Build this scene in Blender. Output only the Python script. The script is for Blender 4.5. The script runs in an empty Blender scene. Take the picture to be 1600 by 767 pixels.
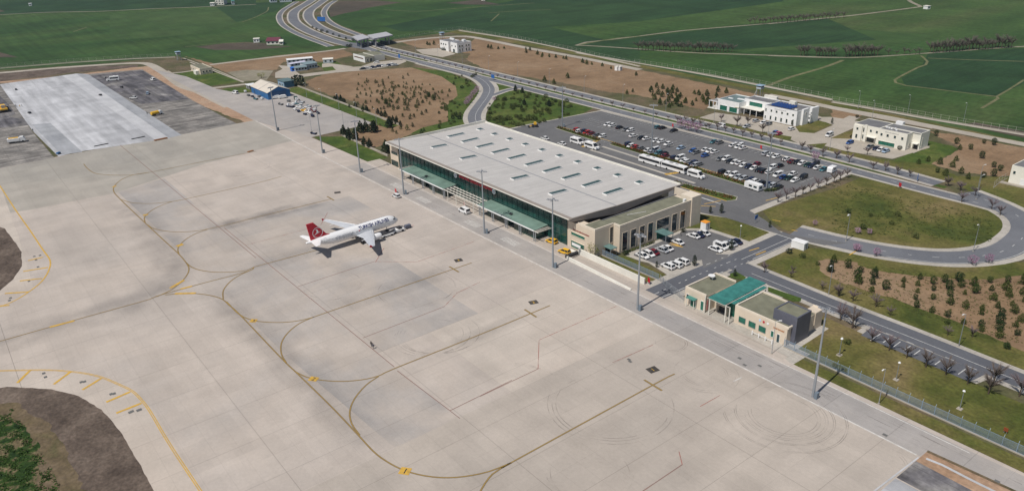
import bpy, math, random
import numpy as np
from mathutils import Vector, Matrix
R = math.radians
random.seed(7)
S = bpy.context.scene
col = S.collection

# ---------------------------------------------------------------- camera, sky, sun, exposure
CAM_H = 110.0
F_PX, PITCH, ROLL, YAW = 1201.03, 0.41769, -0.030287, -0.649597
def cam_axes():
    cp, sp = math.cos(PITCH), math.sin(PITCH)
    f = np.array([math.cos(YAW)*cp, math.sin(YAW)*cp, -sp])
    r = np.array([math.sin(YAW), -math.cos(YAW), 0.0]); u = np.cross(r, f)
    r2 = r*math.cos(ROLL)+u*math.sin(ROLL); u2 = -r*math.sin(ROLL)+u*math.cos(ROLL)
    return r2, u2, f
CR, CU, CF = cam_axes()
cd = bpy.data.cameras.new('camera'); cam = bpy.data.objects.new('camera', cd); col.objects.link(cam)
m = Matrix(((CR[0], CU[0], -CF[0], 0), (CR[1], CU[1], -CF[1], 0), (CR[2], CU[2], -CF[2], CAM_H), (0, 0, 0, 1)))
cam.matrix_world = m
cd.sensor_width = 36; cd.lens = 36*F_PX/1600; cd.clip_start = 1; cd.clip_end = 40000
S.camera = cam
SUN_EL, SUN_AZ = R(57), R(97)       # towards the sun, measured from +X
w = bpy.data.worlds.new('World'); S.world = w; w.use_nodes = True
nt = w.node_tree; bg = nt.nodes['Background']
sky = nt.nodes.new('ShaderNodeTexSky'); sky.sky_type = 'NISHITA'; sky.sun_disc = False
sky.sun_elevation = SUN_EL; sky.sun_rotation = math.pi/2-SUN_AZ; sky.altitude = 600; sky.dust_density = 1.2
nt.links.new(sky.outputs[0], bg.inputs[0]); bg.inputs[1].default_value = 0.062
ld = bpy.data.lights.new('sun', 'SUN'); lo = bpy.data.objects.new('sun', ld); col.objects.link(lo)
ld.energy = 4.05; ld.angle = R(0.53); ld.color = (1.0, 0.945, 0.875)
dv = Vector((math.cos(SUN_EL)*math.cos(SUN_AZ), math.cos(SUN_EL)*math.sin(SUN_AZ), math.sin(SUN_EL)))
lo.rotation_euler = dv.to_track_quat('Z', 'Y').to_euler(); lo.location = (200, 100, 300)
S.view_settings.view_transform = 'Standard'; S.view_settings.look = 'None'
S.view_settings.exposure = 0.0; S.view_settings.gamma = 1.0
S.render.engine = 'CYCLES'
S.cycles.volume_bounces = 0; S.cycles.max_bounces = 6; S.cycles.transparent_max_bounces = 12
S.cycles.volume_step_rate = 10

# ---------------------------------------------------------------- where a survey point of the photograph lies on the ground
VW = dict(A=(250,0,3.835),B=(600,0,3.835),C=(900,0,3.835),D=(1200,0,3.835),E=(350,100,5.113),F=(600,100,5.113),G=(780,150,5.113),
 H=(1020,150,5.113),I=(1300,150,5.113),J=(580,170,3.833),K=(820,260,3.833),L=(1040,280,3.833),M=(1300,260,3.833),N=(1020,380,3.833),
 O=(1300,420,3.833),Q=(1200,567,3.835),S=(0,200,2.5575),T=(0,467,2.5575),U=(350,280,2.5575),V=(400,467,2.5575),W=(750,467,2.5575),
 X=(0,90,4.513),Y=(0,0,3.835),c1=(860,170,10.22),c2=(960,180,10.22),c3=(1080,200,10.22),c4=(1090,240,10.22),c5=(1180,220,10.22),
 c6=(985,360,8.42),vv=(1050,420,8.52),w1=(1090,140,11.8),w2=(1320,175,10.22),w4=(660,40,10.96),e5=(380,110,7.67),b57=(540,70,14.545),
 ct=(430,80,12.3),pv=(0,140,7.667),P=(0,0,1),w3=(430,0,9.585),w5=(310,0,9.585))
def g(px, py, z=0.0):
    v = CF + CR*((px-800)/F_PX) - CU*((py-383.5)/F_PX)
    t = (z-CAM_H)/v[2]
    return (v[0]*t, v[1]*t)
def at(v, pts, z=0.0):
    a, b, s = VW[v]
    return [g(a+x/s, b+y/s, z) for x, y in pts]
def at1(v, x, y, z=0.0): return at(v, [(x, y)], z)[0]

# ---------------------------------------------------------------- materials
MATS = {}
def node_mat(name):
    m_ = bpy.data.materials.new(name); m_.use_nodes = True
    return m_, m_.node_tree.nodes, m_.node_tree.links, m_.node_tree.nodes['Principled BSDF']
def plain(name, c, rough=0.6, metal=0.0, var=0.06, scale=0.6, spec=0.4, emit=None):
    """a painted or bare surface with slight wear"""
    if name in MATS: return MATS[name]
    m_, N, L, b = node_mat(name)
    tc = N.new('ShaderNodeTexCoord'); no = N.new('ShaderNodeTexNoise'); no.inputs['Scale'].default_value = scale
    no.inputs['Detail'].default_value = 5; L.new(tc.outputs['Object'], no.inputs['Vector'])
    mr = N.new('ShaderNodeMapRange'); mr.inputs['From Min'].default_value = .3; mr.inputs['From Max'].default_value = .7
    mr.inputs['To Min'].default_value = 1-var; mr.inputs['To Max'].default_value = 1+var
    L.new(no.outputs['Fac'], mr.inputs['Value'])
    mx = N.new('ShaderNodeMix'); mx.data_type = 'RGBA'; mx.blend_type = 'MULTIPLY'; mx.inputs['Factor'].default_value = 1
    mx.inputs['A'].default_value = (*c, 1); L.new(mr.outputs['Result'], mx.inputs['B'])
    L.new(mx.outputs['Result'], b.inputs['Base Color'])
    b.inputs['Roughness'].default_value = rough; b.inputs['Metallic'].default_value = metal
    b.inputs['Specular IOR Level'].default_value = spec
    MATS[name] = m_; return m_

def layered(name, ramp, scale=0.02, fine=0.6, fine_amt=0.12, mid=0.12, mid_amt=0.12, rough=0.9, stretch=None, rot=0.0, joints=None,
            streak=None, bump=0.0, patch=None):
    """large soft patches of the ramp's colours, multiplied by mid and fine grain, optional slab joints, pours and streaks"""
    if name in MATS: return MATS[name]
    m_, N, L, b = node_mat(name)
    tc = N.new('ShaderNodeTexCoord'); vec = tc.outputs['Object']
    mp = N.new('ShaderNodeMapping'); mp.inputs['Rotation'].default_value = (0, 0, rot)
    mp.inputs['Scale'].default_value = stretch or (1, 1, 1); L.new(vec, mp.inputs['Vector'])
    n1 = N.new('ShaderNodeTexNoise'); n1.inputs['Scale'].default_value = scale; n1.inputs['Detail'].default_value = 9
    n1.inputs['Roughness'].default_value = 0.62; n1.inputs['Distortion'].default_value = .4
    L.new(mp.outputs[0], n1.inputs['Vector'])
    cr = N.new('ShaderNodeValToRGB'); L.new(n1.outputs['Fac'], cr.inputs['Fac'])
    el = cr.color_ramp.elements
    while len(el) < len(ramp): el.new(0.5)
    for i, (p, c) in enumerate(ramp): el[i].position = p; el[i].color = (*c, 1)
    out = cr.outputs['Color']
    def mult(o, lo_, hi_, out):
        mr = N.new('ShaderNodeMapRange'); mr.inputs['From Min'].default_value = .28; mr.inputs['From Max'].default_value = .72
        mr.inputs['To Min'].default_value = lo_; mr.inputs['To Max'].default_value = hi_; L.new(o, mr.inputs['Value'])
        mx = N.new('ShaderNodeMix'); mx.data_type = 'RGBA'; mx.blend_type = 'MULTIPLY'; mx.inputs['Factor'].default_value = 1
        L.new(out, mx.inputs['A']); L.new(mr.outputs['Result'], mx.inputs['B']); return mx.outputs['Result']
    for sc, am, st in ((mid, mid_amt, 0), (fine, fine_amt, 0)):
        if am:
            n_ = N.new('ShaderNodeTexNoise'); n_.inputs['Scale'].default_value = sc; n_.inputs['Detail'].default_value = 6
            L.new(mp.outputs[0], n_.inputs['Vector']); out = mult(n_.outputs['Fac'], 1-am, 1+am, out)
    if streak:
        (sx, sy), ss, sa = streak
        m2 = N.new('ShaderNodeMapping'); m2.inputs['Scale'].default_value = (sx, sy, 1); L.new(vec, m2.inputs['Vector'])
        n_ = N.new('ShaderNodeTexNoise'); n_.inputs['Scale'].default_value = ss; n_.inputs['Detail'].default_value = 7
        L.new(m2.outputs[0], n_.inputs['Vector']); out = mult(n_.outputs['Fac'], 1-sa, 1+sa, out)
    if patch:                                            # pours of slightly different concrete: (width, height, amount)
        for (bw, bh, am, ox) in patch:
            br = N.new('ShaderNodeTexBrick'); br.offset = 0.37; br.squash = 1; br.inputs['Scale'].default_value = 1
            br.inputs['Brick Width'].default_value = bw; br.inputs['Row Height'].default_value = bh; br.inputs['Mortar Size'].default_value = 0
            br.inputs['Color1'].default_value = (1-am,)*3+(1,); br.inputs['Color2'].default_value = (1+am,)*3+(1,)
            m3 = N.new('ShaderNodeMapping'); m3.inputs['Location'].default_value = (ox, ox*.7, 0.5); L.new(vec, m3.inputs['Vector'])
            L.new(m3.outputs[0], br.inputs['Vector'])
            mx = N.new('ShaderNodeMix'); mx.data_type = 'RGBA'; mx.blend_type = 'MULTIPLY'; mx.inputs['Factor'].default_value = 1
            L.new(out, mx.inputs['A']); L.new(br.outputs['Color'], mx.inputs['B']); out = mx.outputs['Result']
    if joints:
        for (bw, bh, ms, dark) in joints:
            br = N.new('ShaderNodeTexBrick'); br.offset = 0; br.squash = 1; br.inputs['Scale'].default_value = 1
            br.inputs['Brick Width'].default_value = bw; br.inputs['Row Height'].default_value = bh; br.inputs['Mortar Size'].default_value = ms
            br.inputs['Mortar Smooth'].default_value = 0.3
            br.inputs['Color1'].default_value = (1, 1, 1, 1); br.inputs['Color2'].default_value = (1, 1, 1, 1)
            br.inputs['Mortar'].default_value = (dark,)*3+(1,)
            L.new(vec, br.inputs['Vector'])
            mx = N.new('ShaderNodeMix'); mx.data_type = 'RGBA'; mx.blend_type = 'MULTIPLY'; mx.inputs['Factor'].default_value = 1
            L.new(out, mx.inputs['A']); L.new(br.outputs['Color'], mx.inputs['B']); out = mx.outputs['Result']
    L.new(out, b.inputs['Base Color'])
    b.inputs['Roughness'].default_value = rough; b.inputs['Specular IOR Level'].default_value = .25
    if bump:
        bp = N.new('ShaderNodeBump'); bp.inputs['Strength'].default_value = bump; bp.inputs['Distance'].default_value = .6
        n_ = N.new('ShaderNodeTexNoise'); n_.inputs['Scale'].default_value = .8; n_.inputs['Detail'].default_value = 5
        L.new(vec, n_.inputs['Vector']); L.new(n_.outputs['Fac'], bp.inputs['Height']); L.new(bp.outputs[0], b.inputs['Normal'])
    MATS[name] = m_; return m_

def worn(name, c, wear=0.35, scale=1.2, rough=.8, stretch=(1,1,1), lo_=.42, hi_=.6):
    """paint or rubber on a surface that shows through where it has worn off"""
    if name in MATS: return MATS[name]
    m_, N, L, b = node_mat(name)
    b.inputs['Base Color'].default_value = (*c, 1); b.inputs['Roughness'].default_value = rough
    tc = N.new('ShaderNodeTexCoord'); mp = N.new('ShaderNodeMapping'); mp.inputs['Scale'].default_value = stretch
    no = N.new('ShaderNodeTexNoise'); no.inputs['Scale'].default_value = scale; no.inputs['Detail'].default_value = 6
    L.new(tc.outputs['Object'], mp.inputs[0]); L.new(mp.outputs[0], no.inputs['Vector'])
    mr = N.new('ShaderNodeMapRange'); mr.inputs['From Min'].default_value = lo_; mr.inputs['From Max'].default_value = hi_
    mr.inputs['To Min'].default_value = 1-wear*.3 if wear < .9 else .35; mr.inputs['To Max'].default_value = 1-wear
    L.new(no.outputs['Fac'], mr.inputs['Value']); L.new(mr.outputs['Result'], b.inputs['Alpha'])
    MATS[name] = m_; return m_

def foliage(name, c1, c2, rough=.8):
    if name in MATS: return MATS[name]
    m_, N, L, b = node_mat(name)
    tc = N.new('ShaderNodeTexCoord'); no = N.new('ShaderNodeTexNoise'); no.inputs['Scale'].default_value = 1.6; no.inputs['Detail'].default_value = 3
    L.new(tc.outputs['Object'], no.inputs['Vector'])
    oi = N.new('ShaderNodeObjectInfo'); ad = N.new('ShaderNodeMath'); ad.operation = 'MULTIPLY_ADD'
    L.new(oi.outputs['Random'], ad.inputs[0]); ad.inputs[1].default_value = .5; L.new(no.outputs['Fac'], ad.inputs[2])
    mr = N.new('ShaderNodeMapRange'); mr.inputs['From Min'].default_value = .4; mr.inputs['From Max'].default_value = 1.05
    L.new(ad.outputs[0], mr.inputs['Value'])
    mx = N.new('ShaderNodeMix'); mx.data_type = 'RGBA'; mx.inputs['A'].default_value = (*c1, 1); mx.inputs['B'].default_value = (*c2, 1)
    L.new(mr.outputs['Result'], mx.inputs['Factor']); L.new(mx.outputs['Result'], b.inputs['Base Color'])
    b.inputs['Roughness'].default_value = rough; b.inputs['Specular IOR Level'].default_value = .2
    MATS[name] = m_; return m_

def glass(name, c1, c2, bw=3.0, bh=2.2, axis='XZ', rough=.12):
    """dark tinted glazing, each pane a little different"""
    if name in MATS: return MATS[name]
    m_, N, L, b = node_mat(name)
    tc = N.new('ShaderNodeTexCoord'); sp = N.new('ShaderNodeSeparateXYZ'); cb = N.new('ShaderNodeCombineXYZ'); L.new(tc.outputs['Object'], sp.inputs[0])
    L.new(sp.outputs[axis[0]], cb.inputs['X']); L.new(sp.outputs[axis[1]], cb.inputs['Y'])
    br = N.new('ShaderNodeTexBrick'); br.offset = 0; br.inputs['Scale'].default_value = 1
    br.inputs['Brick Width'].default_value = bw; br.inputs['Row Height'].default_value = bh; br.inputs['Mortar Size'].default_value = .03
    br.inputs['Color1'].default_value = (*c1, 1); br.inputs['Color2'].default_value = (*c2, 1); br.inputs['Mortar'].default_value = (.05, .07, .07, 1)
    L.new(cb.outputs[0], br.inputs['Vector'])
    no = N.new('ShaderNodeTexNoise'); no.inputs['Scale'].default_value = .16; no.inputs['Detail'].default_value = 4; L.new(cb.outputs[0], no.inputs['Vector'])
    mr = N.new('ShaderNodeMapRange'); mr.inputs['From Min'].default_value = .35; mr.inputs['From Max'].default_value = .65
    mr.inputs['To Min'].default_value = .45; mr.inputs['To Max'].default_value = 1.7; L.new(no.outputs['Fac'], mr.inputs['Value'])
    mx = N.new('ShaderNodeMix'); mx.data_type = 'RGBA'; mx.blend_type = 'MULTIPLY'; mx.inputs['Factor'].default_value = 1
    L.new(br.outputs['Color'], mx.inputs['A']); L.new(mr.outputs['Result'], mx.inputs['B']); L.new(mx.outputs['Result'], b.inputs['Base Color'])
    b.inputs['Roughness'].default_value = rough; b.inputs['Specular IOR Level'].default_value = .6
    MATS[name] = m_; return m_

WHITE = plain('white_paint', (.78, .78, .77), .45)
OFFW = plain('pale_render', (.70, .68, .61), .8, scale=.15, var=.1)
BEIGE = plain('beige_cladding', (.62, .53, .42), .75, scale=.2, var=.09)
BEIGE2 = plain('beige_cladding_coping', (.68, .60, .49), .7)
ROOFG = plain('green_grey_gravel_roof', (.175, .175, .125), .95, scale=.35, var=.2)
ROOFD = plain('dark_grey_membrane_roof', (.15, .15, .155), .9, scale=.3, var=.15)
STEEL = plain('galvanised_steel', (.36, .39, .42), .45, .5)
GREY = plain('grey_paint', (.3, .3, .31), .5)
DARK = plain('dark_plastic', (.03, .03, .035), .5)
TYRE = plain('tyre_rubber', (.02, .02, .022), .8)
RED = plain('red_paint', (.5, .02, .03), .45)
YEL = plain('yellow_paint', (.72, .42, .03), .45)
BLUE = plain('blue_cladding', (.02, .12, .30), .5, var=.1)
TEALC = plain('teal_canopy_glass', (.045, .19, .165), .25, scale=.5, var=.25)
PALEC = plain('pale_green_canopy_sheet', (.165, .25, .21), .35, scale=.25, var=.22)
GLD = glass('dark_window_glass', (.012, .03, .035), (.02, .045, .05), 1.2, 1.2)
GLY = glass('tall_window_glass', (.008, .016, .025), (.02, .035, .045), 1.0, 1.1, 'YZ')
GLF = glass('green_facade_glass', (.004, .028, .025), (.008, .05, .04), 3.1, 1.8)
GLG = plain('green_window_glass', (.02, .13, .09), .15, var=.3, scale=1.2)
BRN = plain('brown_grey_fascia', (.27, .235, .205), .7, scale=.2, var=.1)
SOLAR = plain('solar_glass', (.02, .05, .16), .15)

# ---------------------------------------------------------------- building blocks
class MB:
    """collects shapes and links them as ONE mesh object; off = the thing's base, so that shapes may be given in site coordinates"""
    def __init__(s, off=(0, 0, 0)): s.v = []; s.f = []; s.k = []; s.mi = 0; s.off = off; s.mats = []; s.seg = []
    def mat(s, m_):
        if m_ not in s.mats: s.mats.append(m_)
        s.mi = s.mats.index(m_); return s
    def add(s, vs, fs):
        n = len(s.v); o = s.off; s.seg.append((n, n+len(vs), len(s.f), len(s.f)+len(fs)))
        s.v += [(x-o[0], y-o[1], z-o[2]) for x, y, z in vs]; s.f += [tuple(i+n for i in f) for f in fs]; s.k += [s.mi]*len(fs); return s
    def box(s, x0, x1, y0, y1, z0, z1, tx=0, ty=0):
        if x0 > x1: x0, x1 = x1, x0
        if y0 > y1: y0, y1 = y1, y0
        return s.add([(x0, y0, z0), (x1, y0, z0), (x1, y1, z0), (x0, y1, z0), (x0+tx, y0+ty, z1), (x1-tx, y0+ty, z1), (x1-tx, y1-ty, z1), (x0+tx, y1-ty, z1)],
                     [(0, 3, 2, 1), (4, 5, 6, 7), (0, 1, 5, 4), (1, 2, 6, 5), (2, 3, 7, 6), (3, 0, 4, 7)])
    def prism(s, pts, z0, z1):
        a = sum(pts[i][0]*pts[(i+1) % len(pts)][1]-pts[(i+1) % len(pts)][0]*pts[i][1] for i in range(len(pts)))
        if a < 0: pts = pts[::-1]
        n = len(pts)
        return s.add([(x, y, z0) for x, y in pts]+[(x, y, z1) for x, y in pts],
                     [tuple(range(n-1, -1, -1)), tuple(range(n, 2*n))]+[(i, (i+1) % n, (i+1) % n+n, i+n) for i in range(n)])
    def side(s, prof, y0, y1, ins=0.0):
        """profile in x,z swept along y"""
        n = len(prof)
        a = sum(prof[i][0]*prof[(i+1) % n][1]-prof[(i+1) % n][0]*prof[i][1] for i in range(n))
        if a < 0: prof = prof[::-1]
        return s.add([(x, y0, z) for x, z in prof]+[(x, y1, z) for x, z in prof],
                     [tuple(range(n)), tuple(range(2*n-1, n-1, -1))]+[(i+n, (i+1) % n+n, (i+1) % n, i) for i in range(n)])
    def sidex(s, prof, x0, x1):
        """profile in y,z swept along x"""
        n = len(prof)
        return s.add([(x0, y, z) for y, z in prof]+[(x1, y, z) for y, z in prof],
                     [tuple(range(n)), tuple(range(2*n-1, n-1, -1))]+[(i+n, (i+1) % n+n, (i+1) % n, i) for i in range(n)])
    def tube(s, a, b, r0, r1=None, n=8):
        r1 = r0 if r1 is None else r1
        a, b = Vector(a), Vector(b); d = (b-a).normalized()
        u = d.orthogonal().normalized(); w_ = d.cross(u)
        vs = [tuple(a+(u*math.cos(t)+w_*math.sin(t))*r0) for t in [2*math.pi*i/n for i in range(n)]]
        vs += [tuple(b+(u*math.cos(t)+w_*math.sin(t))*r1) for t in [2*math.pi*i/n for i in range(n)]]
        return s.add(vs, [tuple(range(n-1, -1, -1)), tuple(range(n, 2*n))]+[(i, (i+1) % n, (i+1) % n+n, i+n) for i in range(n)])
    def loft(s, rings):
        n = len(rings[0]); vs = [p for r in rings for p in r]; fs = []
        for k in range(len(rings)-1):
            fs += [(k*n+i, k*n+(i+1) % n, (k+1)*n+(i+1) % n, (k+1)*n+i) for i in range(n)]
        fs += [tuple(range(n-1, -1, -1)), tuple(range((len(rings)-1)*n, len(rings)*n))]
        return s.add(vs, fs)
    def each(s, name, mats=None, parent=None):
        """every connected shape becomes an object of its own"""
        out = []
        for (a, b, c, d) in s.seg:
            q = MB(); q.v = s.v[a:b]; q.f = [tuple(i-a for i in f) for f in s.f[c:d]]; q.k = s.k[c:d]; q.mats = s.mats; out.append(q.build(name, mats, parent))
        return out
    def build(s, name, mats=None, parent=None, loc=None, smooth=False):
        me = bpy.data.meshes.new(name); me.from_pydata(s.v, [], s.f); me.update()
        for m_ in (s.mats or ([mats] if not isinstance(mats, (list, tuple)) else mats)): me.materials.append(m_)
        if s.mats: me.polygons.foreach_set('material_index', s.k)
        if smooth: me.polygons.foreach_set('use_smooth', [True]*len(me.polygons))
        o = bpy.data.objects.new(name, me); col.objects.link(o)
        if parent: o.parent = parent
        if loc: o.location = loc
        return o
def tag(o, label=None, cat=None, group=None, kind=None):
    if label: o['label'] = label
    if cat: o['category'] = cat
    if group: o['group'] = group
    if kind: o['kind'] = kind
    return o
def thing(name, label, cat, loc=(0, 0, 0), rz=0.0, group=None):
    o = bpy.data.objects.new(name, None); col.objects.link(o); o.empty_display_size = .5
    o.location = loc; o.rotation_euler = (0, 0, rz)
    return tag(o, label, cat, group)
KIDS = {}
def kids(o):
    if o.name not in KIDS: KIDS[o.name] = [c for c in o.children]
    return KIDS[o.name]
def copy_tree(o, parent=None):
    c = o.copy(); col.objects.link(c)
    if parent: c.parent = parent
    for ch in kids(o): copy_tree(ch, c)
    return c
def place(proto, used, loc, rz, label, group=None, s=1.0):
    """the first use moves the built thing itself, every later one is a copy with its parts"""
    if used.get(proto.name): o = copy_tree(proto)
    else: o = proto; kids(o); used[proto.name] = True
    o.location = (loc[0], loc[1], loc[2] if len(loc) > 2 else 0); o.rotation_euler = (0, 0, rz); o.scale = (s, s, s) if not isinstance(s, tuple) else s
    o['label'] = label
    if group: o['group'] = group
    elif 'group' in o: del o['group']
    return o
USED = {}
ORD = ['leftmost','second from the left','third from the left','fourth from the left','fifth from the left','sixth from the left','seventh from the left',
 'eighth from the left','ninth from the left','tenth from the left','eleventh from the left','twelfth from the left','thirteenth from the left','fourteenth from the left',
 'fifteenth from the left','sixteenth from the left','seventeenth from the left','eighteenth from the left','nineteenth from the left','twentieth from the left']
def text_shape(txt, size, bold=0.0):
    cu = bpy.data.curves.new('lettering', 'FONT'); cu.body = txt; cu.size = size; cu.offset = bold; cu.align_x = 'CENTER'; cu.resolution_u = 3
    o = bpy.data.objects.new('lettering', cu); col.objects.link(o); bpy.context.view_layer.update()
    me = o.to_mesh(); vs = [(v.co.x, v.co.y) for v in me.vertices]; fs = [tuple(p.vertices) for p in me.polygons]
    o.to_mesh_clear(); bpy.data.objects.remove(o); bpy.data.curves.remove(cu)
    return vs, fs
LAYER = [0]
def ragged(p, amp, step=1.6):
    rn = random.Random(int(abs(p[0][0])*7+len(p))); out = []
    for i in range(len(p)):
        a, b_ = np.array(p[i], float), np.array(p[(i+1) % len(p)], float); L_ = np.linalg.norm(b_-a); k = max(1, min(120, int(L_/step)))
        n = np.array([-(b_-a)[1], (b_-a)[0]])/(L_+1e-9); ph = rn.uniform(0, 6)
        for j in range(k): out.append(tuple(a+(b_-a)*j/k+n*(rn.uniform(-1, 1)*.45+.55*math.sin(j*.55+ph)*math.sin(j*.21+ph*2))*amp*(1 if j else .3)))
    return out
def sheet(name, polys, z, mat_, kind='structure', label=None, rag=0):
    """flat surface(s) on the ground, given as polygons in site coordinates"""
    mb = MB()
    for k_, p in enumerate(polys):
        LAYER[0] += 1; zz = z+.0015*(LAYER[0] % 6)
        if rag: p = ragged(p, rag)
        a = sum(p[i][0]*p[(i+1) % len(p)][1]-p[(i+1) % len(p)][0]*p[i][1] for i in range(len(p)))
        if a < 0: p = p[::-1]
        mb.add([(x, y, zz) for x, y in p], [tuple(range(len(p)))])
    o = mb.build(name, mat_); tag(o, kind=kind, label=label); return o
def smooth_line(pts, step=2.0, closed=False):
    out = []; n = len(pts)
    P = [np.array(p, float) for p in pts]
    for i in range(n-1):
        p0 = P[i-1] if i > 0 else 2*P[0]-P[1]; p1, p2 = P[i], P[i+1]; p3 = P[i+2] if i+2 < n else 2*P[-1]-P[-2]
        k = max(1, int(np.linalg.norm(p2-p1)/step))
        for j in range(k):
            t = j/k
            out.append(tuple(.5*((2*p1)+(-p0+p2)*t+(2*p0-5*p1+4*p2-p3)*t*t+(-p0+3*p1-3*p2+p3)*t**3)))
    out.append(tuple(P[-1])); return out
def strip(mb, pts, width, z, off=0.0):
    LAYER[0] += 1; z = z+.0015*(LAYER[0] % 6)
    P = [np.array(p[:2], float) for p in pts]; L_, R_ = [], []
    for i in range(len(P)):
        d = P[min(i+1, len(P)-1)]-P[max(i-1, 0)]; d = d/(np.linalg.norm(d)+1e-9); n = np.array([-d[1], d[0]])
        L_.append(P[i]+n*(off+width/2)); R_.append(P[i]+n*(off-width/2))
    n = len(P)
    mb.add([(p[0], p[1], z) for p in L_]+[(p[0], p[1], z) for p in R_], [(n+i, n+i+1, i+1, i) for i in range(n-1)])
def soft_strip(name, lines, mat_):
    """bands that fade out towards their two long edges and their ends"""
    vs, fs, fa = [], [], []
    for pts, width, z in lines:
        P = [np.array(p[:2], float) for p in pts]; n = len(P); b0 = len(vs)
        for i in range(n):
            d = P[min(i+1, n-1)]-P[max(i-1, 0)]; d = d/(np.linalg.norm(d)+1e-9); nn = np.array([-d[1], d[0]])
            e = min(1, i/(n*.12+.01), (n-1-i)/(n*.12+.01))
            for o_, f_ in ((-.5, 0), (-.25, .6), (0, 1), (.25, .6), (.5, 0)):
                q = P[i]+nn*o_*width; vs.append((q[0], q[1], z)); fa.append(f_*e)
        for i in range(n-1):
            for k in range(4):
                a = b0+i*5+k; fs.append((a, a+5, a+6, a+1))
    me = bpy.data.meshes.new(name); me.from_pydata(vs, [], fs); me.materials.append(mat_)
    at_ = me.attributes.new('fade', 'FLOAT', 'POINT'); at_.data.foreach_set('value', fa); me.update()
    me.flip_normals() if len(me.polygons) and me.polygons[0].normal.z < 0 else None
    o = bpy.data.objects.new(name, me); col.objects.link(o); tag(o, kind='structure'); return o
def fading(name, c, top=.7):
    m_, N, L, b = node_mat(name); b.inputs['Base Color'].default_value = (*c, 1); b.inputs['Roughness'].default_value = .9
    at_ = N.new('ShaderNodeAttribute'); at_.attribute_name = 'fade'; tc = N.new('ShaderNodeTexCoord'); no = N.new('ShaderNodeTexNoise')
    no.inputs['Scale'].default_value = .12; no.inputs['Detail'].default_value = 7; L.new(tc.outputs['Object'], no.inputs['Vector'])
    mr = N.new('ShaderNodeMapRange'); mr.inputs['From Min'].default_value = .35; mr.inputs['From Max'].default_value = .65; mr.inputs['To Min'].default_value = .25; mr.inputs['To Max'].default_value = 1
    L.new(no.outputs['Fac'], mr.inputs['Value'])
    mu = N.new('ShaderNodeMath'); mu.operation = 'MULTIPLY'; L.new(at_.outputs['Fac'], mu.inputs[0]); L.new(mr.outputs['Result'], mu.inputs[1])
    m2 = N.new('ShaderNodeMath'); m2.operation = 'MULTIPLY'; L.new(mu.outputs[0], m2.inputs[0]); m2.inputs[1].default_value = top
    L.new(m2.outputs[0], b.inputs['Alpha']); return m_
def dashes(mb, pts, width, z, on, gap, off=0.0):
    pts = smooth_line(pts, 1.0) if len(pts) > 2 else [tuple(np.array(pts[0])+(np.array(pts[1])-np.array(pts[0]))*t) for t in np.linspace(0, 1, max(2, int(np.hypot(*(np.array(pts[1])-np.array(pts[0]))))))]
    per = on+gap; k = 0; cur = []
    d = 0
    for i, p in enumerate(pts):
        if i: d += math.hypot(p[0]-pts[i-1][0], p[1]-pts[i-1][1])
        if d % per < on: cur.append(p)
        elif len(cur) > 1: strip(mb, cur, width, z, off); cur = []
        else: cur = []
    if len(cur) > 1: strip(mb, cur, width, z, off)
# ---------------------------------------------------------------- ground, fields, roads
FIELD = layered('wheat_field', [(.30, (.019, .051, .013)), (.45, (.030, .069, .017)), (.58, (.044, .082, .021)), (.72, (.070, .092, .032))], scale=.006, mid=.03, mid_amt=.28,
                fine=.4, fine_amt=.25, rough=1, stretch=(1, .4, 1), rot=.5, streak=((.012, .35), .6, .22))
FIELDD = layered('dark_wheat_field', [(.3, (.014, .042, .016)), (.6, (.024, .057, .019))], scale=.006, mid=.03, mid_amt=.26, fine=.4, fine_amt=.22, rough=1, streak=((.35, .012), .6, .2))
FIELDL = layered('light_wheat_field', [(.3, (.030, .070, .018)), (.6, (.050, .088, .026)), (.75, (.085, .10, .042))], scale=.008, mid=.04, mid_amt=.2, fine=.4, fine_amt=.15, rough=1, streak=((.06, .6), .3, .12))
FALLOW = layered('fallow_field', [(.3, (.055, .050, .038)), (.6, (.085, .068, .05)), (.8, (.06, .078, .035))], scale=.01, mid=.06, mid_amt=.2, fine=.5, fine_amt=.18, rough=1)
SCRUB = layered('scrub_ground', [(.34, (.060, .072, .026)), (.46, (.088, .084, .040)), (.56, (.125, .100, .06)), (.7, (.16, .12, .08))], scale=.035, mid=.15, mid_amt=.22, fine=.9, fine_amt=.25, rough=1, bump=.3)
GRASS = layered('short_grass', [(.32, (.048, .066, .013)), (.43, (.078, .088, .019)), (.54, (.118, .108, .032)), (.68, (.175, .135, .060))], scale=.035, mid=.2, mid_amt=.22, fine=1.1, fine_amt=.28, rough=1, bump=.3)
GRASSG = layered('lush_grass', [(.32, (.036, .068, .012)), (.5, (.058, .092, .016)), (.66, (.105, .120, .03))], scale=.06, mid=.25, mid_amt=.25, fine=1.1, fine_amt=.28, rough=1, bump=.3)
SOIL = layered('bare_soil', [(.3, (.170, .112, .066)), (.5, (.228, .150, .088)), (.66, (.262, .182, .114)), (.8, (.14, .12, .05))], scale=.03, mid=.15, mid_amt=.12, fine=.8, fine_amt=.16, rough=1, bump=.25, streak=((.9, .05), .5, .08))
MUD = layered('dark_mud', [(.3, (.060, .045, .036)), (.5, (.115, .088, .070)), (.72, (.19, .15, .12))], scale=.09, mid=.3, mid_amt=.18, fine=1.2, fine_amt=.25, rough=1, bump=.4)
MUDG = layered('mud_with_grass', [(.36, (.072, .072, .03)), (.5, (.125, .095, .055)), (.64, (.16, .12, .08))], scale=.08, mid=.3, mid_amt=.2, fine=1.1, fine_amt=.25, rough=1, bump=.4)
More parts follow.
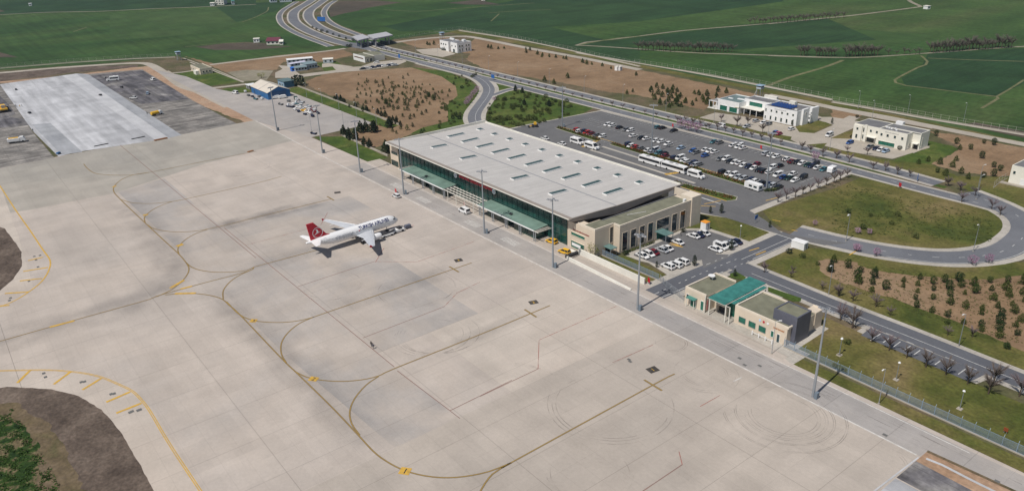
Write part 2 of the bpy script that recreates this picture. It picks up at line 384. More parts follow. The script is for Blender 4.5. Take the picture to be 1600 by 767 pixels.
WEEDY = layered('weedy_grass', [(.42, (.012, .032, .006)), (.50, (.028, .058, .010)), (.57, (.16, .12, .07)), (.66, (.04, .06, .018))], scale=.22, mid=1.3, mid_amt=.3, fine=1.5, fine_amt=.35, rough=1, bump=.6)
DIRT = layered('orange_dirt', [(.3, (.30, .19, .12)), (.55, (.37, .25, .17)), (.8, (.40, .32, .24))], scale=.05, mid=.3, mid_amt=.16, fine=1, fine_amt=.2, rough=1)
TRACKG = layered('grassy_track', [(.3, (.10, .12, .05)), (.6, (.15, .145, .075))], scale=.03, mid=.2, mid_amt=.25, fine=1, fine_amt=.2, rough=1)
TRACK = layered('dirt_track', [(.3, (.18, .165, .115)), (.6, (.26, .235, .18))], scale=.03, mid=.2, mid_amt=.15, fine=1, fine_amt=.18, rough=1)
PATHM = layered('concrete_path', [(.3, (.33, .295, .245)), (.6, (.40, .36, .305))], scale=.03, mid=.2, mid_amt=.07, fine=1, fine_amt=.08, rough=.95)
PAVE = layered('paving', [(.3, (.35, .325, .285)), (.6, (.43, .40, .355))], scale=.05, mid=.3, mid_amt=.08, fine=1.5, fine_amt=.12, rough=.95, joints=[(3.0, 3.0, .06, .8)])
ASPH = layered('asphalt', [(.3, (.112, .113, .118)), (.5, (.132, .132, .135)), (.72, (.155, .153, .152))], scale=.03, mid=.15, mid_amt=.08, fine=1.5, fine_amt=.10, rough=.9, streak=((.04, 1.0), .5, .05))
ASPHR = layered('road_asphalt', [(.3, (.125, .132, .148)), (.6, (.160, .166, .182))], scale=.03, mid=.15, mid_amt=.06, fine=1.5, fine_amt=.08, rough=.9)
ASPHN = layered('dark_road_asphalt', [(.3, (.085, .09, .105)), (.6, (.115, .12, .135))], scale=.03, mid=.15, mid_amt=.07, fine=1.5, fine_amt=.08, rough=.9)
KW = dict(mid=.10, mid_amt=.07, fine=1.3, fine_amt=.045, rough=.85, joints=[(7.5, 5.0, .05, .88), (15.0, 400.0, .08, .80), (400.0, 40.0, .10, .80)], patch=[(22.5, 7.5, .035, 3), (60, 15, .03, 11), (7.5, 5, .03, 5)], streak=((.25, .04), .6, .05))
CONC = layered('apron_concrete', [(.30, (.400, .358, .320)), (.46, (.432, .383, .340)), (.58, (.458, .402, .352)), (.75, (.415, .375, .340))], scale=.016, **KW)
CONCP = layered('pale_apron_concrete', [(.3, (.44, .395, .345)), (.5, (.475, .42, .365)), (.7, (.485, .42, .36))], scale=.02, **KW)
CONCG = layered('grey_apron_concrete', [(.30, (.310, .292, .278)), (.44, (.370, .340, .315)), (.58, (.425, .375, .33)), (.75, (.44, .385, .33))], scale=.022, **KW)
CONCW = layered('worn_apron_concrete', [(.30, (.365, .328, .288)), (.5, (.405, .358, .312)), (.7, (.44, .388, .335))], scale=.018, **KW)
CONCD = layered('older_apron_concrete', [(.30, (.305, .288, .258)), (.5, (.35, .325, .285)), (.7, (.385, .35, .305))], scale=.018, **KW)
CONCR = layered('service_road_concrete', [(.30, (.30, .285, .275)), (.5, (.35, .325, .305)), (.7, (.41, .375, .34))], scale=.03, **KW)
CONCN = layered('new_white_concrete', [(.30, (.37, .375, .39)), (.5, (.43, .435, .45)), (.7, (.48, .485, .50))], scale=.03, mid=.12, mid_amt=.10, fine=1, fine_amt=.05, rough=.8, patch=[(400, 6.5, .09, 3), (25, 6.5, .08, 1)], streak=((.03, .3), .8, .22), joints=[(400, 6.5, .1, .85)])
CONCN2 = layered('brightest_new_concrete', [(.3, (.42, .425, .44)), (.7, (.51, .515, .525))], scale=.03, mid=.12, mid_amt=.08, fine=1, fine_amt=.05, rough=.8, streak=((.03, .3), .8, .08))
CONCN3 = layered('setting_concrete', [(.3, (.27, .28, .30)), (.7, (.36, .37, .385))], scale=.03, mid=.12, mid_amt=.14, fine=1, fine_amt=.08, rough=.8, streak=((.03, .3), .8, .15))
OLDA = layered('old_runway_asphalt', [(.3, (.065, .062, .07)), (.5, (.115, .11, .118)), (.68, (.21, .20, .19))], scale=.06, mid=.16, mid_amt=.3, fine=1, fine_amt=.2, rough=.9, streak=((.04, .5), .7, .5), joints=[(30, 6.5, .1, .7)])
OLDG = layered('old_grey_apron', [(.3, (.125, .12, .112)), (.5, (.19, .178, .165)), (.7, (.29, .27, .245))], scale=.06, mid=.15, mid_amt=.3, fine=1, fine_amt=.2, rough=.9, streak=((.5, .05), .7, .4), joints=[(30, 6.5, .1, .7)])

sheet('ground', [[(-9000, -14000), (16000, -14000), (16000, 9000), (-9000, 9000)]], 0, FIELD)
Z1, Z2, Z3, Z4, Z5, Z6, Z7, Z8, Z9 = [.014*k for k in range(1, 10)]
# fields outside the fence
sheet('field', [at('A', [(210,282),(380,262),(520,253),(640,262),(640,275),(800,278),(700,290),(560,300),(330,302)]),
                at('w3', [(860,10),(1500,12),(1900,40),(1400,120),(1245,165),(1000,215),(830,262),(790,150)])], Z1, FALLOW)
sheet('field', [at('Y', [(-300,95),(0,90),(550,70),(1200,45),(1534,40),(1534,-10),(-300,-30)]), at('P', [(430,18),(447,4),(330,6),(370,35)])], Z1, FIELDD)
sheet('field', [at('A', [(-300,240),(0,225),(250,200),(470,140),(620,60),(480,45),(200,60),(-300,90)]),
                at('C', [(1000,310),(1330,300),(1700,230),(1534,210),(1200,270)]), at('D', [(150,200),(560,180),(1000,210),(900,255),(500,265)])], Z1, FIELDL)
sheet('field', [at('B', [(0,160),(500,60),(1000,-40),(2200,-90),(2400,10),(1534,130),(900,170),(500,180),(100,190)]),
                at('C', [(60,270),(600,200),(1010,150),(1500,110),(1800,240),(950,300),(380,270)]), at('D', [(960,320),(1534,290),(1700,420),(1370,580),(820,510),(800,470),(920,400)]),
                at('B', [(450,172),(980,160),(1534,290),(1534,400),(950,265)])], Z1, FIELDD)
sheet('fallow_field', [at('B', [(370,20),(560,0),(700,30),(500,30)]), at('Y', [(-100,345),(110,345),(0,315),(-100,318)]), at('Y', [(-100,85),(30,70),(0,60),(-100,64)]), at('D', [(1150,745),(1250,735),(1534,790),(1700,860),(1400,800)])], Z2, FALLOW)
tm = MB(); tg = MB()
for v, pts, w_ in [('Y', [(-200,97),(0,90),(280,76),(600,70),(900,55),(1250,42),(1534,28)], 5), ('C', [(0,272),(150,280),(370,295),(700,318),(1000,328),(1534,346)], 4.5), ('D', [(0,335),(300,345),(500,347),(700,338),(960,320),(1300,295),(1534,280),(1800,270)], 4.5),
      ('C', [(0,275),(60,255),(200,240),(350,222),(560,195),(700,180),(1010,155),(1300,130)], 5), ('D', [(0,145),(250,120),(500,95),(720,68),(860,50),(915,42),(860,15),(830,-10)], 6),
      ('D', [(0,515),(130,465),(270,425),(380,390),(450,362)], 4), ('D', [(915,335),(935,350),(955,370),(945,390),(900,405),(830,440),(760,480),(765,497),(830,515),(1000,535),(1200,560),(1370,580),(1380,590),(1280,650)], 2.4),
      ('D', [(960,350),(1200,360),(1534,370)], 2.4), ('D', [(1370,580),(1440,540),(1534,480)], 2), ('B', [(620,80),(800,68),(1000,60)], 2.5), ('B', [(640,130),(690,85)], 2), ('B', [(1170,270),(1280,250),(1400,230),(1534,218)], 4),
      ('A', [(490,135),(560,110),(640,70),(650,45)], 2.2), ('Y', [(440,192),(520,165)], 2.5), ('Y', [(1110,283),(1300,262),(1600,255)], 2), ('B', [(0,60),(200,70),(400,55),(900,20)], 3)]:
    strip(tm if w_ >= 4.2 else tg, smooth_line(at(v, pts), 12), w_*.72, Z3)
tag(tm.build('track', TRACK), kind='structure'); tag(tg.build('track', TRACKG), kind='structure')
# airport site inside the fence
site = at('P', [(-420,150),(0,110),(150,101),(245,91),(275,88),(330,100),(420,89),(540,76),(618,62),(700,51),(720,47),(760,54),(860,74),(1000,102),(1300,158),(1450,190),(1600,222)])
sheet('airfield_ground', [site+[(40, -470), (-400, -520), (-400, 500), (1100, 500)]], Z2, SCRUB)
sheet('bare_ground', [at('Y', [(-300,500),(0,490),(400,455),(800,405),(905,398),(980,440),(1100,520),(1230,575),(1534,715),(1534,767),(1480,740),(1120,600),(880,440),(830,420),(560,470),(460,455),(200,490),(0,500)])], Z4, DIRT, rag=1.0)
sheet('bare_soil', [at('Y', [(-300,452),(0,440),(450,400),(830,392),(820,405),(400,440),(0,490),(-300,510)])], Z3, MUD)
sheet('bare_soil', [[(x, y) for x, y in at('P', [(478,128),(505,116),(560,111),(640,106),(672,109),(700,124),(718,135),(722,150),(700,160),(696,172),(715,178),(705,190),(660,203),(610,222),(560,240),(520,226),(560,205),(600,190),(560,160),(520,150),(490,140)])],
                    at('P', [(620,64),(690,57),(735,66),(745,60),(870,86),(1000,110),(1150,140),(1190,150),(1160,165),(1120,160),(1100,172),(1000,150),(950,144),(880,130),(760,110),(728,93),(735,84),(690,80),(650,74)]),
                    at('P', [(1450,205),(1500,212),(1620,235),(1620,270),(1560,276),(1500,270),(1455,256),(1490,240),(1500,230)]),
                    at('I', [(0,105),(180,140),(240,158),(190,190),(80,195),(0,180)]), at('A', [(150,340),(330,385),(560,400),(720,395),(700,420),(560,425),(400,435)]), at('A', [(330,385),(700,335),(1100,300),(1160,330),(1000,370),(740,372),(720,395),(560,402)])], Z3, SOIL, rag=1.2)
sheet('grass', [at('A', [(100,445),(180,430),(330,420),(495,490),(250,525)]), at('A', [(330,545),(400,530),(540,522),(550,545),(470,562),(350,570)]), [(503,-194),(367,-195.5),(367,-203),(504,-204)],
                at('I', [(770,360),(960,400),(1010,430),(790,545),(480,520),(620,460)]),
                at('A', [(940,380),(1060,370),(1150,430),(1000,440)])], Z4, GRASSG, rag=.6)
sheet('grass', [[(379,-158),(319,-158),(319,-169),(369,-170)], at('F', [(880,270),(960,225),(1110,205),(1534,300),(1700,340),(1534,425),(1150,510),(1060,520),(800,460)]), at('F', [(870,140),(900,130),(1060,180),(930,220),(885,225)]),
                at('P', [(640,105),(700,112),(735,128),(757,142),(752,155),(735,185),(738,197),(690,203),(640,210),(660,200),(700,190),(700,175),(695,168),(715,150),(712,135),(690,120)]),
                [(600,-317.5),(600,-315.5),(167,-315.5),(126,-316),(126,-319),(167,-320)]], Z3, GRASSG)
# big oval green, strips, verges
oval = at('M', [(180,65),(500,152),(950,262),(1060,290),(1085,330),(1080,390),(1040,430),(950,465),(800,498),(600,508),(400,492),(200,455),(0,410)])+at('L', [(1000,385),(850,350),(700,300),(620,240),(580,190),(700,150),(1000,60)])
sheet('grass', [oval, [(99,-186),(62,-184),(20,-183),(-50,-183),(-50,-163),(37,-163.6),(97,-163.2),(97,-175)], [(92,-157.8),(35,-158.3),(20,-158.3),(-20,-158.3),(-20,-162.4),(37,-162.6),(90,-161.8)],
                [(173,-165),(171,-167.5),(143,-167.5),(146,-162.8)], [(170,-169.5),(144,-168.8),(143,-172.5),(164,-173.4)],
                at('L', [(0,170),(160,185),(260,200),(400,225),(560,265),(640,310),(650,335),(490,385),(240,285),(150,300),(0,330)]),
                at('P', [(1195,402),(1255,386),(1420,402),(1600,410),(1800,380),(2000,500),(1900,640),(1600,580),(1480,540),(1300,465),(1200,420)]),
                at('P', [(860,74),(718,47),(700,51),(760,60),(900,86),(1300,166),(1600,228),(1600,222),(1300,160)]),
                at('H', [(1140,250),(1280,190),(1440,225),(1280,300),(1170,290)]), at('H', [(0,95),(300,170),(500,150),(380,165),(370,175),(700,245),(860,290),(1110,325),(1100,350),(1000,355),(700,290),(300,190),(0,125)]),
                at('H', [(1255,385),(1400,375),(1534,430),(1700,455),(1534,480),(1320,430)]), at('H', [(1420,340),(1534,290),(1700,260),(1800,300),(1534,360)]),
                at('I', [(0,400),(60,430),(380,505),(500,520),(790,545),(1000,640),(1400,650),(1700,700),(1900,1000),(1300,900),(1000,700),(600,600),(300,530),(0,460)])], Z4, GRASS)
sheet('bare_soil', [at('M', [(0,565),(120,585),(280,625),(480,655),(700,672),(950,680),(1150,650),(1700,560),(2100,900),(1500,1100),(1150,1110),(1020,1050),(780,945),(600,880),(380,795),(230,755),(150,725),(0,670)]),
                    at('L', [(910,490),(960,478),(1150,500),(1150,640),(1080,630),(990,590),(920,545)])], Z5, SOIL, rag=.7)
# paving under and beside the carriageways, then the asphalt on top of it
up = [(640,-331),(600,-324.5),(560,-324.5),(300,-324.3),(182,-323.3),(150,-322),(130,-320),(112,-316),(97,-309.5),(86.5,-299),(82.5,-285),(81.5,-272),(86,-260),(95,-248),(108,-240.5),(122,-236.5),(140,-233),(152,-236),(162,-241)]
up2 = [(640,-331),(600,-324.5),(560,-324.5),(300,-324.3),(182,-323.3),(150,-322),(130,-320)]
lowr = [(640,-319),(600,-312.5),(560,-311.5),(300,-311.2),(182,-310.5),(130,-309),(112,-309),(97,-308)]
loop = [(118,-317.5),(104,-312),(93,-304),(87,-293),(85,-280),(85.5,-268),(90,-257),(98,-248),(110,-241),(124,-236.5),(140,-233.5)]
vip = [(138,-195),(120,-194.5),(100,-193.8),(76,-193.8),(48,-193.3),(0,-193.3),(-60,-193.3)]
sside = [(139.5,-160),(139.5,-180),(138.5,-205),(138.5,-230)]
slink = [(w_[0], w_[1]) for w_ in at('F', [(300,-10),(600,65),(720,100),(800,145),(838,200),(820,260),(770,330),(730,390),(722,440),(740,480),(780,530)])]
branch = at('F', [(830,262),(900,240),(970,215),(1060,195),(1140,185)])
pv = MB()
for pts, w_ in ((up2, 11), (lowr, 9.4), (loop, 14.5), (vip, 11), (sside, 13), (slink, 13), (branch, 6.5)):
    strip(pv, smooth_line(pts, 4), w_, Z5)
tag(pv.build('pavement', PAVE), kind='structure')
lotp = [(314.5,-306.6),(160,-309),(159.5,-236),(150,-231.5),(142,-226),(155,-226.5),(164,-226),(180,-219),(320,-219),(320,-250)]
sheet('pavement', [lotp, at('c6', [(-60,335),(0,280),(720,-25),(1040,-25),(1620,165),(1400,345),(1240,345),(1120,330),(960,400),(970,500),(540,620),(240,430),(120,400)]),
                   [(133,-157.8),(90,-157.8),(90,-165.4),(133,-165.4)], [(97.2,-165.4),(93.6,-165.4),(94.2,-181),(97.2,-181)], at('L', [(240,270),(400,228),(415,232),(270,285)]), [(88.5,-190.5),(88.5,-183.4),(57,-182.2),(55,-190.5)],
                   [(126,-163),(113,-163),(113,-200),(124,-200)], [(134,-158),(134,-170),(145,-170),(147,-163),(150,-157)]], Z4+.002, PAVE)
ash = MB()
for pts, w_ in ((up2, 6.6), (lowr, 6.0), (loop, 9.6), (slink, 7.5), (branch, 3.6)):
    strip(ash, smooth_line(pts, 4), w_, Z6)
tag(ash.build('road', ASPHR), kind='structure')
sheet('car_park', [[(313.5,-304.6),(163.4,-306.4),(162.8,-238.5),(152.5,-234.5),(141,-228.5),(129,-234.5),(122,-238),(126,-230.5),(136,-227.5),(147,-226.8),(164,-226),(178,-222),(318,-222),(318.5,-252)],
                   at('c6', [(40,330),(60,300),(740,0),(1000,0),(1480,160),(1300,262),(1180,268),(1120,312),(1370,322),(960,500),(940,390),(830,405),(560,520),(430,480)])], Z6+.004, ASPH)
ash = MB(); strip(ash, smooth_line(vip, 4), 7.2, Z6+.008); strip(ash, sside, 7.6, Z6+.008)
tag(ash.build('road', ASPHN), kind='structure')
sheet('parking_bay', [[(87,-189.9),(86.6,-184.2),(58,-183.4),(57,-189.9)], [(134.5,-199),(134.5,-188.5),(126,-191),(120,-198)]], Z6+.004, ASPHN)
# the dual road beyond the gate
far = MB(); farp = MB()
for pts, w_ in (([(545,0),(500,18),(410,60),(352,165),(340,250),(365,340),(450,410),(600,480),(800,540),(1000,580),(1246,620)], 13), ([(760,0),(620,80),(510,170),(490,250),(545,330),(650,400),(800,465),(1000,530),(1246,590)], 12.5),
                ([(540,0),(450,60),(370,120),(280,230),(262,265),(290,340),(400,425),(560,510),(760,580),(1000,640),(1246,700)], 12.5)):
    pass
farA = at('w3', [(590,-20),(470,60),(350,130),(280,190),(265,260),(290,330),(390,410),(520,480),(680,545),(830,600),(1050,660),(1246,700)])
farB = at('w3', [(740,0),(620,85),(520,160),(495,235),(530,310),(640,400),(800,475),(1000,545),(1246,600)])
farC = at('w3', [(320,30),(240,80),(130,150),(70,220),(65,290),(110,370),(220,450),(380,530),(560,600),(700,650),(830,700)])
farD = at('w3', [(900,15),(800,80),(735,170),(740,240),(800,320),(920,395),(1100,470),(1280,535),(1500,600)])
for p_, w_ in ((farA, 13.5), (farB, 13)): strip(farp, smooth_line(p_, 8), w_, Z5)
for p_ in (farC, farD): strip(farp, smooth_line(p_, 8), 7.5, Z5)
for p_, w_ in ((farA, 10), (farB, 9.5)): strip(far, smooth_line(p_, 8), w_, Z6)
for p_ in (farC, farD): strip(far, smooth_line(p_, 8), 5.0, Z6, )
fa = MB(); strip(fa, smooth_line(at('w3', [(650,0),(520,85),(440,165),(420,245),(450,325),(560,405),(720,485),(900,555),(1100,610)]), 8), 12, Z3)
strip(fa, smooth_line(at('w3', [(420,20),(300,90),(170,200),(160,290),(240,380),(400,460),(600,540),(800,610),(1000,680)]), 8), 20, Z2+.004)
strip(fa, smooth_line(at('w3', [(840,10),(720,80),(610,190),(640,290),(760,380),(920,450),(1100,520),(1300,580)]), 8), 26, Z2+.004)
tag(fa.build('verge', SCRUB), kind='structure'); tag(farp.build('pavement', PAVE), kind='structure'); tag(far.build('road', ASPHR), kind='structure')
sheet('road', [at('w3', [(830,600),(1246,655),(1400,700),(1400,760),(1246,730),(1050,700)])], Z6+.004, ASPHR)
# perimeter road and site paths
pm = MB()
for v, pts, w_ in [('Y', [(-300,452),(0,438),(300,412),(650,388),(830,380),(905,392),(1000,450),(1100,520),(1240,560)], 7), ('A', [(300,390),(500,365),(800,330),(1000,308),(1110,292)], 5), ('B', [(60,257),(200,238),(340,226),(480,220),(600,238),(850,288),(1200,352),(1534,420)], 6.5),
      ('D', [(0,570),(200,608),(540,678),(760,720),(1000,765)], 6.5), ('I', [(0,95),(400,165),(700,225),(1000,285),(1534,388),(1900,460)], 6.5), ('A', [(140,350),(330,420),(500,492)], 1.2), ('A', [(180,375),(330,430),(500,495)], 1.5),
      ('A', [(20,430),(120,490),(230,545),(420,640)], 8), ('A', [(250,535),(400,520),(520,505)], 5), ('A', [(60,440),(130,435),(200,425)], 3), ('Y', [(0,412),(400,380),(800,355),(1050,345)], 2.0), ('C', [(0,318),(300,368),(800,455),(1534,600)], 3.0), ('B', [(450,185),(800,240),(1100,300),(1534,400)], 3), ('I', [(0,50),(400,118),(800,190),(1534,312),(1900,380)], 3.0),
      ('C', [(1360,700),(1534,720)], 5), ('D', [(275,700),(420,740),(520,700)], 6)]:
    strip(pm, smooth_line(at(v, pts), 6), w_, Z5)
tag(pm.build('service_path', PATHM), kind='structure')
sheet('forecourt', [at('H', [(370,175),(500,135),(690,160),(900,200),(1140,250),(1170,290),(1290,300),(1440,235),(1280,170),(1420,170),(1534,185),(1700,215),(1534,290),(1420,340),(1534,410),(1400,378),(1255,388),(1200,400),(1100,350),(1110,328),(850,285),(700,242)]),
                    at('I', [(-60,400),(0,340),(160,345),(590,440),(770,405),(780,415),(480,505),(100,440)]), at('B', [(190,300),(330,290),(430,325),(350,345),(230,325)]),
                    at('ct', [(0,420),(140,350),(60,280),(250,290),(480,450),(1170,370),(1100,300),(900,320),(900,250),(1030,235),(1500,300),(1250,360),(1700,310),(1700,345),(400,520),(0,520)]),
                    at('b57', [(-200,560),(0,520),(340,500),(640,400),(1150,355),(1350,330),(1380,390),(1150,480),(400,590),(0,620),(-200,640)])], Z5+.002, PATHM)
sheet('gravel_yard', [at('A', [(400,435),(520,420),(680,425),(640,480),(500,490)])], Z5, TRACK)
# planted islands
ISL = [[(305,-262),(168,-260),(168,-264.8),(270,-266.5),(305,-265)]]
sheet('planting_bed', [[(303,-262.2),(271,-260.8),(271,-264.6),(303,-265)], [(262,-261.8),(214,-261.4),(214,-265.4),(262,-265.2)], [(212,-261.2),(178,-260.2),(178,-263.6),(212,-264.6)],
                       [(203,-239.6),(175,-240.6),(173.5,-244),(175,-247),(203,-243.4)], at('N', [(460,185),(500,172),(560,205),(540,222),(470,205)]), at('N', [(690,262),(890,330),(885,350),(840,350),(690,290)])], Z7+.02, GRASSG)
kb = MB()
for a, b in (((262,-248.6),(197,-247.6)), ((262,-256.6),(236,-256.0)), ((232,-256.4),(205,-255.6))): strip(kb, [a, b], 1.6, Z7)
for p_ in ([(303,-261.9),(271,-260.5),(271,-264.9),(303,-265.3),(303,-261.9)], [(262,-261.4),(178,-259.9),(178,-263.9),(262,-265.5),(262,-261.4)], [(203,-239.3),(175,-240.3),(173.2,-244),(175,-247.3),(203,-243.7)], [(320,-252),(313,-306),(161,-308)]):
    strip(kb, p_, .45, Z8)
tag(kb.build('kerb', PAVE), kind='structure')
ky = MB()
for a, b in (((232,-256.4),(205,-255.6)),): pass
strip(ky, [(268,-249),(272,-264)], 2.2, Z8); strip(ky, [(203,-239.6),(175,-240.4)], .5, Z9); strip(ky, [(213,-247),(208,-262)], 2.0, Z8); strip(ky, [(304,-266),(180,-265)], .5, Z8)
tag(ky.build('yellow_marking', worn('worn_yellow_paint', (.62, .38, .06), .45, 1.0)), kind='structure')

# ---------------------------------------------------------------- apron
sheet('apron', [[(436,-146.9),(436,-56),(436,240),(-200,240),(-200,-158.2),(20,-158.2),(91,-157.9),(97,-160),(320,-158.4),(379,-156.6)]], Z5+.012, CONC)
sheet('apron', [[(127,-146.4),(127,-43),(110,30),(52,60),(52,-146.6)], [(127,-44),(127,-16),(148,-14),(100,30)]], Z6, CONCW)
sheet('apron', [[(436,-147),(436,-73),(430,60),(402,60),(366,0),(358,-22),(356,-55),(372,-100),(380,-147)]], Z6+.002, CONCD)
sheet('apron', [[(283,-77),(241,-58.7),(356,-56),(362,-77)], [(283,-77),(127,-79),(127,-62),(182,-58.7),(241,-58.7)], [(283,-77.4),(283,-130),(250,-130),(218,-112),(165,-112),(165,-78.5)]], Z6+.004, CONCG)
sheet('apron', [[(127,-95),(165,-95),(165,-146.4),(127,-146.2)]], Z6+.006, CONCP)
sheet('apron', [[(402,30),(275,30),(275,-12),(330,-14.6),(402,-17)], [(214,30),(223,4),(210,-12),(201,-17),(189,-22),(177,-24),(120,-24),(60,-10),(60,30)]], Z6+.006, CONCP)
sheet('apron', [[(650,-147),(515,-147),(436,-147),(379,-156.6),(382,-195),(491,-193.6),(516,-166),(540,-160),(600,-158)]], Z6, CONCR)
sheet('forecourt', [[(320,-158.3),(93,-157.7),(93,-160),(184,-165),(320,-165)]], Z6, CONCW)
sheet('service_road', [[(320,-147.2),(93,-147.2),(93,-155.8),(320,-156.4)], [(93,-147.2),(52.6,-147.2),(-60,-150),(-60,-157.2),(20,-157.4),(93,-155.9)]], Z6+.008, CONCR)
sheet('bare_ground', [[(350,12),(347,-9),(341,-11.6),(310,-13.2),(296,-11.4),(286,-7.6),(278,-2),(272,8),(272,200),(402,200)], [(216,12),(213,3),(204,-6),(196,-10.8),(186,-14),(172,-15.6),(148,-16),(60,-16),(-60,-10),(-60,200),(222,200)]], Z7, MUD, rag=.25)
sheet('grass', [[(212,14),(203,2),(190,-2),(176,-4),(150,-5),(40,-4),(40,200),(216,200)]], Z8, MUDG, rag=1.1)
strip_ = None
sheet('weedy_grass', [[(204,14),(199,5),(190,1.5),(178,0.4),(160,3.5),(150,8),(40,30),(40,200),(210,200)]], Z9, WEEDY, rag=1.3)
# building site at the far end, and the pit at the near end
sheet('old_pavement', [[(669,-47),(700,-30),(560,100),(430,100),(435,-44),(500,-43.6)]], Z7, OLDG)
sheet('old_pavement', [[(667,-104),(655,-141),(513,-136.6),(436,-106)][:3]+[(436,-137),(434,-104.5)]], Z7, OLDG)
sheet('old_pavement', [at('X', [(640,130),(1000,92),(1100,150),(1180,195),(1330,295),(1000,330),(850,270),(700,180)]), at('X', [(-20,270),(0,272),(60,330),(110,400),(60,420),(180,440),(200,480),(0,500),(-20,500)])], Z8, OLDA)
sheet('new_concrete', [[(674,-47),(676,-99),(431,-99),(438,-55),(436,-46),(503,-44)]], Z8, CONCN)
sheet('new_concrete', [[(676,-88.5),(432,-92),(432,-98.6),(675,-98)]], Z9, CONCN2)
sheet('new_concrete', [[(676,-98),(432,-98.6),(433,-105.6),(667,-104.5)], [(520,-46),(438,-47.8),(436,-57),(516,-55)]], Z9+.012, CONCN3)
sheet('new_concrete', [[(52,-136.6),(-80,-136.6),(-80,60),(52,60)]], Z7+.004, CONCN)
sheet('old_pavement', [[(52,-137),(52,-145),(-80,-145),(-80,-137)]], Z7, OLDA)
sheet('bare_ground', [[(52,-145),(52,-150),(50,-150.4),(-80,-152),(-80,-142)]], Z8, DIRT)
mb = MB(); strip(mb, [(52.2,-146.5),(52.8,-130),(52.8,0)], .35, Z9); strip(mb, smooth_line([(51,-147.4),(48,-147.9),(40,-147.8),(20,-148.4)]), .7, Z9)
tag(mb.build('kerb', CONCN2), kind='structure')
mb = MB(); strip(mb, [(52,-149.9),(48,-150.2),(20,-151.8)], .8, Z9+.012)
tag(mb.build('bare_soil', MUDG), kind='structure')

# ---------------------------------------------------------------- markings
YLW = worn('taxiway_yellow', (.42, .27, .05), .35, .7, lo_=.35, hi_=.8); YDK = worn('taxiway_line_border', (.17, .13, .09), .35, .5, lo_=.3, hi_=.8)
YBR = worn('bright_yellow_marking', (.66, .40, .06), .4, .8)
ZEB = [(g(*q)[0], g(*q)[1]) for q in ((621,291),(662,313),(739,350),(798,378))]
WHT = worn('white_marking', (.68, .66, .62), .35, .7); REDM = worn('red_marking', (.40, .16, .13), .75, .5)
REDD = worn('faded_red_line', (.30, .18, .15), .6, .3, lo_=.3, hi_=.8)
taxi = [[('S',(600,178)),('S',(540,187)),('S',(490,205)),('S',(460,230)),('S',(455,255)),('S',(485,290)),('S',(580,380)),('S',(650,445)),('S',(715,505)),('S',(750,548)),('S',(755,570)),('S',(745,592)),('S',(720,620)),('S',(680,650)),('S',(625,675))],
 [('S',(335,145)),('S',(350,163)),('S',(380,182)),('S',(440,189)),('S',(520,189)),('S',(600,178)),('S',(800,138)),('S',(1023,95))],
 [('S',(485,288)),('S',(530,300)),('S',(600,303)),('S',(670,297)),('S',(750,283)),('S',(1023,222)),('U',(230,-10))],
 [('S',(750,284)),('S',(690,295)),('S',(635,315)),('S',(600,335)),('S',(578,358)),('S',(580,378))],
 [('S',(590,388)),('S',(615,403)),('S',(680,415)),('S',(760,415)),('S',(830,405)),('S',(930,382)),('S',(1023,358)),('U',(430,80))],
 [('S',(830,406)),('S',(785,422)),('S',(740,448)),('S',(712,480)),('S',(715,505))],
 [('S',(745,540)),('S',(765,556)),('S',(800,569)),('S',(860,577)),('S',(930,576)),('S',(985,570)),('U',(120,352))],
 [('T',(-60,185)),('T',(0,170)),('T',(300,85)),('T',(600,2)),('S',(625,673)),('S',(800,624)),('S',(940,588)),('S',(1010,566)),('U',(120,352)),('U',(370,285))],
 [('S',(660,668)),('S',(720,662)),('S',(790,663)),('S',(850,672)),('S',(890,686)),('S',(915,708)),('S',(960,748)),('V',(100,236)),('V',(170,303)),('V',(300,430)),('V',(400,535)),('V',(470,610)),('V',(520,648)),('V',(580,680)),('V',(650,702)),('V',(740,714)),('V',(830,710)),('V',(930,690)),('V',(1020,655)),('W',(85,676)),('W',(690,345)),('W',(778,300))],
 [('S',(1010,566)),('S',(960,588)),('S',(920,615)),('S',(893,650)),('S',(892,685))],
 [('U',(10,490)),('U',(60,540)),('U',(110,563)),('U',(160,571)),('U',(230,573)),('U',(300,566)),('U',(360,551)),('U',(420,530)),('U',(990,335))],
 [('U',(355,553)),('U',(300,578)),('U',(255,615)),('U',(230,655)),('U',(230,700)),('U',(250,735))],
 [('V',(155,290)),('V',(200,312)),('V',(260,325)),('V',(340,330)),('V',(420,324)),('V',(490,308)),('V',(560,276)),('W',(0,143)),('W',(280,27))],
 [('V',(490,310)),('V',(440,345)),('V',(395,398)),('V',(375,450)),('V',(383,500)),('V',(415,545))],
 [('W',(85,676)),('W',(50,700)),('W',(20,737)),('W',(-10,790))]]
b1 = MB(); b2 = MB()
for L_ in taxi:
    p_ = smooth_line([at1(v, *q) for v, q in L_], 1.5)
    strip(b1, p_, .42, Z8+.012); strip(b2, p_, .18, Z8+.024)
for v, a, b in (('U',(900,350),(938,372)), ('W',(178,43),(226,74)), ('W',(656,324),(727,367)), ('U',(412,70),(440,86))):
    strip(b1, at(v, [a, b]), .62, Z9+.012); strip(b2, at(v, [a, b]), .26, Z9+.024)
tag(b1.build('taxi_line_border', YDK), kind='structure'); tag(b2.build('taxi_line', YLW), kind='structure')
b = MB()
strip(b, smooth_line(at('T', [(-80,292),(0,288),(130,285),(220,286),(290,292),(350,300),(410,315),(470,340),(530,370),(570,410),(600,450),(650,535),(700,615),(760,705),(830,810)]), 1.5), .22, Z8+.012, .2)
strip(b, smooth_line(at('T', [(-80,292),(0,288),(130,285),(220,286),(290,292),(350,300),(410,315),(470,340),(530,370),(570,410),(600,450),(650,535),(700,615),(760,705),(830,810)]), 1.5), .22, Z8+.012, -.2)
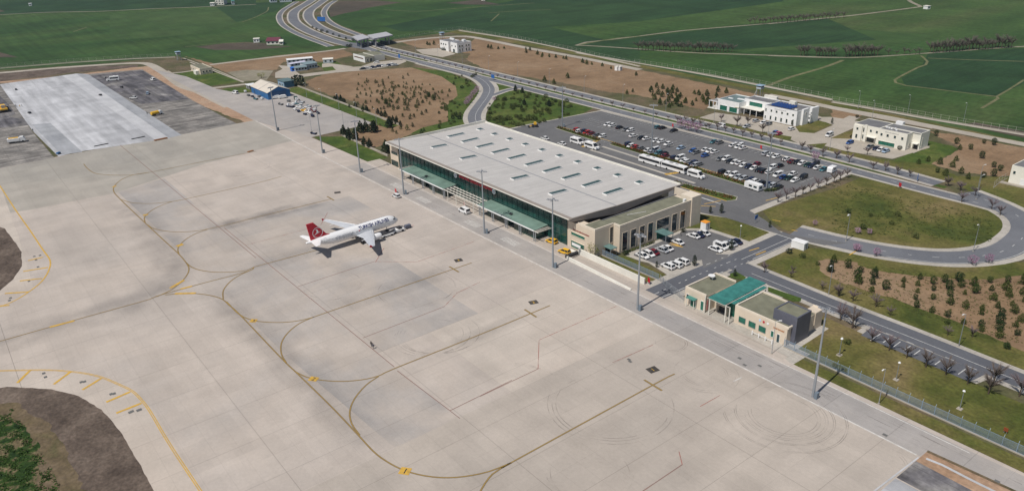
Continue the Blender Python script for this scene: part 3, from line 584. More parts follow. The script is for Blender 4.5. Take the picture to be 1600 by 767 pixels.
strip(b, smooth_line(at('S', [(-60,150),(0,233),(60,325),(120,410),(170,485),(200,530),(195,570),(170,610),(130,645),(60,690),(-20,722)]), 1.5), .5, Z8+.012)
for v, pts in (('T', [((122,285),(70,336)), ((283,291),(215,342)), ((405,318),(330,364)), ((520,372),(425,413)), ((566,417),(465,457))]), ('S', [((112,531),(172,517)), ((93,574),(192,558)), ((80,612),(168,602)), ((20,662),(115,656)), ((0,712),(38,709))])):
    for p_, q_ in pts: strip(b, at(v, [p_, q_]), .8, Z8+.024)
for v, p_, q_, w_ in (('U',(105,566),(131,567),1.9), ('V',(214,318),(247,323),1.9), ('V',(575,685),(617,691),2.2), ('S',(572,350),(592,347),1.5), ('S',(706,474),(732,465),1.6), ('S',(680,641),(736,609),1.1), ('S',(720,645),(768,633),.9), ('S',(699,663),(783,661),1.1), ('T',(199,114),(298,88),1.0), ('S',(450,238),(464,232),1.2)):
    strip(b, at(v, [p_, q_]), w_, Z8+.036)
tag(b.build('yellow_marking', YBR), kind='structure')
b = MB()                                                # black characters on the yellow ground signs and the small dark stand boxes
for v, p_, q_, w_ in (('U',(922,328),(952,322),2.4), ('W',(197,18),(230,11),2.2), ('W',(672,290),(708,277),2.4), ('U',(441,56),(466,53),2.2)):
    strip(b, at(v, [p_, q_]), w_, Z9+.012)
tag(b.build('stand_marking', worn('black_marking', (.05, .045, .04), .3, 1.0)), kind='structure')
def ground_text(txt, v, p0, p1, size, mat_, z, name, flip=False):
    a, b_ = at(v, [p0, p1]); c = ((a[0]+b_[0])/2, (a[1]+b_[1])/2); d = np.array([b_[0]-a[0], b_[1]-a[1]]); d /= np.linalg.norm(d)
    n = np.array([-d[1], d[0]]); vs, fs = text_shape(txt, size, .02); mb = MB()
    mb.add([(c[0]+d[0]*x+n[0]*(y-size*.35), c[1]+d[1]*x+n[1]*(y-size*.35), z) for x, y in vs], fs)
    tag(mb.build(name, mat_), kind='structure')
BLK = plain('black_paint', (.03, .03, .03), .7)
ground_text('1', 'V', (572,684), (622,692), 2.2, BLK, Z9+.03, 'marking_character'); ground_text('2', 'V', (212,318), (250,323), 2.0, BLK, Z9+.03, 'marking_character')
ground_text('3', 'U', (103,566), (135,567), 2.0, BLK, Z9+.03, 'marking_character')
for t_, v, p0, p1 in (('1','W',(672,290),(708,277)), ('2','W',(197,18),(230,11)), ('3','U',(922,328),(952,322))): ground_text(t_, v, p0, p1, 1.7, YBR, Z9+.03, 'marking_character')
b = MB()
for v, pts in (('U',[(0,195),(680,750)]), ('V',[(565,288),(775,447),(815,478)]), ('S',[(480,70),(1023,520)]), ('U',[(295,430),(600,330)]), ('U',[(555,635),(880,510)]), ('W',[(0,390),(232,280)]), ('V',[(775,447),(1023,325)]), ('W',[(640,775),(808,662)])):
    strip(b, at(v, pts), .24, Z8+.012)
tag(b.build('red_line', REDD), kind='structure')
b = MB()
for v, pts in (('U',[(605,333),(640,275)]), ('U',[(880,510),(932,455),(1023,412)]), ('W',[(232,280),(236,165),(545,30)]), ('W',[(808,662),(795,610)]), ('W',[(225,277),(243,280)]), ('U',[(600,330),(770,332),(1000,250)]), ('U',[(88,265),(350,195)]), ('U',[(386,185),(414,135)]), ('W',[(530,255),(690,185)]), ('W',[(880,430),(960,385)])):
    strip(b, at(v, pts), .2, Z8+.016)
tag(b.build('red_line', REDM), kind='structure')
b = MB()
strip(b, [(434,-147.4),(335,-146.2),(150,-146.6),(52.9,-147)], .42, Z8+.012); strip(b, [(318,-156.9),(140,-156.2),(93,-156.1),(46,-156.1)], .28, Z8+.012)
for x0, y0 in ZEB:
    for k in range(9): strip(b, [(x0+4-k*.95, y0+1.7), (x0+4-k*.95, y0-1.7)], .42, Z9)
strip(b, [(95,-140),(94.8,-143)], .3, Z8+.02)
tag(b.build('white_marking', WHT), kind='structure')
WHR = worn('road_white', (.60, .60, .58), .3, .8)
b = MB()
dashes(b, up2, .2, Z7, 3, 5); dashes(b, lowr, .2, Z7, 3, 5); strip(b, smooth_line(slink, 2), .22, Z7, .6); strip(b, smooth_line(loop[2:9], 2), .2, Z7, 4.2); dashes(b, loop, .2, Z7, 3, 5)
strip(b, smooth_line([(129,-194.4),(100,-193.8),(76,-193.8),(48,-193.3),(0,-193.3)], 3), .2, Z7+.006, -.6)
dashes(b, [(100,-190.6),(58,-190.2),(0,-190)], .2, Z7+.006, 3, 2.5); dashes(b, [(130,-190.4),(101,-190.4)], .22, Z7+.006, 3, 2)
for off in (0.0,): dashes(b, [(139.5,-160),(139.5,-180),(138.8,-200)], .22, Z7+.006, 2.2, 1.2)
dashes(b, [(142.6,-188),(142.3,-200)], .22, Z7+.006, 2.2, 1.2); dashes(b, [(135.8,-186),(135.2,-202)], .22, Z7+.006, 2.2, 1.2)
strip(b, [(136.6,-160),(136,-185)], .25, Z7+.006); strip(b, [(135.4,-203),(135,-226)], .25, Z7+.006); strip(b, [(137.6,-200),(137.4,-226)], .2, Z7+.006); strip(b, [(143,-226.6),(134.8,-226.8)], .35, Z7+.006)
for p_, q_ in (((290,390),(230,430)), ((343,415),(305,443)), ((410,437),(368,467)), ((470,463),(428,491)), ((528,488),(490,515)), ((660,543),(615,575)), ((728,572),(688,603)), ((800,600),(755,632))):
    strip(b, at('O', [p_, q_]), .25, Z7+.006)
for k in range(8): strip(b, at('c4', [(840+k*8-40*0,640+0), (840+k*8,640)])[:1]+[tuple(np.add(at1('c4', 840+k*8, 640), (0.1, 0)))], .1, Z7)
# bay lines of the big car park
for yc in (-305, -284.5, -266.5):
    for x_ in np.arange(168, 306, 2.9): strip(b, [(x_, yc+.2), (x_, yc+4.8)], .12, Z7+.004)
for x_ in np.arange(168, 306, 2.9): strip(b, [(x_, -289.8), (x_, -285)], .12, Z7+.004)
for k in range(5): strip(b, at('K', [(1005+k*16,170+k*6),(1005+k*16+120,170+k*6+38)]), .18, Z7+.006)
tag(b.build('road_marking', WHR), kind='structure')
b = MB()
for p_, q_ in (((150,125),(178,100)),): pass
for t0, t1 in (((540,155),(480,210)),): pass
ym = worn('road_yellow', (.66, .40, .07), .35, 1.2)
for k in range(4):
    a0 = at1('c6', 520+k*26, 165+k*7); strip(b, [a0, (a0[0]-3.2, a0[1])], .35, Z8)
for k in range(4):
    a0 = at1('c6', 500+k*32, 190+k*6); strip(b, [a0, (a0[0]-2.2, a0[1]-1.2)], .35, Z8)
for p_, q_ in (((500,430),(560,412)), ((540,455),(600,432)), ((1100,455),(1150,425)), ((755,305),(790,312)), ((640,245),(690,255)), ((230,150),(330,130)), ((200,160),(300,165)), ((600,130),(670,112))): strip(b, at('L', [p_, q_]), .45, Z8)
tag(b.build('yellow_marking', ym), kind='structure')
# tyre marks: rings left by turning vehicles, scuffs under the stands
TY = worn('tyre_mark', (.24, .215, .195), .98, .18, lo_=.31, hi_=.54)
TY3 = worn('fresh_tyre_mark', (.20, .185, .17), .97, .25, lo_=.36, hi_=.62)
TY2 = worn('rubber_smear', (.20, .19, .185), .97, .12, lo_=.35, hi_=.62)
b = MB(); rnd = random.Random(3)
def ring(cx, cy, r, a0, a1, w_=.22, ec=1.0):
    n = 40; pts = [(cx+r*math.cos(R(a0+(a1-a0)*i/n)), cy+r*ec*math.sin(R(a0+(a1-a0)*i/n))) for i in range(n+1)]; strip(b, pts, w_, Z9+.004)
cx, cy = at1('Q', 95, 310)
for r in (7.4, 8.0, 9.2, 9.7, 10.6, 11.3, 13.4, 14.0): ring(cx, cy, r+rnd.uniform(-.2, .2), rnd.uniform(0, 60), rnd.uniform(250, 340), .16)
tag(b.build('tyre_mark', TY3), kind='structure'); b = MB()
cx, cy = at1('W', 520, 420)
for r in (13.0, 13.9, 15.0): ring(cx, cy, r, rnd.uniform(-30, 60), rnd.uniform(160, 260), .24)
cx, cy = at1('W', 900, 300)
for r in (5.2, 5.8, 7.6, 8.1): ring(cx+rnd.uniform(-.4,.4), cy, r, rnd.uniform(0, 60), rnd.uniform(200, 330), .18)
cx, cy = at1('W', 760, 175)
for r in (4.0, 4.6): ring(cx, cy, r, 20, 240, .2)
cx, cy = at1('Q', 690, 590)
for r in (4.2, 4.8, 6.1): ring(cx, cy, r, 60, 250, .16)
for v, x_, y_, r in (('U', 430, 425, 9), ('U', 780, 440, 11), ('U', 860, 620, 10), ('V', 700, 150, 9), ('E', 880, 470, 6), ('W', 450, 690, 8), ('S', 960, 160, 12)):
    cx, cy = at1(v, x_, y_)
    for k in range(3): ring(cx+rnd.uniform(-1, 1), cy+rnd.uniform(-1, 1), r+k*.7, rnd.uniform(0, 120), rnd.uniform(180, 330), .2)
for k in range(4): strip(b, smooth_line(at('W', [(100,262+k*4),(170,258+k*3),(230,275+k*2),(290,300+k)])), .18, Z9+.004)
for k in range(40):                                     # straight wheel tracks along the service road and the stands
    x0 = rnd.uniform(60, 300); y0 = rnd.uniform(-155, -148.5); strip(b, [(x0, y0), (x0-rnd.uniform(10, 40), y0+rnd.uniform(-.6, .6))], .2, Z9+.004)
tag(b.build('tyre_mark', TY), kind='structure')
U_ = Z8+.008
soft_strip('rubber_smear', [(smooth_line(at('U', [(60,372),(120,352),(370,285)])), 14, U_), (smooth_line(at('U', [(350,553),(420,530),(940,350)])), 12, U_+.002), (smooth_line(at('W', [(-300,265),(0,143),(200,60)])), 8, U_+.004),
 (smooth_line(at('S', [(800,410),(1023,358),(1200,315)])), 13, U_+.002), (smooth_line(at('U', [(-60,202),(0,188),(420,82)])), 13, U_+.004), (smooth_line(at('T', [(-160,212),(-60,185),(300,85),(600,2)])), 20, U_+.006),
 (smooth_line(at('S', [(470,270),(540,350),(640,450),(690,520),(690,580),(640,640),(560,700),(400,740)])), 17, U_), (smooth_line(at('V', [(-200,-60),(0,140),(170,300),(300,430),(400,540),(500,650)])), 12, U_+.008)], fading('rubber_smear', (.19, .185, .185), .24))

b = MB()
for v, pts in (('T', [(175,298),(182,313),(325,333),(338,331),(444,381),(456,379),(520,454),(528,450),(552,446),(560,443)]), ('S', [(137,514),(160,510),(152,556),(116,613),(42,680),(38,690),(144,528)]), ('Q', [(700,432),(1372,710)]), ('N', [(520,690),(550,730),(640,735)]), ('W', [(595,243),(600,251)])):
    for x, y in pts: c = at1(v, x, y); strip(b, [(c[0]-.5, c[1]), (c[0]+.5, c[1])], .75, Z9+.02)
tag(b.build('drain_cover', plain('worn_grate', (.13, .13, .125), .9)), kind='structure')
# ---------------------------------------------------------------- terminal
def off_of(t): return tuple(t.location)
def win(T, x, y, wd, z0, z1, face, gl=GLD, frame=WHITE, name='window', dep=.12, label=None):
    """a window: frame proud of the wall and a pane inside it. face: 'Y+' looks to +Y, 'X-' looks to -X"""
    o = off_of(T); f = .08
    fr = MB(o); pn = MB(o)
    if face == 'Y+':
        for a in ((x-wd/2, x+wd/2, y+.003, y+dep, z0-f, z0), (x-wd/2, x+wd/2, y+.003, y+dep, z1, z1+f), (x-wd/2-f, x-wd/2, y+.003, y+dep, z0-f, z1+f), (x+wd/2, x+wd/2+f, y+.003, y+dep, z0-f, z1+f)): fr.box(*a)
        pn.box(x-wd/2, x+wd/2, y+.005, y+.05, z0, z1)
    elif face == 'X-':
        for a in ((x-dep, x-.003, y-wd/2, y+wd/2, z0-f, z0), (x-dep, x-.003, y-wd/2, y+wd/2, z1, z1+f), (x-dep, x-.003, y-wd/2-f, y-wd/2, z0-f, z1+f), (x-dep, x-.003, y+wd/2, y+wd/2+f, z0-f, z1+f)): fr.box(*a)
        pn.box(x-.05, x-.005, y-wd/2, y+wd/2, z0, z1)
    w_ = fr.build(name, frame, T); p_ = pn.build('pane', gl, w_)
    if label: w_['label'] = label
    return w_
def wall_text(T, txt, x, y, z, size, mat_, face='Y+', name='lettering', bold=.03, depth=.06, sx=1.0, width=None):
    vs, fs = text_shape(txt, size, bold); sx = width/(max(v[0] for v in vs)-min(v[0] for v in vs)) if width else sx; mb = MB(off_of(T)); n = len(vs)
    if face == 'Y+': A = [(x-u*sx, y+depth, z+v) for u, v in vs]
    elif face == 'X-': A = [(x-depth, y-u*sx, z+v) for u, v in vs]
    mb.add(A, fs); return mb.build(name, mat_, T)
ROOFL = layered('pale_metal_roof', [(.3, (.455, .44, .42)), (.55, (.49, .472, .448)), (.75, (.465, .447, .424))], scale=.04, mid=.3, mid_amt=.04, fine=1.5, fine_amt=.03, rough=.55, joints=[(2.9, 400, .05, .9)], streak=((1.2, .05), .8, .09))
T = thing('terminal_building', 'long airport terminal with pale roof, rows of skylights and dark green glass front', 'terminal', (242, -190, 0)); o = off_of(T)
mb = MB(o)
mb.box(299.6, 307.6, -216, -164.4, 0, 10.8).box(184, 299.6, -216, -215.2, 0, 10.5).box(184, 184.8, -215.2, -164.8, 0, 10.6).box(299.6, 305, -176, -164.4, 10.8, 11.3).box(299.6, 299.9, -164.4, -163.9, 0, 10.6)
mb.box(300.6, 304.6, -164.4, -164.1, 8.9, 10.6)
mb.build('wall', BEIGE, T)
mb = MB(o); mb.box(184.8, 299.6, -165.2, -164.5, 0.02, 11.7)
gf = mb.build('glass_facade', GLF, T)
mb = MB(o)
for x in np.arange(184.8, 299.6, 3.1): mb.box(x-.07, x+.07, -164.5, -164.32, 0, 11.7)
for z in (3.4, 5.4, 7.4, 9.4): mb.box(184.8, 299.6, -164.5, -164.36, z-.05, z+.05)
mb.build('mullion', plain('dark_green_mullion', (.03, .09, .08), .4), gf)
mb = MB(o); mb.box(184.2, 299.6, -165.2, -215, -.2, .3); mb.build('floor_slab', ROOFD, T)
for x, z0, z1, w_ in ((303.2, 6.2, 7.2, 6.5), (304, 0.6, 3.0, 6.0)): win(T, x, -164.4, w_, z0, z1, 'Y+', GLF, DARK)
mb = MB(o); prof = [(-162.6, 12.1), (-184, 11.15), (-217.6, 10.95), (-217.6, 10.6), (-184, 10.8), (-162.6, 11.7)]
mb.sidex(prof[::-1], 180.2, 305.4)
rf = mb.build('roof', ROOFL, T)
mb = MB(o); mb.sidex([(-161.4, 12.0), (-162.58, 12.14), (-163.6, 12.0), (-164.4, 11.75), (-161.4, 11.75)], 180.3, 305.3)
mb.build('eaves', BRN, T)
mb = MB(o); mb.sidex([(-161.2, 11.7), (-161.2, 12.03), (-161.38, 12.03), (-161.38, 11.7)], 180.0, 305.6)
mb.box(305.4, 305.9, -217.6, -161.4, 11.0, 12.2).box(180.0, 305.9, -218.1, -217.6, 10.6, 11.45); 
rim = mb.build('roof_edge', OFFW, T)
mb = MB(o); pr = [(-161.1, 11.95), (-162.6, 12.2), (-184, 11.3), (-217.8, 11.1), (-219.8, 11.0), (-217.6, 10.2), (-184, 8.25), (-172, 9.7), (-163, 10.9), (-161.1, 11.7)]
mb.sidex(pr, 179.7, 180.15); mb.sidex([(-163, 10.6), (-184, 8.3), (-217.6, 10.2), (-217.6, 10.5), (-184, 8.7), (-163, 10.9)], 180.15, 185.5)
mb.build('fascia', BRN, T)
mb = MB(o); mb.sidex([(-183.7, 11.22), (-184.3, 11.22), (-184.3, 11.1), (-183.7, 11.1)], 180.3, 305.3); mb.build('roof_seam', GREY, T)
def roof_z(y): return 12.1+(y+162.6)*(.95/21.4) if y > -184 else 11.15+(y+184)*(.2/33.6)
def skylight(x, y0, y1, wd):
    k = MB(o); za, zb = roof_z(y0), roof_z(y1)
    k.sidex([(y0, za-.1), (y0, za+.45), (y1, zb+.45), (y1, zb-.1)], x-wd/2-.25, x+wd/2+.25); s_ = k.build('skylight', WHITE, T)
    p = MB(o); n = max(1, int(abs(y1-y0)/1.35)); dy = (y1-y0-(-.2 if y1 < y0 else .2))/n
    for i in range(n):
        ya = y0+(-.1)+dy*i; yb = ya+dy*.9; p.sidex([(ya, roof_z(ya)+.46), (ya, roof_z(ya)+.56), (yb, roof_z(yb)+.56), (yb, roof_z(yb)+.46)], x-wd/2, x+wd/2)
    p.build('glazing', SKYG, s_)
SKYG = plain('skylight_glass', (.05, .09, .085), .2, var=.25, scale=.9)
for i in range(10): skylight(295.2-i*11.57, -188.6, -197.8, 1.9)
for i in range(10): skylight(296.0-i*11.59, -206.4, -209.2, 2.3)
for x in (284.4, 261.6, 226.2, 203.4): skylight(x, -172.8, -180.8, 1.9)
wall_text(T, 'SİVAS NURİ DEMİRAĞ HAVALİMANI', 239.2, -164.3, 8.6, 1.75, plain('red_sign', (.62, .02, .04), .5), bold=.07, depth=.2, width=22.6)
for x in (253.0, 226.6):
    mb = MB(o); mb.mat(WHITE); mb.tube((x, -164.3, 8.8), (x, -164.0, 8.8), 1.05, n=24); mb.mat(plain('pale_emblem', (.42, .48, .55), .5)); mb.tube((x, -164.0, 8.8), (x, -163.96, 8.8), .65, n=20); mb.build('emblem', None, T)
def canopy(x0, x1, y0, y1, z, sheetm, posts=True):
    mb = MB(o); mb.mat(sheetm); mb.sidex([(y0, z+.12), (y1, z+.5), (y1, z+.38), (y0, z)], x0, x1); mb.mat(WHITE).box(x0-.1, x1+.1, y0-.0, y0+.18, z-.25, z+.16)
    for x in np.arange(x0+.2, x1, 2.9): mb.box(x-.06, x+.06, y1+.1, y0+0, z-.28, z-.02)
    c = mb.build('canopy', None, T)
    for x in np.linspace(x0+.6, x1-.6, max(2, int((x1-x0)/8)+1)):
        k = MB(o); k.tube((x, y0-.4, 0), (x, y0-.4, z-.1), .18); k.tube((x-1.0, y0-.4, 0), (x-1.0, y0-.4, z-.1), .18); k.build('post', STEEL, c)
    return c
for (x0, x1) in ((253, 287), (194.6, 229)):
    c = canopy(x0, x1, -157.7, -164.3, 4.3, PALEC)
    mb = MB(o); mb.box(x0+1.5, x0+14, -163.9, -159.6, 0, 3.7).box(x0+18, x1-3, -163.9, -160.2, 0, 3.7); mb.build('glass_lobby', GLF, T)
mb = MB(o)                                             # open pergola beams between and beside the two canopies
for y in (-157.7, -159.4, -161.1, -162.8): mb.box(229.2, 252.8, y-.09, y+.09, 4.15, 4.45)
for x in np.arange(230, 253, 2.3): mb.box(x-.06, x+.06, -163.4, -157.3, 4.46, 4.6)
for x in (232, 238, 244, 250): mb.tube((x, -157.9, 0), (x, -157.9, 4.15), .15)
for x0 in (287.1, 192.2):
    for k in range(4): mb.box(x0+k*.6, x0+k*.6+.12, -164, -157.6, 4.2, 4.4)
    mb.box(x0-.1, x0+2.3, -157.8, -157.6, 4.1, 4.3)
mb.each('pergola_beam', OFFW, T)
for xc in (272, 213):
    mb = MB(o); mb.mat(DARK).box(xc-2, xc-.6, -161.3, -160.2, 4.75, 4.95)
    mb.mat(STEEL)
    for k in range(7): mb.box(xc+1-5+k*1.6-.04, xc+1-5+k*1.6+.04, -159.2, -158.1, 4.62, 4.7)
    mb.box(xc-4.4, xc+6, -158.1, -157.95, 4.62, 4.75); mb.build('canopy_frame', None, T)

# low wing at the near end of the terminal
T = thing('terminal_wing', 'beige terminal wing with tall dark windows facing the small car park', 'building', (174, -190, 0)); o = off_of(T)
mb = MB(o); mb.box(170.5, 177.4, -173, -164.3, 0, 9.7).box(177.4, 183.7, -168, -164.3, 0, 9.7).box(167.5, 176.3, -211, -173, 0, 9.6)
mb.box(176.3, 183.7, -211, -173, 0, 7.2)
w_ = mb.build('wall', BEIGE, T)
mb = MB(o); 
for a in ((170.5, 178.9, -164.7, -164.3), (170.5, 170.9, -173, -164.7), (167.5, 170.5, -173.4, -173), (167.5, 167.9, -211, -173.4), (167.9, 171, -211, -210.6)): mb.box(*a, 9.7, 10.45)
mb.box(167.2, 172.5, -214.6, -209.4, 0, 11.4).box(172.5, 180, -214.6, -214.2, 8, 11.0)
mb.each('parapet', BEIGE2, T)
mb = MB(o); mb.box(170.9, 177.0, -173, -164.7, 9.7, 9.78).box(167.9, 176.1, -209.4, -173, 9.6, 9.7); mb.build('roof', ROOFG, T)
mb = MB(o); mb.box(176.4, 183.6, -211, -173, 7.2, 7.3).box(175.9, 176.3, -211, -173, 9.0, 9.9); mb.build('dark_recess_lining', ROOFD, T)  # dark floor and edge of the roof recess, its shade put into the colour
mb = MB(o); mb.tube((174, -183, 9.75), (171.5, -190, 9.85), .07); mb.box(168.4, 169.2, -207.6, -206.6, 9.7, 11.0); mb.each('roof_unit', WHITE, T)
for y, wd in ((-175.5, 2.4), (-179.6, 2.5), (-183.9, 2.4), (-188.1, 2.5), (-194.5, 6.5), (-200.6, 2.6), (-205, 2.6)):
    win(T, 167.5, y, wd, .7 if wd < 5 else 3.9, 7.3, 'X-', GLY, BEIGE2, dep=.1)
win(T, 167.5, -194.5, 6.0, 0.1, 2.9, 'X-', GLG, STEEL, name='entrance')
GTC = plain('grey_teal_canopy', (.12, .21, .20), .3, var=.15)
mb = MB(o); mb.box(162.1, 167.4, -194.4, -190.4, 3.3, 3.5); c = mb.build('canopy', GTC, T)
for y in (-190.6, -194.2): k = MB(o); k.tube((162.4, y, 0), (162.4, y, 3.3), .12); k.build('post', STEEL, c)
mb = MB(o); mb.box(166.6, 170.4, -171.2, -168.2, 3.2, 3.38); c = mb.build('canopy', GTC, T)
for y in (-168.4, -171): k = MB(o); k.tube((167, y, 0), (167, y, 3.2), .1); k.build('post', STEEL, c)
win(T, 170.5, -170.4, 2.0, .1, 2.6, 'X-', GLY, DARK, name='door')
win(T, 170.5, -172.0, 1.5, 3.6, 9.3, 'X-', GLY, BEIGE2)
win(T, 178.7, -164.3, 6.8, 5.1, 6.2, 'Y+', GLG, BEIGE2, dep=.2); win(T, 178.8, -164.3, 6.6, .5, 3.0, 'Y+', GLG, BEIGE2, dep=.2)
mb = MB(o); mb.box(181.6, 177.2, -164.1, -164.05, 1.3, 2.4); mb.build('banner', WHITE, T)
wall_text(T, 'SİVAS NURİ DEMİRAĞ HAVALİMANI', 177.3, -164.3, 7.0, .62, plain('dark_red_lettering', (.3, .05, .04), .5), bold=.03, depth=.08, sx=.8)

# small terminal beside the side road
T = thing('guest_terminal', 'low beige building with a teal glass entrance roof beside the side road', 'building', (113, -170, 0)); o = off_of(T)
mb = MB(o); mb.box(122.4, 130, -176.6, -162.6, 0, 5.1).box(96.6, 113.4, -177, -164.2, 0, 5.1).box(113.4, 122.4, -176, -167, 0, 4.7)
mb.box(96.4, 99.4, -180.6, -177, 0, 5.4).mat(BEIGE)
mb.build('wall', None, T)
mb = MB(o)
for a in ((122.4, 130, -163, -162.6), (129.6, 130, -176.2, -163), (122.4, 130, -176.6, -176.2), (99, 113.4, -164.6, -164.2), (113, 113.4, -176.6, -164.6), (99, 113.4, -177, -176.6), (96.4, 99.4, -180.6, -180.2), (96.3, 96.7, -167.6, -164.2), (96.7, 99, -164.6, -164.2)): mb.box(*a, 5.1, 5.65)
mb.build('parapet', BEIGE2, T)
mb = MB(o); mb.box(122.5, 129.6, -176.2, -163, 5.1, 5.2).box(99, 113, -176.6, -164.6, 5.1, 5.2).box(96.7, 99, -177, -164.6, 5.1, 5.18); mb.build('roof', ROOFG, T)
SLATE = plain('slate_cladding', (.105, .11, .14), .5, var=.1); SLATED = SLATE
mb = MB(o); mb.mat(SLATE); mb.box(95.3, 102.5, -172.6, -166.1, 0, 8.0); mb.mat(ROOFG); mb.box(95.7, 102.1, -172.2, -166.5, 8.0, 8.06)
mb.mat(SLATE)
for a in ((95.3, 102.5, -172.6, -172.2), (95.3, 102.5, -166.5, -166.1), (95.3, 95.7, -172.2, -166.5), (102.1, 102.5, -172.2, -166.5)): mb.box(*a, 8.0, 8.3)
mb.build('tower_block', None, T)
mb = MB(o); mb.sidex([(-161.9, 5.55), (-161.9, 5.7), (-181, 6.1), (-181, 5.95)], 115.3, 121.1); mb.sidex([(-164.5, 5.3), (-164.5, 5.42), (-179.5, 5.75), (-179.5, 5.62)], 113.9, 115.28)
c = mb.build('canopy', TEALC, T)
mb = MB(o)
for x in (121.15, 119.1, 117.2, 115.1): mb.sidex([(-161.7, 5.4), (-161.7, 5.52), (-181.2, 5.92), (-181.2, 5.8)], x-.06, x+.06)
for y in (-162, -166, -170, -174, -178, -181): mb.box(113.6, 121.5, y-.06, y+.06, 5.3, 5.4)
mb.build('beam', OFFW, c)
for x in (122.2, 120.6, 115.0, 113.6): k = MB(o); k.tube((x, -162.1, 0), (x, -162.1, 5.4), .14); k.build('post', OFFW, c)
for x, y in ((121, -180.6), (115, -180.6)): k = MB(o); k.tube((x, y, 0), (x, y, 5.7), .14); k.build('post', OFFW, c)
mb = MB(o); mb.mat(GLG).box(114.2, 121.6, -166.95, -166.6, 0, 4.4); mb.mat(BEIGE2).box(116.9, 120.5, -166.6, -165.2, 2.6, 3.0).box(120.3, 120.6, -166.6, -165.2, 0, 2.6).box(116.8, 117.1, -166.6, -165.2, 0, 2.6); mb.mat(DARK).box(117.1, 120.3, -166.6, -166.4, 0, 2.6); mb.build('entrance', None, T)
mb = MB(o); mb.box(125.3, 128.4, -164.2, -160.9, 3.05, 3.2); c = mb.build('canopy', TEALC, T)
for x in (125.5, 128.2): k = MB(o); k.tube((x, -161.2, 0), (x, -161.2, 3.05), .1); k.build('post', OFFW, c)
for x in (110.7, 107.4, 104.1): win(T, x, -164.2, 2.1, 1.0, 2.65, 'Y+', GLG, plain('grey_window_frame', (.2, .22, .22), .5))
win(T, 100.9, -164.2, .8, .9, 2.7, 'Y+', GLG, WHITE); win(T, 99.0, -164.2, .8, 0.05, 2.5, 'Y+', GLD, WHITE, name='door'); win(T, 123.5, -162.6, 1.0, .3, 3.2, 'Y+', GLG, WHITE); win(T, 128.9, -162.6, .8, 2.2, 3.4, 'Y+', GLD, WHITE)
win(T, 126.8, -162.6, 1.8, .05, 2.4, 'Y+', GLG, WHITE, name='door')
wall_text(T, 'DEVLET KONUKEVİ', 99.1, -164.2, 3.75, .5, plain('orange_lettering', (.45, .17, .05), .5), depth=.08, sx=.75)
for x, c_ in ((105.1, (.45, .6, .8)), (103.9, (.5, .03, .05)), (102.6, (.8, .8, .8))):
    mb = MB(o); mb.mat(plain('emblem_%d' % int(x*10), c_, .5)); mb.tube((x, -164.2, 4.2), (x, -164.1, 4.2), .34, n=14); mb.build('emblem', None, T)
mb = MB(o); 
for i, z in enumerate(np.linspace(1.6, 4.2, 6)): mb.box(121.2, 121.35, -162.3, -161.85, z, z+.3)
mb.build('sign', plain('red_white_sign', (.45, .12, .12), .5), T)
mb = MB(o); mb.tube((128.0, -172.4, 5.2), (128.0, -172.4, 5.9), .1)
vs = []; n = 14
for r_, z_ in ((.05, .0), (.5, .12), (.85, .36), (1.05, .7)): vs.append([(128.0+.5*z_+r_*math.cos(2*math.pi*i/n), -172.4+r_*math.sin(2*math.pi*i/n), 5.9+z_) for i in range(n)])
mb.loft(vs); mb.build('satellite_dish', WHITE, T)

def block_wall(mb, x0, x1, y0, y1, h, par=.5): mb.box(x0, x1, y0, y1, 0, h-par)
def parapet(mb, x0, x1, y0, y1, h, par=.5, t=.3):
    for a in ((x0, x1, y1-t, y1), (x0, x1, y0, y0+t), (x0, x0+t, y0+t, y1-t), (x1-t, x1, y0+t, y1-t)): mb.box(*a, h-par, h)
# white office with a flat solar roof
T = thing('office_building', 'white two-storey office with blue solar panels and a low glazed wing', 'building', (245, -362, 0)); o = off_of(T)
mb = MB(o); block_wall(mb, 219.5, 239.3, -369.6, -354.5, 7.9); block_wall(mb, 239.3, 257, -370.5, -361, 7.6); block_wall(mb, 255.6, 270, -371, -354.6, 6.2); mb.box(239.3, 240.2, -361, -356, 0, 7.9)
mb.box(218.4, 219.5, -363.5, -358.5, 0, 8.4).box(218.2, 219.5, -372.5, -366, 0, 7.9); mb.build('wall', WHITE, T)
mb = MB(o); parapet(mb, 219.5, 239.3, -369.6, -354.5, 7.9); parapet(mb, 239.3, 257, -370.5, -361, 7.6); parapet(mb, 255.6, 270, -371, -354.6, 6.2); mb.build('parapet', WHITE, T)
mb = MB(o); mb.box(219.8, 239, -369.3, -354.8, 7.4, 7.45).box(239.6, 256.7, -370.2, -361.3, 7.1, 7.15).mat(ROOFD); mb.build('roof', None, T)
mb = MB(o); mb.box(256, 269.7, -370.7, -354.9, 5.7, 5.75); mb.build('roof', plain('blue_grey_roof', (.13, .18, .18), .8, scale=.3, var=.2), T)
mb = MB(o); mb.box(258, 263, -364, -362.5, 5.75, 6.2).box(265, 268, -362, -361, 5.75, 6.1); mb.each('roof_unit', WHITE, T)
mb = MB(o); mb.mat(OFFW).box(242.2, 255.5, -361, -355.6, 3.5, 3.8); mb.mat(plain('cream_canopy', (.62, .58, .40), .6)).box(255.6, 258, -358, -354.2, 3.4, 3.6); mb.build('porch_roof', None, T)
mb = MB(o)
for x in (245, 249, 253): mb.tube((x, -356, 0), (x, -356, 3.5), .18)
mb.each('column', WHITE, T)
win(T, 248.5, -361, 12, .2, 3.1, 'Y+', GLD, WHITE); win(T, 249.3, -361, 8.4, 4.2, 6.4, 'Y+', GLG, WHITE)
for x, w__ in ((265.8, 4.8), (259.2, 5.2)): win(T, x, -354.6, w__, .3, 3.1, 'Y+', GLG, WHITE, dep=.2)
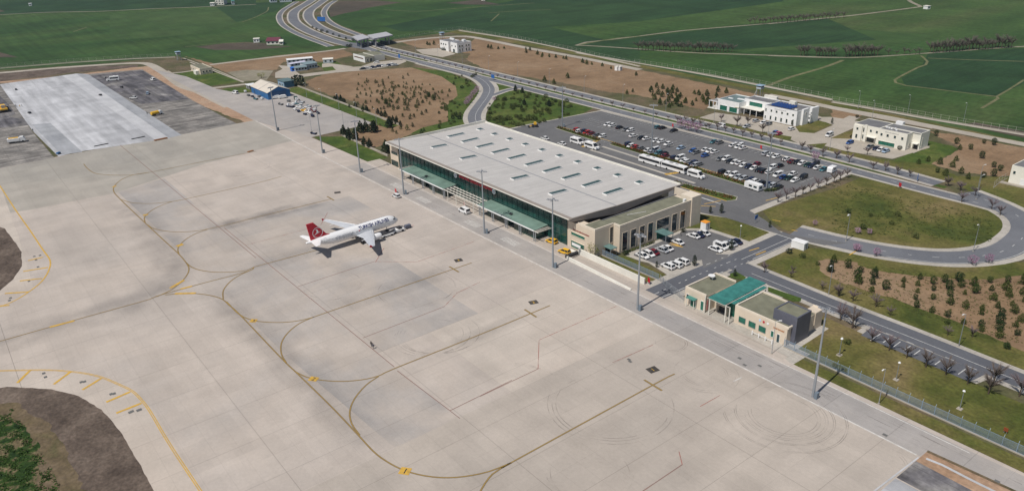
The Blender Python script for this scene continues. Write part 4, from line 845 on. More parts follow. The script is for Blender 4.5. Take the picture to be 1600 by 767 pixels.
for x in (234.8, 231.6, 228.3, 225.0, 221.7):
    win(T, x, -354.5, .95, 5.1, 6.2, 'Y+', GLD, OFFW)
    win(T, x+.1, -354.5, .95, .9, 2.9, 'Y+', GLD, OFFW)
for z in (1.0, 4.9): win(T, 238.2, -354.5, .7, z, z+1.5, 'Y+', GLD, OFFW)
for y, z in ((-360.8, 5.2), (-364.6, 5.0), (-364.6, 1.2)): win(T, 219.5 if y < -363.6 else 218.4, y, .9, z, z+1.3, 'X-', GLD, OFFW)
wall_text(T, 'METEOROLOJİ MÜDÜRLÜĞÜ', 229.5, -354.5, 6.7, .55, GREY, depth=.05, bold=.01)
mb = MB(o)
for r_ in range(3):
    for k in range(7):
        x = 225.4+k*1.75; y = -357.4-r_*2.4; mb.add([(x, y, 7.7), (x+1.5, y, 7.7), (x+1.5, y-1.4, 8.5), (x, y-1.4, 8.5), (x, y-1.4, 8.42), (x+1.5, y-1.4, 8.42), (x, y, 7.62), (x+1.5, y, 7.62)], [(3, 2, 1, 0), (4, 5, 7, 6)]); mb.tube((x+.7, y-1.5, 7.45), (x+.7, y-1.5, 8.7), .16, n=6)
mb.build('solar_panel', SOLAR, T)
mb = MB(o); mb.box(229, 232.6, -368.6, -366.4, 7.45, 9.3).box(221.8, 223.2, -358.5, -357.5, 7.45, 8.1).box(243, 251, -372, -370.4, 0, 8.9); mb.each('roof_unit', OFFW, T)
mb = MB(o)
for z, r_ in ((5.4, .9), (1.4, .9), (3.6, .7)): mb.box(217.2, 218.2, -364.6, -363.3, z, z+1.1)
mb.each('balcony', WHITE, T)
T2 = thing('pergola', 'white open pergola on a pale terrace beside the low glazed wing', 'pergola', (273, -357, 0)); o = off_of(T2)
mb = MB(o)
for x in (270.6, 273.2, 276.0):
    for y in (-354.8, -361.5): mb.box(x-.15, x+.15, y-.15, y+.15, .2, 4.1)
mb.box(270.3, 276.3, -355, -354.6, 4.1, 4.4).box(270.3, 276.3, -361.7, -361.3, 4.1, 4.4)
for x in np.arange(270.6, 276.2, .9): mb.box(x-.06, x+.06, -361.3, -355, 4.15, 4.35)
mb.build('frame', WHITE, T2); mb = MB(o); mb.box(270.1, 276.8, -362.5, -354, 0, .2); mb.build('terrace', OFFW, T2)

# cream office near the right edge
T = thing('office_building', 'cream two-storey office with a grey flat roof and green ground floor strip window', 'building', (174, -361, 0)); o = off_of(T)
CREAM = plain('cream_render', (.74, .715, .63), .8, scale=.15, var=.08)
mb = MB(o); mb.box(161.5, 175.2, -359.2, -353.8, 0, 7.5).box(157.8, 175.2, -367.6, -359.2, 0, 7.5).box(175.2, 188, -367.6, -354.6, 0, 7.4).box(181.2, 182.4, -354.6, -354.0, 0, 8.3).box(183.6, 188, -354.6, -354.0, 0, 7.4)
mb.build('wall', CREAM, T)
mb = MB(o); parapet(mb, 161.5, 175.2, -359.0, -353.8, 8.0); parapet(mb, 157.8, 175.2, -367.6, -359.2, 8.0); parapet(mb, 175.3, 188, -367.6, -354.6, 7.9); mb.build('parapet', CREAM, T)
mb = MB(o); mb.box(161.8, 174.9, -359.2, -354.1, 7.5, 7.7).box(158.1, 174.9, -367.3, -359.0, 7.5, 7.71).box(175.5, 187.7, -367.3, -354.9, 7.4, 7.7); mb.build('roof', ROOFD, T)
for x in (185.9, 179.4, 176.4): win(T, x, -354.6 if x < 183 else -354.0, .95, 5.2, 6.3, 'Y+', GLD, OFFW)
for x in (173.6, 170.6, 167.1, 163.6): win(T, x, -353.8, 1.0, 4.8, 6.0, 'Y+', GLD, OFFW)
win(T, 170.6, -353.8, 7.8, .5, 2.3, 'Y+', GLG, OFFW, dep=.2); win(T, 185.9, -354.0, .95, 1.1, 3.0, 'Y+', GLD, OFFW); win(T, 182.9, -354.6, .7, 1.2, 3.2, 'Y+', GLD, OFFW); win(T, 182.9, -354.6, .7, 4.6, 6.6, 'Y+', GLD, OFFW)
win(T, 179.0, -354.6, 3.6, .2, 2.6, 'Y+', GLD, OFFW, name='entrance')
mb = MB(o); mb.box(176.2, 181, -354.6, -352.8, 2.9, 3.15).box(158, 160.8, -359.2, -357.0, 3.0, 3.25); mb.build('porch_roof', OFFW, T)
win(T, 161.5, -356.8, .8, .8, 2.8, 'X-', GLD, OFFW); 
k = MB(o); k.box(158.6, 160.4, -359.2, -359.1, 0, 2.3); k.build('door', DARK, T)
win(T, 157.8, -361.2, .6, 1.0, 5.5, 'X-', GLD, OFFW)
wall_text(T, 'DEVLET HAVA MEYDANLARI', 168.8, -353.8, 6.75, .5, GREY, depth=.05, bold=.01)
mb = MB(o); mb.box(170.8, 174.2, -369.2, -367.0, 7.6, 9.2)
for x, y in ((173.4, -359), (172.0, -358.6), (169.5, -359.3), (168.0, -357.4), (170.6, -358)): mb.box(x, x+.8, y, y+.8, 7.71, 8.2)
mb.each('roof_unit', WHITE, T)
mb = MB(o); mb.box(156.8, 161.4, -368.2, -353, 0, .22); mb.build('plinth', PATHM, T)
# block at the right edge
T = thing('office_building', 'cream block cut off by the right edge of the picture, with a pale shutter', 'building', (108, -348, 0)); o = off_of(T)
mb = MB(o); mb.box(98, 112, -356, -340.7, 0, 7.2); mb.build('wall', CREAM, T)
mb = MB(o); parapet(mb, 98, 112, -356, -340.7, 7.8, .6); mb.build('parapet', CREAM, T); mb = MB(o); mb.box(98.3, 111.7, -355.7, -341, 7.2, 7.25); mb.build('roof', ROOFD, T)
mb = MB(o); mb.box(104.6, 107.8, -340.7, -340.6, .3, 3.0); mb.build('shutter', WHITE, T); mb = MB(o); mb.box(98, 114.5, -340.6, -338.6, 0, .5); mb.build('terrace', PATHM, T)
win(T, 110.6, -340.7, .9, 4.4, 5.6, 'Y+', GLD, OFFW)
# white office at the top
T = thing('office_building', 'white two-storey office near the gate road at the top', 'building', (544, -360, 0)); o = off_of(T)
mb = MB(o); mb.box(543, 556.2, -364, -353.2, 0, 7.4).box(531, 540.5, -367.6, -353.6, 0, 7.4).box(540.5, 543, -364, -355.4, 0, 7.4).box(542.2, 543.6, -353.2, -352.4, 0, 8.0); mb.build('wall', WHITE, T)
mb = MB(o); parapet(mb, 543, 556.2, -364, -353.2, 7.9); parapet(mb, 531, 540.5, -367.6, -353.6, 7.9); mb.build('parapet', WHITE, T)
mb = MB(o); mb.box(543.3, 555.9, -363.7, -353.5, 7.4, 7.45).box(531.3, 540.2, -367.3, -353.9, 7.4, 7.45).box(540.5, 543, -364, -355.4, 7.4, 7.43); mb.build('roof', ROOFD, T)
for x in (554, 550.6, 547.2): win(T, x, -353.2, 1.6, 4.6, 5.8, 'Y+', GLD, OFFW)
for x in (538.6, 533.6): win(T, x, -353.6, 1.3, 4.6, 5.8, 'Y+', GLD, OFFW)
win(T, 536, -353.6, 2.6, .1, 2.8, 'Y+', GLD, OFFW, name='entrance'); win(T, 550, -353.2, 1.2, 1, 3, 'Y+', GLD, OFFW)
for y in (-356, -358.4, -362.4, -365): win(T, 531, y, 1.3, 4.6, 6.0, 'X-', GLD, OFFW); win(T, 531, y, 1.2, .9, 3.2, 'X-', GLD, OFFW)
mb = MB(o); mb.box(536, 539, -366, -363.6, 7.45, 9.0).box(549, 555, -363.6, -362.4, 7.45, 8.8); mb.each('roof_unit', WHITE, T)

# hangar and the smaller buildings behind it
T = thing('hangar', 'blue clad hangar with a pale gable roof beside the equipment yard', 'hangar', (495, -181, 0)); o = off_of(T)
mb = MB(o); mb.sidex([(-173.6, 0), (-173.6, 4.5), (-181, 7.5), (-188.4, 4.5), (-188.4, 0)][::-1], 480.3, 509.5); mb.build('wall', BLUE, T)
mb = MB(o); mb.sidex([(-173.2, 4.4), (-173.2, 4.6), (-181, 7.75), (-188.8, 4.6), (-188.8, 4.4), (-181, 7.55)][::-1], 480.0, 509.9)
rf = mb.build('roof', plain('cream_sheet_roof', (.60, .55, .47), .6, scale=.2), T); mb = MB(o); mb.sidex([(-173.15, 4.62), (-173.15, 4.66), (-181, 7.81), (-188.85, 4.66), (-188.85, 4.62), (-181, 7.77)][::-1], 494.8, 495.2); mb.build('seam', GREY, rf)
mb = MB(o); mb.box(480.1, 480.3, -185.5, -176.5, 0, 4.6); mb.build('door', plain('dark_blue_door', (.02, .07, .17), .5), T)
mb = MB(o); mb.box(503, 505, -173.6, -173.5, 0, 3); mb.build('door', plain('dark_blue_door', (.02, .07, .17), .5), T)
T = thing('workshop', 'small pale blue flat-roofed building behind the blue hangar', 'building', (512, -199, 0)); o = off_of(T)
mb = MB(o); mb.mat(plain('pale_blue_panel', (.25, .38, .50), .6)).box(507, 517.6, -202.6, -195.4, 0, 4.2); mb.mat(plain('mid_blue_panel', (.06, .17, .27), .6)).box(506.9, 507, -202.4, -195.6, .3, 3.9); mb.build('wall', None, T)
mb = MB(o); mb.box(506.5, 518, -203, -195, 4.2, 4.45); mb.build('roof', plain('teal_grey_roof', (.10, .16, .17), .8), T); win(T, 510, -195.4, 1.4, 1, 2.6, 'Y+', GLD, WHITE); win(T, 514, -195.4, 2, .1, 2.6, 'Y+', GLD, WHITE, name='door')
T = thing('shed', 'small shed with a white slab roof between the hangar and the path', 'shed', (523, -178.5, 0)); o = off_of(T)
mb = MB(o); mb.box(520, 526, -181, -176, 0, 2.6); mb.build('wall', GREY, T); mb = MB(o); mb.box(519.5, 526.5, -181.5, -175.5, 2.6, 2.9); mb.build('roof', WHITE, T); k = MB(o); k.box(522, 523.2, -176, -175.93, 0, 2.1); k.build('door', DARK, T)
T = thing('guard_building', 'beige single-storey building on grass by the watchtower at the top left', 'building', (608, -172, 0)); o = off_of(T)
mb = MB(o); mb.box(597.8, 620.5, -177, -168, 0, 4.0); mb.build('wall', OFFW if False else BEIGE, T); mb = MB(o); parapet(mb, 597.8, 620.5, -177, -168, 4.5); mb.build('parapet', BEIGE2, T); mb = MB(o); mb.box(598.1, 620.2, -176.7, -168.3, 4.0, 4.05); mb.build('roof', ROOFG, T)
mb = MB(o); mb.box(600, 606, -168, -165.4, 0, 2.9); mb.build('annex', OFFW, T)
for x in (618, 614, 610): win(T, x, -168, 1.4, 1.6, 2.8, 'Y+', GLD, OFFW)
for y in (-170.2, -172.6, -175): win(T, 597.8, y, 1.1, 1.5, 2.7, 'X-', GLD, OFFW)
T = thing('gate_office', 'white and grey single-storey office next to the crowded roadside parking', 'building', (559, -285, 0)); o = off_of(T)
mb = MB(o); mb.mat(WHITE).box(549.6, 568.8, -279.6, -279.2, 0, 4.8); mb.mat(plain('grey_beige_render', (.36, .34, .28), .8)).box(549.6, 568.8, -287.5, -279.6, 0, 4.2); mb.mat(OFFW).box(550, 568, -297, -287.5, 0, 4.6); mb.build('wall', None, T)
mb = MB(o); mb.box(549.9, 568.5, -287.2, -279.6, 4.2, 4.3).box(550.3, 567.7, -296.7, -287.8, 4.6, 4.68); mb.build('roof', ROOFG, T)
win(T, 559.5, -279.2, 15, 2.5, 3.4, 'Y+', plain('rust_window', (.12, .06, .05), .4), OFFW); win(T, 549.6, -281.4, .9, .8, 2.8, 'X-', GLD, OFFW); win(T, 549.6, -284.5, 2.2, .1, 3.0, 'X-', GLD, OFFW, name='door')
# container offices
T = thing('container_office', 'long prefab office with a white ribbed roof', 'prefab office', (596, -246, 0), R(-79)); 
def container(name, label, cat, v, p0, p1, wd, h, roof, wallm, nwin=3, off=0):
    a, b_ = at(v, [p0, p1]); L_ = math.hypot(b_[0]-a[0], b_[1]-a[1]); an = math.atan2(b_[1]-a[1], b_[0]-a[0])
    T_ = thing(name, label, cat, ((a[0]+b_[0])/2, (a[1]+b_[1])/2, 0), an)
    mb = MB(); mb.box(-L_/2, L_/2, 0.0, wd, 0.1, h); mb.build('wall', wallm, T_)
    mb = MB(); mb.sidex([(-.3, h), (-.3, h+.15), (wd/2, h+.7), (wd+.3, h+.15), (wd+.3, h)][::-1], -L_/2-.3, L_/2+.3); mb.build('roof', roof, T_)
    for i in range(nwin):
        x = -L_/2+L_*(i+.5)/nwin; k = MB(); k.box(x-.7, x+.7, -.06, -.003, 1.0, 2.2); k.build('window', GLD, T_)
    return T_
bpy.data.objects.remove(T)
BR_ = plain('blue_grey_sheet_roof', (.20, .27, .29), .6); LW = plain('light_grey_panel', (.45, .50, .54), .6)
container('container_office', 'long prefab office with a white ribbed roof, farthest of the group', 'prefab office', 'ct', (240,245), (725,200), 7, 2.6, WHITE, LW, 6)
container('container_office', 'middle prefab office with a pale lavender roof, between two others', 'prefab office', 'ct', (300,320), (590,270), 5, 2.5, plain('pale_lavender_roof', (.55, .55, .66), .6), LW, 4)
container('container_office', 'prefab office with a grey roof and pale walls nearest the access road', 'prefab office', 'ct', (390,400), (620,370), 8, 2.6, BR_, LW, 4)
container('container_office', 'taller grey-roofed prefab office with green gable at the right of the group', 'prefab office', 'ct', (600,355), (815,320), 10, 3.6, BR_, LW, 4)
container('storage_container', 'bright blue container at the left end of the grey-roofed prefab', 'container', 'ct', (320,400), (385,392), 4, 2.6, plain('bright_blue', (.03, .15, .55), .5), plain('bright_blue', (.03, .15, .55), .5), 1)
container('container_office', 'small white prefab cabin standing alone on the path edge', 'prefab office', 'ct', (925,240), (1115,228), 6, 2.9, OFFW, LW, 2)
# gate hall
T = thing('gate_hall', 'grey flat canopy spanning the access road with kiosks beneath', 'gate', (626, -331, 0)); o = off_of(T)
mb = MB(o); mb.mat(plain('pale_grey_membrane', (.40, .40, .42), .7)); mb.prism([(612,-306.5),(636,-313),(641,-326),(618,-321)], 6.2, 7.2); mb.prism([(606,-318.5),(628,-324),(632,-345),(611,-340)], 6.9, 7.9); mb.build('roof', None, T)
for k, (x, y) in enumerate(((614,-310),(632,-315),(619,-319),(636,-324),(608,-321),(612,-336),(627,-341),(628,-330))): k_ = MB(o); k_.box(x-.5, x+.5, y-.5, y+.5, 0, 6.3); k_.build('column', GREY, T)
for x, y in ((622,-312.5),(620,-325.5),(618,-333)): k_ = MB(o); k_.box(x-3, x+3, y-1, y+1, 0, 3); k_.build('kiosk', plain('dark_blue_grey_kiosk', (.05, .07, .10), .4), T)

def watchtower(label, x, y, h):
    T_ = thing('watchtower', label, 'watchtower', (x, y, 0)); mb = MB()
    for sx in (-1, 1):
        for sy in (-1, 1): k = MB(); k.tube((sx*1.5, sy*1.5, 0), (sx*1.1, sy*1.1, h-2.2), .16, n=6); k.build('leg', STEEL, T_)
    mb.box(-1.6, 1.6, -1.6, 1.6, h-2.3, h-1.2); mb.build('cabin', LW, T_)
    mb = MB(); mb.box(-1.5, 1.5, -1.5, 1.5, h-1.2, h-.3); mb.build('window_band', GLD, T_)
    mb = MB(); mb.box(-2.1, 2.1, -2.1, 2.1, h-.3, h, .3, .3); mb.build('roof', plain('blue_grey_tower_roof', (.25, .35, .45), .6), T_)
    mb = MB()
    for i in range(9): mb.box(1.7+i*.28, 2.0+i*.28, -.5, .5, (h-2.4)*(1-i/9)-.1, (h-2.4)*(1-i/9))
    mb.tube((1.7, .5, h-2.3), (4.3, .5, 0), .07, n=5); mb.tube((1.7, -.5, h-2.3), (4.3, -.5, 0), .07, n=5); mb.build('stair', OFFW, T_)
watchtower('steel watchtower at the corner of the far fence, top left', 673.6, -174.5, 7.4)
watchtower('steel watchtower behind the white office at the top', *at1('P', 691, 64), 7.4)
watchtower('steel watchtower behind the office with solar panels', *at1('P', 1186, 156.5), 9.0)

# far buildings
def house(name, label, cat, v, p0, p1, dep, h, wallm, roofm, gable=0, rows=1, cols=3, ext=None):
    a, b_ = at(v, [p0, p1]); L_ = math.hypot(b_[0]-a[0], b_[1]-a[1]); an = math.atan2(b_[1]-a[1], b_[0]-a[0])
    T_ = thing(name, label, cat, ((a[0]+b_[0])/2, (a[1]+b_[1])/2, 0), an)
    mb = MB(); mb.box(-L_/2, L_/2, 0, dep, 0, h)
    if gable: mb.sidex([(0, h), (dep, h), (dep/2, h+gable)][::-1] if False else [(0, h), (dep/2, h+gable), (dep, h)], -L_/2+.1, L_/2-.1)
    mb.build('wall', wallm, T_); mb = MB()
    if gable: mb.sidex([(-.6, h-.15), (-.6, h+.1), (dep/2, h+gable+.3), (dep+.6, h+.1), (dep+.6, h-.15), (dep/2, h+gable+.05)][::-1], -L_/2-.5, L_/2+.5)
    else: mb.box(-L_/2-.3, L_/2+.3, -.3, dep+.3, h, h+.35)
    mb.build('roof', roofm, T_)
    for r_ in range(rows):
        for i in range(cols):
            x = -L_/2+L_*(i+.5)/cols; z = h*(r_+.35)/rows; k = MB(); k.box(x-.14*L_/cols*1.6, x+.14*L_/cols*1.6, -.08, -.004, z, z+h/rows*.38); k.build('window', GLD, T_)
    return T_
house('apartment_block', 'pale concrete apartment block far beyond the fields, top left', 'building', 'w5', (262,82), (385,78), 14, 16, OFFW, OFFW, 0, 5, 3)
house('farm_shed', 'low white shed left of the pale apartment block', 'shed', 'w5', (178,95), (240,92), 8, 3.4, WHITE, OFFW, 0, 1, 2)
house('farm_shed', 'small teal-roofed shed right of the pale apartment block', 'shed', 'w5', (505,75), (548,72), 8, 4.6, LW, plain('teal_roof', (.10, .30, .27), .6), 0, 1, 2)
house('farmhouse', 'dark maroon roofed barn with pale walls beside the fields', 'barn', 'A', (640,270), (715,268), 11, 3.2, OFFW, plain('maroon_roof', (.13, .03, .05), .7), 2.2, 1, 3)
house('farm_shed', 'pale rounded lean-to at the right end of the maroon barn', 'shed', 'A', (718,272), (738,271), 6, 3.0, OFFW, OFFW, 1.2, 1, 1)
house('cabin', 'white cabin standing alone in the field left of the maroon barn', 'cabin', 'A', (562,258), (596,256), 5, 3.2, WHITE, OFFW, 0, 1, 2)
house('factory_hall', 'pale lavender hall beside the village road at the top', 'building', 'w5', (1220,40), (1400,30), 20, 5, LW, plain('lavender_roof', (.42, .40, .50), .6), 1.5, 1, 5)
house('farmhouse', 'blue-grey roofed house beside the village road, left of the lavender hall', 'house', 'w5', (1080,45), (1180,38), 14, 5, LW, plain('blue_slate_roof', (.06, .07, .13), .6), 2, 1, 3)
house('farm_shed', 'tiny white shed in the far green field, top left', 'shed', 'Y', (174,38), (190,37), 5, 3, WHITE, WHITE, 0, 1, 1)
house('farm_shed', 'tiny white hut at the end of the far right field track', 'shed', 'D', (955,58), (972,56), 5, 3, WHITE, OFFW, 0, 1, 1)
house('farm_shed', 'tiny white hut at the very top centre in the far field', 'shed', 'B', (588,8), (606,7), 6, 3, OFFW, OFFW, 0, 1, 1)
# small cabins
def cabin(label, v, x, y, l, w_, h, rz, m1, m2, name='utility_cabin', cat='cabin'):
    T_ = thing(name, label, cat, (*at1(v, x, y), .1), rz); mb = MB(); mb.box(-l/2, l/2, -w_/2, w_/2, 0, h); mb.build('body', m1, T_)
    mb = MB(); mb.box(-l/2-.12, l/2+.12, -w_/2-.12, w_/2+.12, h, h+.18, .1, .1); mb.build('roof', m2, T_)
    k = MB(); k.box(-l/2-.04, -l/2-.003, -w_*.3, w_*.05, .1, h*.8); k.build('door', GREY, T_); return T_
cabin('white utility cabin on the kerb by the junction near the oval green', 'L', 800, 412, 4.7, 2.6, 2.5, R(3), WHITE, WHITE)
cabin('small white kiosk with an orange top beside the small car park', 'L', 235, 302, 2.4, 2.2, 3.0, 0, WHITE, plain('orange_top', (.75, .30, .03), .5), 'ticket_kiosk', 'kiosk')
for k, (x, y) in enumerate(((1396, 424), (1413, 424))): cabin('white box cabin beside the far service road, '+('left' if k == 0 else 'right')+' one of the pair', 'B', x, y, 2.4, 2.4, 2.8, 0, WHITE, OFFW)
T = thing('food_trailer', 'white trailer with dark windows parked in front of the big car park', 'trailer', (*at1('c4', 885, 575), .1), R(-3)); mb = MB(); mb.side([(-3.6, .5), (-3.6, 2.7), (-3.3, 3.0), (3.3, 3.0), (3.6, 2.6), (3.6, .5)], -1.3, 1.3); mb.build('body', WHITE, T)
for x in (-1.9, .5): k = MB(); k.box(x-.8, x+.8, 1.3, 1.36, 1.4, 2.2); k.build('window', GLD, T)
k = MB(); k.box(-3.66, -3.6, -.8, .8, 1.3, 2.2); k.build('window', GLD, T)
for y in (-1.2, 1.2):
    for x in (-.5, .5): k = MB(); k.tube((x, y-.12, .35), (x, y+.12, .35), .35, n=12); k.build('wheel', TYRE, T)
# ramp walls and retaining edge in front of the wing
T = thing('retaining_wall', 'long pale retaining wall beside the ramp in front of the terminal wing', 'wall', (160, -160, 0)); o = off_of(T)
mb = MB(o); mb.box(146, 176.6, -162.8, -162.3, 0, 2.2); mb.box(176.6, 180.5, -162.8, -161.6, 0, .5); mb.build('wall_panel', OFFW, T)
mb = MB(o); mb.add([(176, -157.2, .1), (176, -156.6, .1), (146, -156.2, .1), (146, -156.8, .1), (176, -157.2, 1.1), (176, -156.6, 1.1), (146, -156.2, .5), (146, -156.8, .5)], [(0, 3, 2, 1), (4, 5, 6, 7), (0, 1, 5, 4), (1, 2, 6, 5), (2, 3, 7, 6), (3, 0, 4, 7)]); mb.build('kerb_wall', OFFW, T)
mb = MB(o); mb.box(176.2, 177.2, -162.3, -157.0, 0, 1.1); mb.mat(DARK).box(176.1, 176.2, -162, -157.4, 0, .8); mb.build('ramp_head', None, T)
# ---------------------------------------------------------------- airliner on the stand
def build_plane():
    nose = np.array(g(621.5, 343, 3.4)); tail = np.array(g(476.5, 382, 4.9)); d = nose-tail; L_ = 37.4; an = math.atan2(d[1], d[0])
    T = thing('airliner', 'white twin-engine airliner with a red tail fin parked on the apron', 'airplane', (nose[0], nose[1], .12), an)
    WH = plain('airliner_white', (.80, .80, .80), .3, spec=.5, var=.02); RD = plain('airliner_red', (.50, .01, .03), .35); NV = plain('navy_lettering', (.02, .03, .12), .4)
    GW = plain('wing_grey', (.50, .52, .55), .4, var=.05); MT = plain('engine_metal', (.25, .25, .26), .35, .7)
    # x: 0 at the nose, -L at the tail; (x, radius, centre z)
    st = [(0, .06, 3.3), (-.25, .45, 3.35), (-.7, .82, 3.45), (-1.4, 1.22, 3.6), (-2.4, 1.6, 3.78), (-3.6, 1.85, 3.9), (-5.2, 1.98, 3.95), (-8, 1.98, 3.95), (-14, 1.98, 3.95), (-20, 1.98, 3.95), (-25, 1.98, 3.95), (-27.5, 1.88, 4.05), (-30, 1.6, 4.3), (-32.5, 1.2, 4.62), (-35, .72, 4.92), (-36.8, .36, 5.08), (-37.4, .2, 5.12)]
    n = 28; rings = [[(x, r*math.cos(2*math.pi*i/n), cz+r*1.02*math.sin(2*math.pi*i/n)) for i in range(n)][::-1] for x, r, cz in st]
    mb = MB(); mb.loft(rings); fus = mb.build('fuselage', WH, T, smooth=True)
    def rad(x):
        for a, b_ in zip(st, st[1:]):
            if b_[0] <= x <= a[0]:
                t = (a[0]-x)/(a[0]-b_[0]); return a[1]+(b_[1]-a[1])*t, a[2]+(b_[2]-a[2])*t
        return .3, 5
    def skin(x, th, side, e=.03):
        r, cz = rad(x); r += e; return (x, side*r*math.cos(th), cz+r*1.02*math.sin(th))
    def patch(mb, x0, x1, t0, t1, side, e=.03, k=2):
        vs = []; 
        for i in range(k+1):
            t = t0+(t1-t0)*i/k; vs += [skin(x0, t, side, e), skin(x1, t, side, e)]
        mb.add(vs, [(2*i, 2*i+1, 2*i+3, 2*i+2) for i in range(k)])
    mb = MB()
    for side in (-1, 1):
        for i in range(46):
            x = -5.8-i*.53
            if -19.4 < x < -18.6: continue
            patch(mb, x, x-.24, .18, .30, side)
    mb.build('window_row', DARK, T)
    mb = MB()
    for side in (-1, 1):
        patch(mb, -1.75, -2.15, .42, .72, side, .04); patch(mb, -1.45, -1.95, .80, 1.50, side, .04); patch(mb, -2.2, -2.8, .38, .66, side, .04)
    mb.build('cockpit_window', DARK, T)
    mb = MB(); mb.mat(plain('door_outline_grey', (.35, .36, .38), .4))
    for side in (-1, 1):
        for x in (-4.6, -30.2):
            for a in ((x, x-.06, -.25, .7), (x-.85, x-.91, -.25, .7), (x, x-.9, .67, .71), (x, x-.9, -.27, -.23)): patch(mb, *a, side, .02, 3)
    mb.build('door_outline', None, T)
    # lettering wrapped round the fuselage side
    vs, fs = text_shape('TURKISH AIRLINES', 1.75, .035)
    for side in (-1, 1):
        mb = MB(); out = []
        for u, v in vs:
            x = -11.1+(u*.86 if side < 0 else -u*.86); th = .40+v/2.0; out.append(skin(x, th, side, .13))
        mb.add(out, fs); mb.build('airline_lettering', NV, T)
    mb = MB()                                           # grey line artwork over the rear windows, small red mark behind the wing
    rn = random.Random(5)
    for side in (-1, 1):
        mb.mat(plain('art_grey', (.22, .23, .27), .5))
        for k in range(9):
            x0 = -19.8-k*.75; th0 = .34-.0*k
            for j in range(6):
                t0 = th0-.55+j*.13+rn.uniform(-.03, .03); xx = x0-rn.uniform(0, .5); patch(mb, xx, xx-rn.uniform(.4, .9), t0, t0+.035, side, .035, 1)
        mb.mat(RD); patch(mb, -17.2, -17.7, .22, .40, side, .045)
    mb.build('side_artwork', None, T)
    def wing(name, x0, y0, z0, c0, x1, y1, z1, c1, th0, th1, mat_, mid=None):
        for side, nm in ((-1, 'right'), (1, 'left')):
            secs = [(x0, y0, z0, c0, th0)]+([mid] if mid else [])+[(x1, y1, z1, c1, th1)]
            rings = []
            for (x, y, z, c, t) in secs: rings.append([(x, side*y, z), (x-c*.12, side*y, z+t*.5), (x-c*.4, side*y, z+t*.6), (x-c, side*y, z), (x-c*.5, side*y, z-t*.35), (x-c*.12, side*y, z-t*.4)])
            mb = MB(); mb.loft(rings); w_ = mb.build(name, mat_, T)
            yield side, w_
    for side, w_ in wing('wing', -11.6, 1.2, 3.0, 7.4, -20.4, 17.0, 4.25, 1.6, .85, .22, GW, (-14.4, 6.4, 3.35, 4.3, .5)):
        mb = MB(); mb.side([(-20.9, 4.2), (-22.1, 4.1), (-22.3, 5.0), (-21.8, 5.0)], side*17.0-.05, side*17.0+.05); mb.build('wing_tip_fence', RD, w_)
        mb = MB(); rr = [[(-11.3, side*1.2, 3.0), (-11.7, side*1.2, 3.45), (-11.9, side*1.2, 2.8)], [(-14.1, side*6.4, 3.35), (-14.5, side*6.4, 3.72), (-14.6, side*6.4, 3.1)], [(-20.2, side*17, 4.25), (-20.5, side*17, 4.42), (-20.6, side*17, 4.1)]]
        mb.loft(rr); mb.build('slat', WH, w_)
        mb = MB()
        for y in (4.0, 8.2, 12.2): xx = -17.2-(y-4)*.36; mb.tube((xx+1.6, side*y, 3.0+.06*y), (xx-1.6, side*y, 2.9+.06*y), .22, .08, 8)
        mb.build('flap_fairing', WH, w_)
    for side in (-1, 1):
        mb = MB(); ex, ey, ez = -11.4, side*5.75, 2.05; nn = 20
        rs = [(0.25, .95), (0, 1.08), (-.5, 1.17), (-2.0, 1.2), (-3.2, 1.05), (-4.2, .78), (-4.6, .62)]
        mb.loft([[(ex+dx, ey+r*math.cos(2*math.pi*i/nn), ez+r*math.sin(2*math.pi*i/nn)) for i in range(nn)][::-1] for dx, r in [(a+0, b_) for a, b_ in rs]])
        e = mb.build('engine', WH, T, smooth=True)
        mb = MB(); mb.tube((ex+.27, ey, ez), (ex+.24, ey, ez), .84, .84, 20); mb.build('intake', DARK, e)
        mb = MB(); mb.tube((ex-4.4, ey, ez), (ex-5.6, ey, ez+.05), .5, .22, 12); mb.build('exhaust_cone', MT, e)
        mb = MB(); mb.side([(ex-.8, 3.1), (ex-4.6, 3.5), (ex-6, 3.3), (ex-4.4, 2.6), (ex-1.5, 2.9)], ey-.18, ey+.18); mb.build('pylon', WH, e)
    for _ in wing('tailplane', -31.6, .6, 5.1, 4.0, -35.1, 6.2, 5.6, 1.5, .35, .14, WH): pass
    mb = MB(); th = .22
    fin = [(-27.2, 5.7), (-29.2, 6.3), (-33.7, 11.75), (-36.3, 11.75), (-35.4, 5.5), (-31, 5.6)]
    mb.side(fin, -th, th); f_ = mb.build('tail_fin', RD, T)
    for side in (-1, 1):                                # white ring with a bird in it
        mb = MB(); cx, cz = -32.6, 7.8; yy = side*(th+.03); N_ = 28
        ro, ri = 1.95, 1.74; vs = [(cx+ro*math.cos(2*math.pi*i/N_), yy, cz+ro*math.sin(2*math.pi*i/N_)) for i in range(N_)]+[(cx+ri*math.cos(2*math.pi*i/N_), yy, cz+ri*math.sin(2*math.pi*i/N_)) for i in range(N_)]
        mb.add(vs, [(i, (i+1) % N_, (i+1) % N_+N_, i+N_) for i in range(N_)])
        bird = [(-1.75, -.85), (-.3, -.35), (1.5, .25), (.35, .05), (.25, .75), (-.1, 1.2), (-.75, 1.35), (-.35, .85), (-.35, .2), (-.75, -.25)]
        mb.add([(cx+u, yy, cz+v) for u, v in bird], [tuple(range(len(bird)))]); mb.build('fin_emblem', WHITE, f_)
    for x, y, r in ((-5.1, 0, .38), (-17.7, 3.8, .58), (-17.7, -3.8, .58)):
        mb = MB(); mb.tube((x, y, r), (x, y*.95, 2.9), .12); ge = mb.build('landing_gear', GREY, T)
        for s_ in (-.42, .42): k = MB(); k.tube((x, y+s_-.18, r), (x, y+s_+.18, r), r, n=16); k.build('wheel', TYRE, ge)
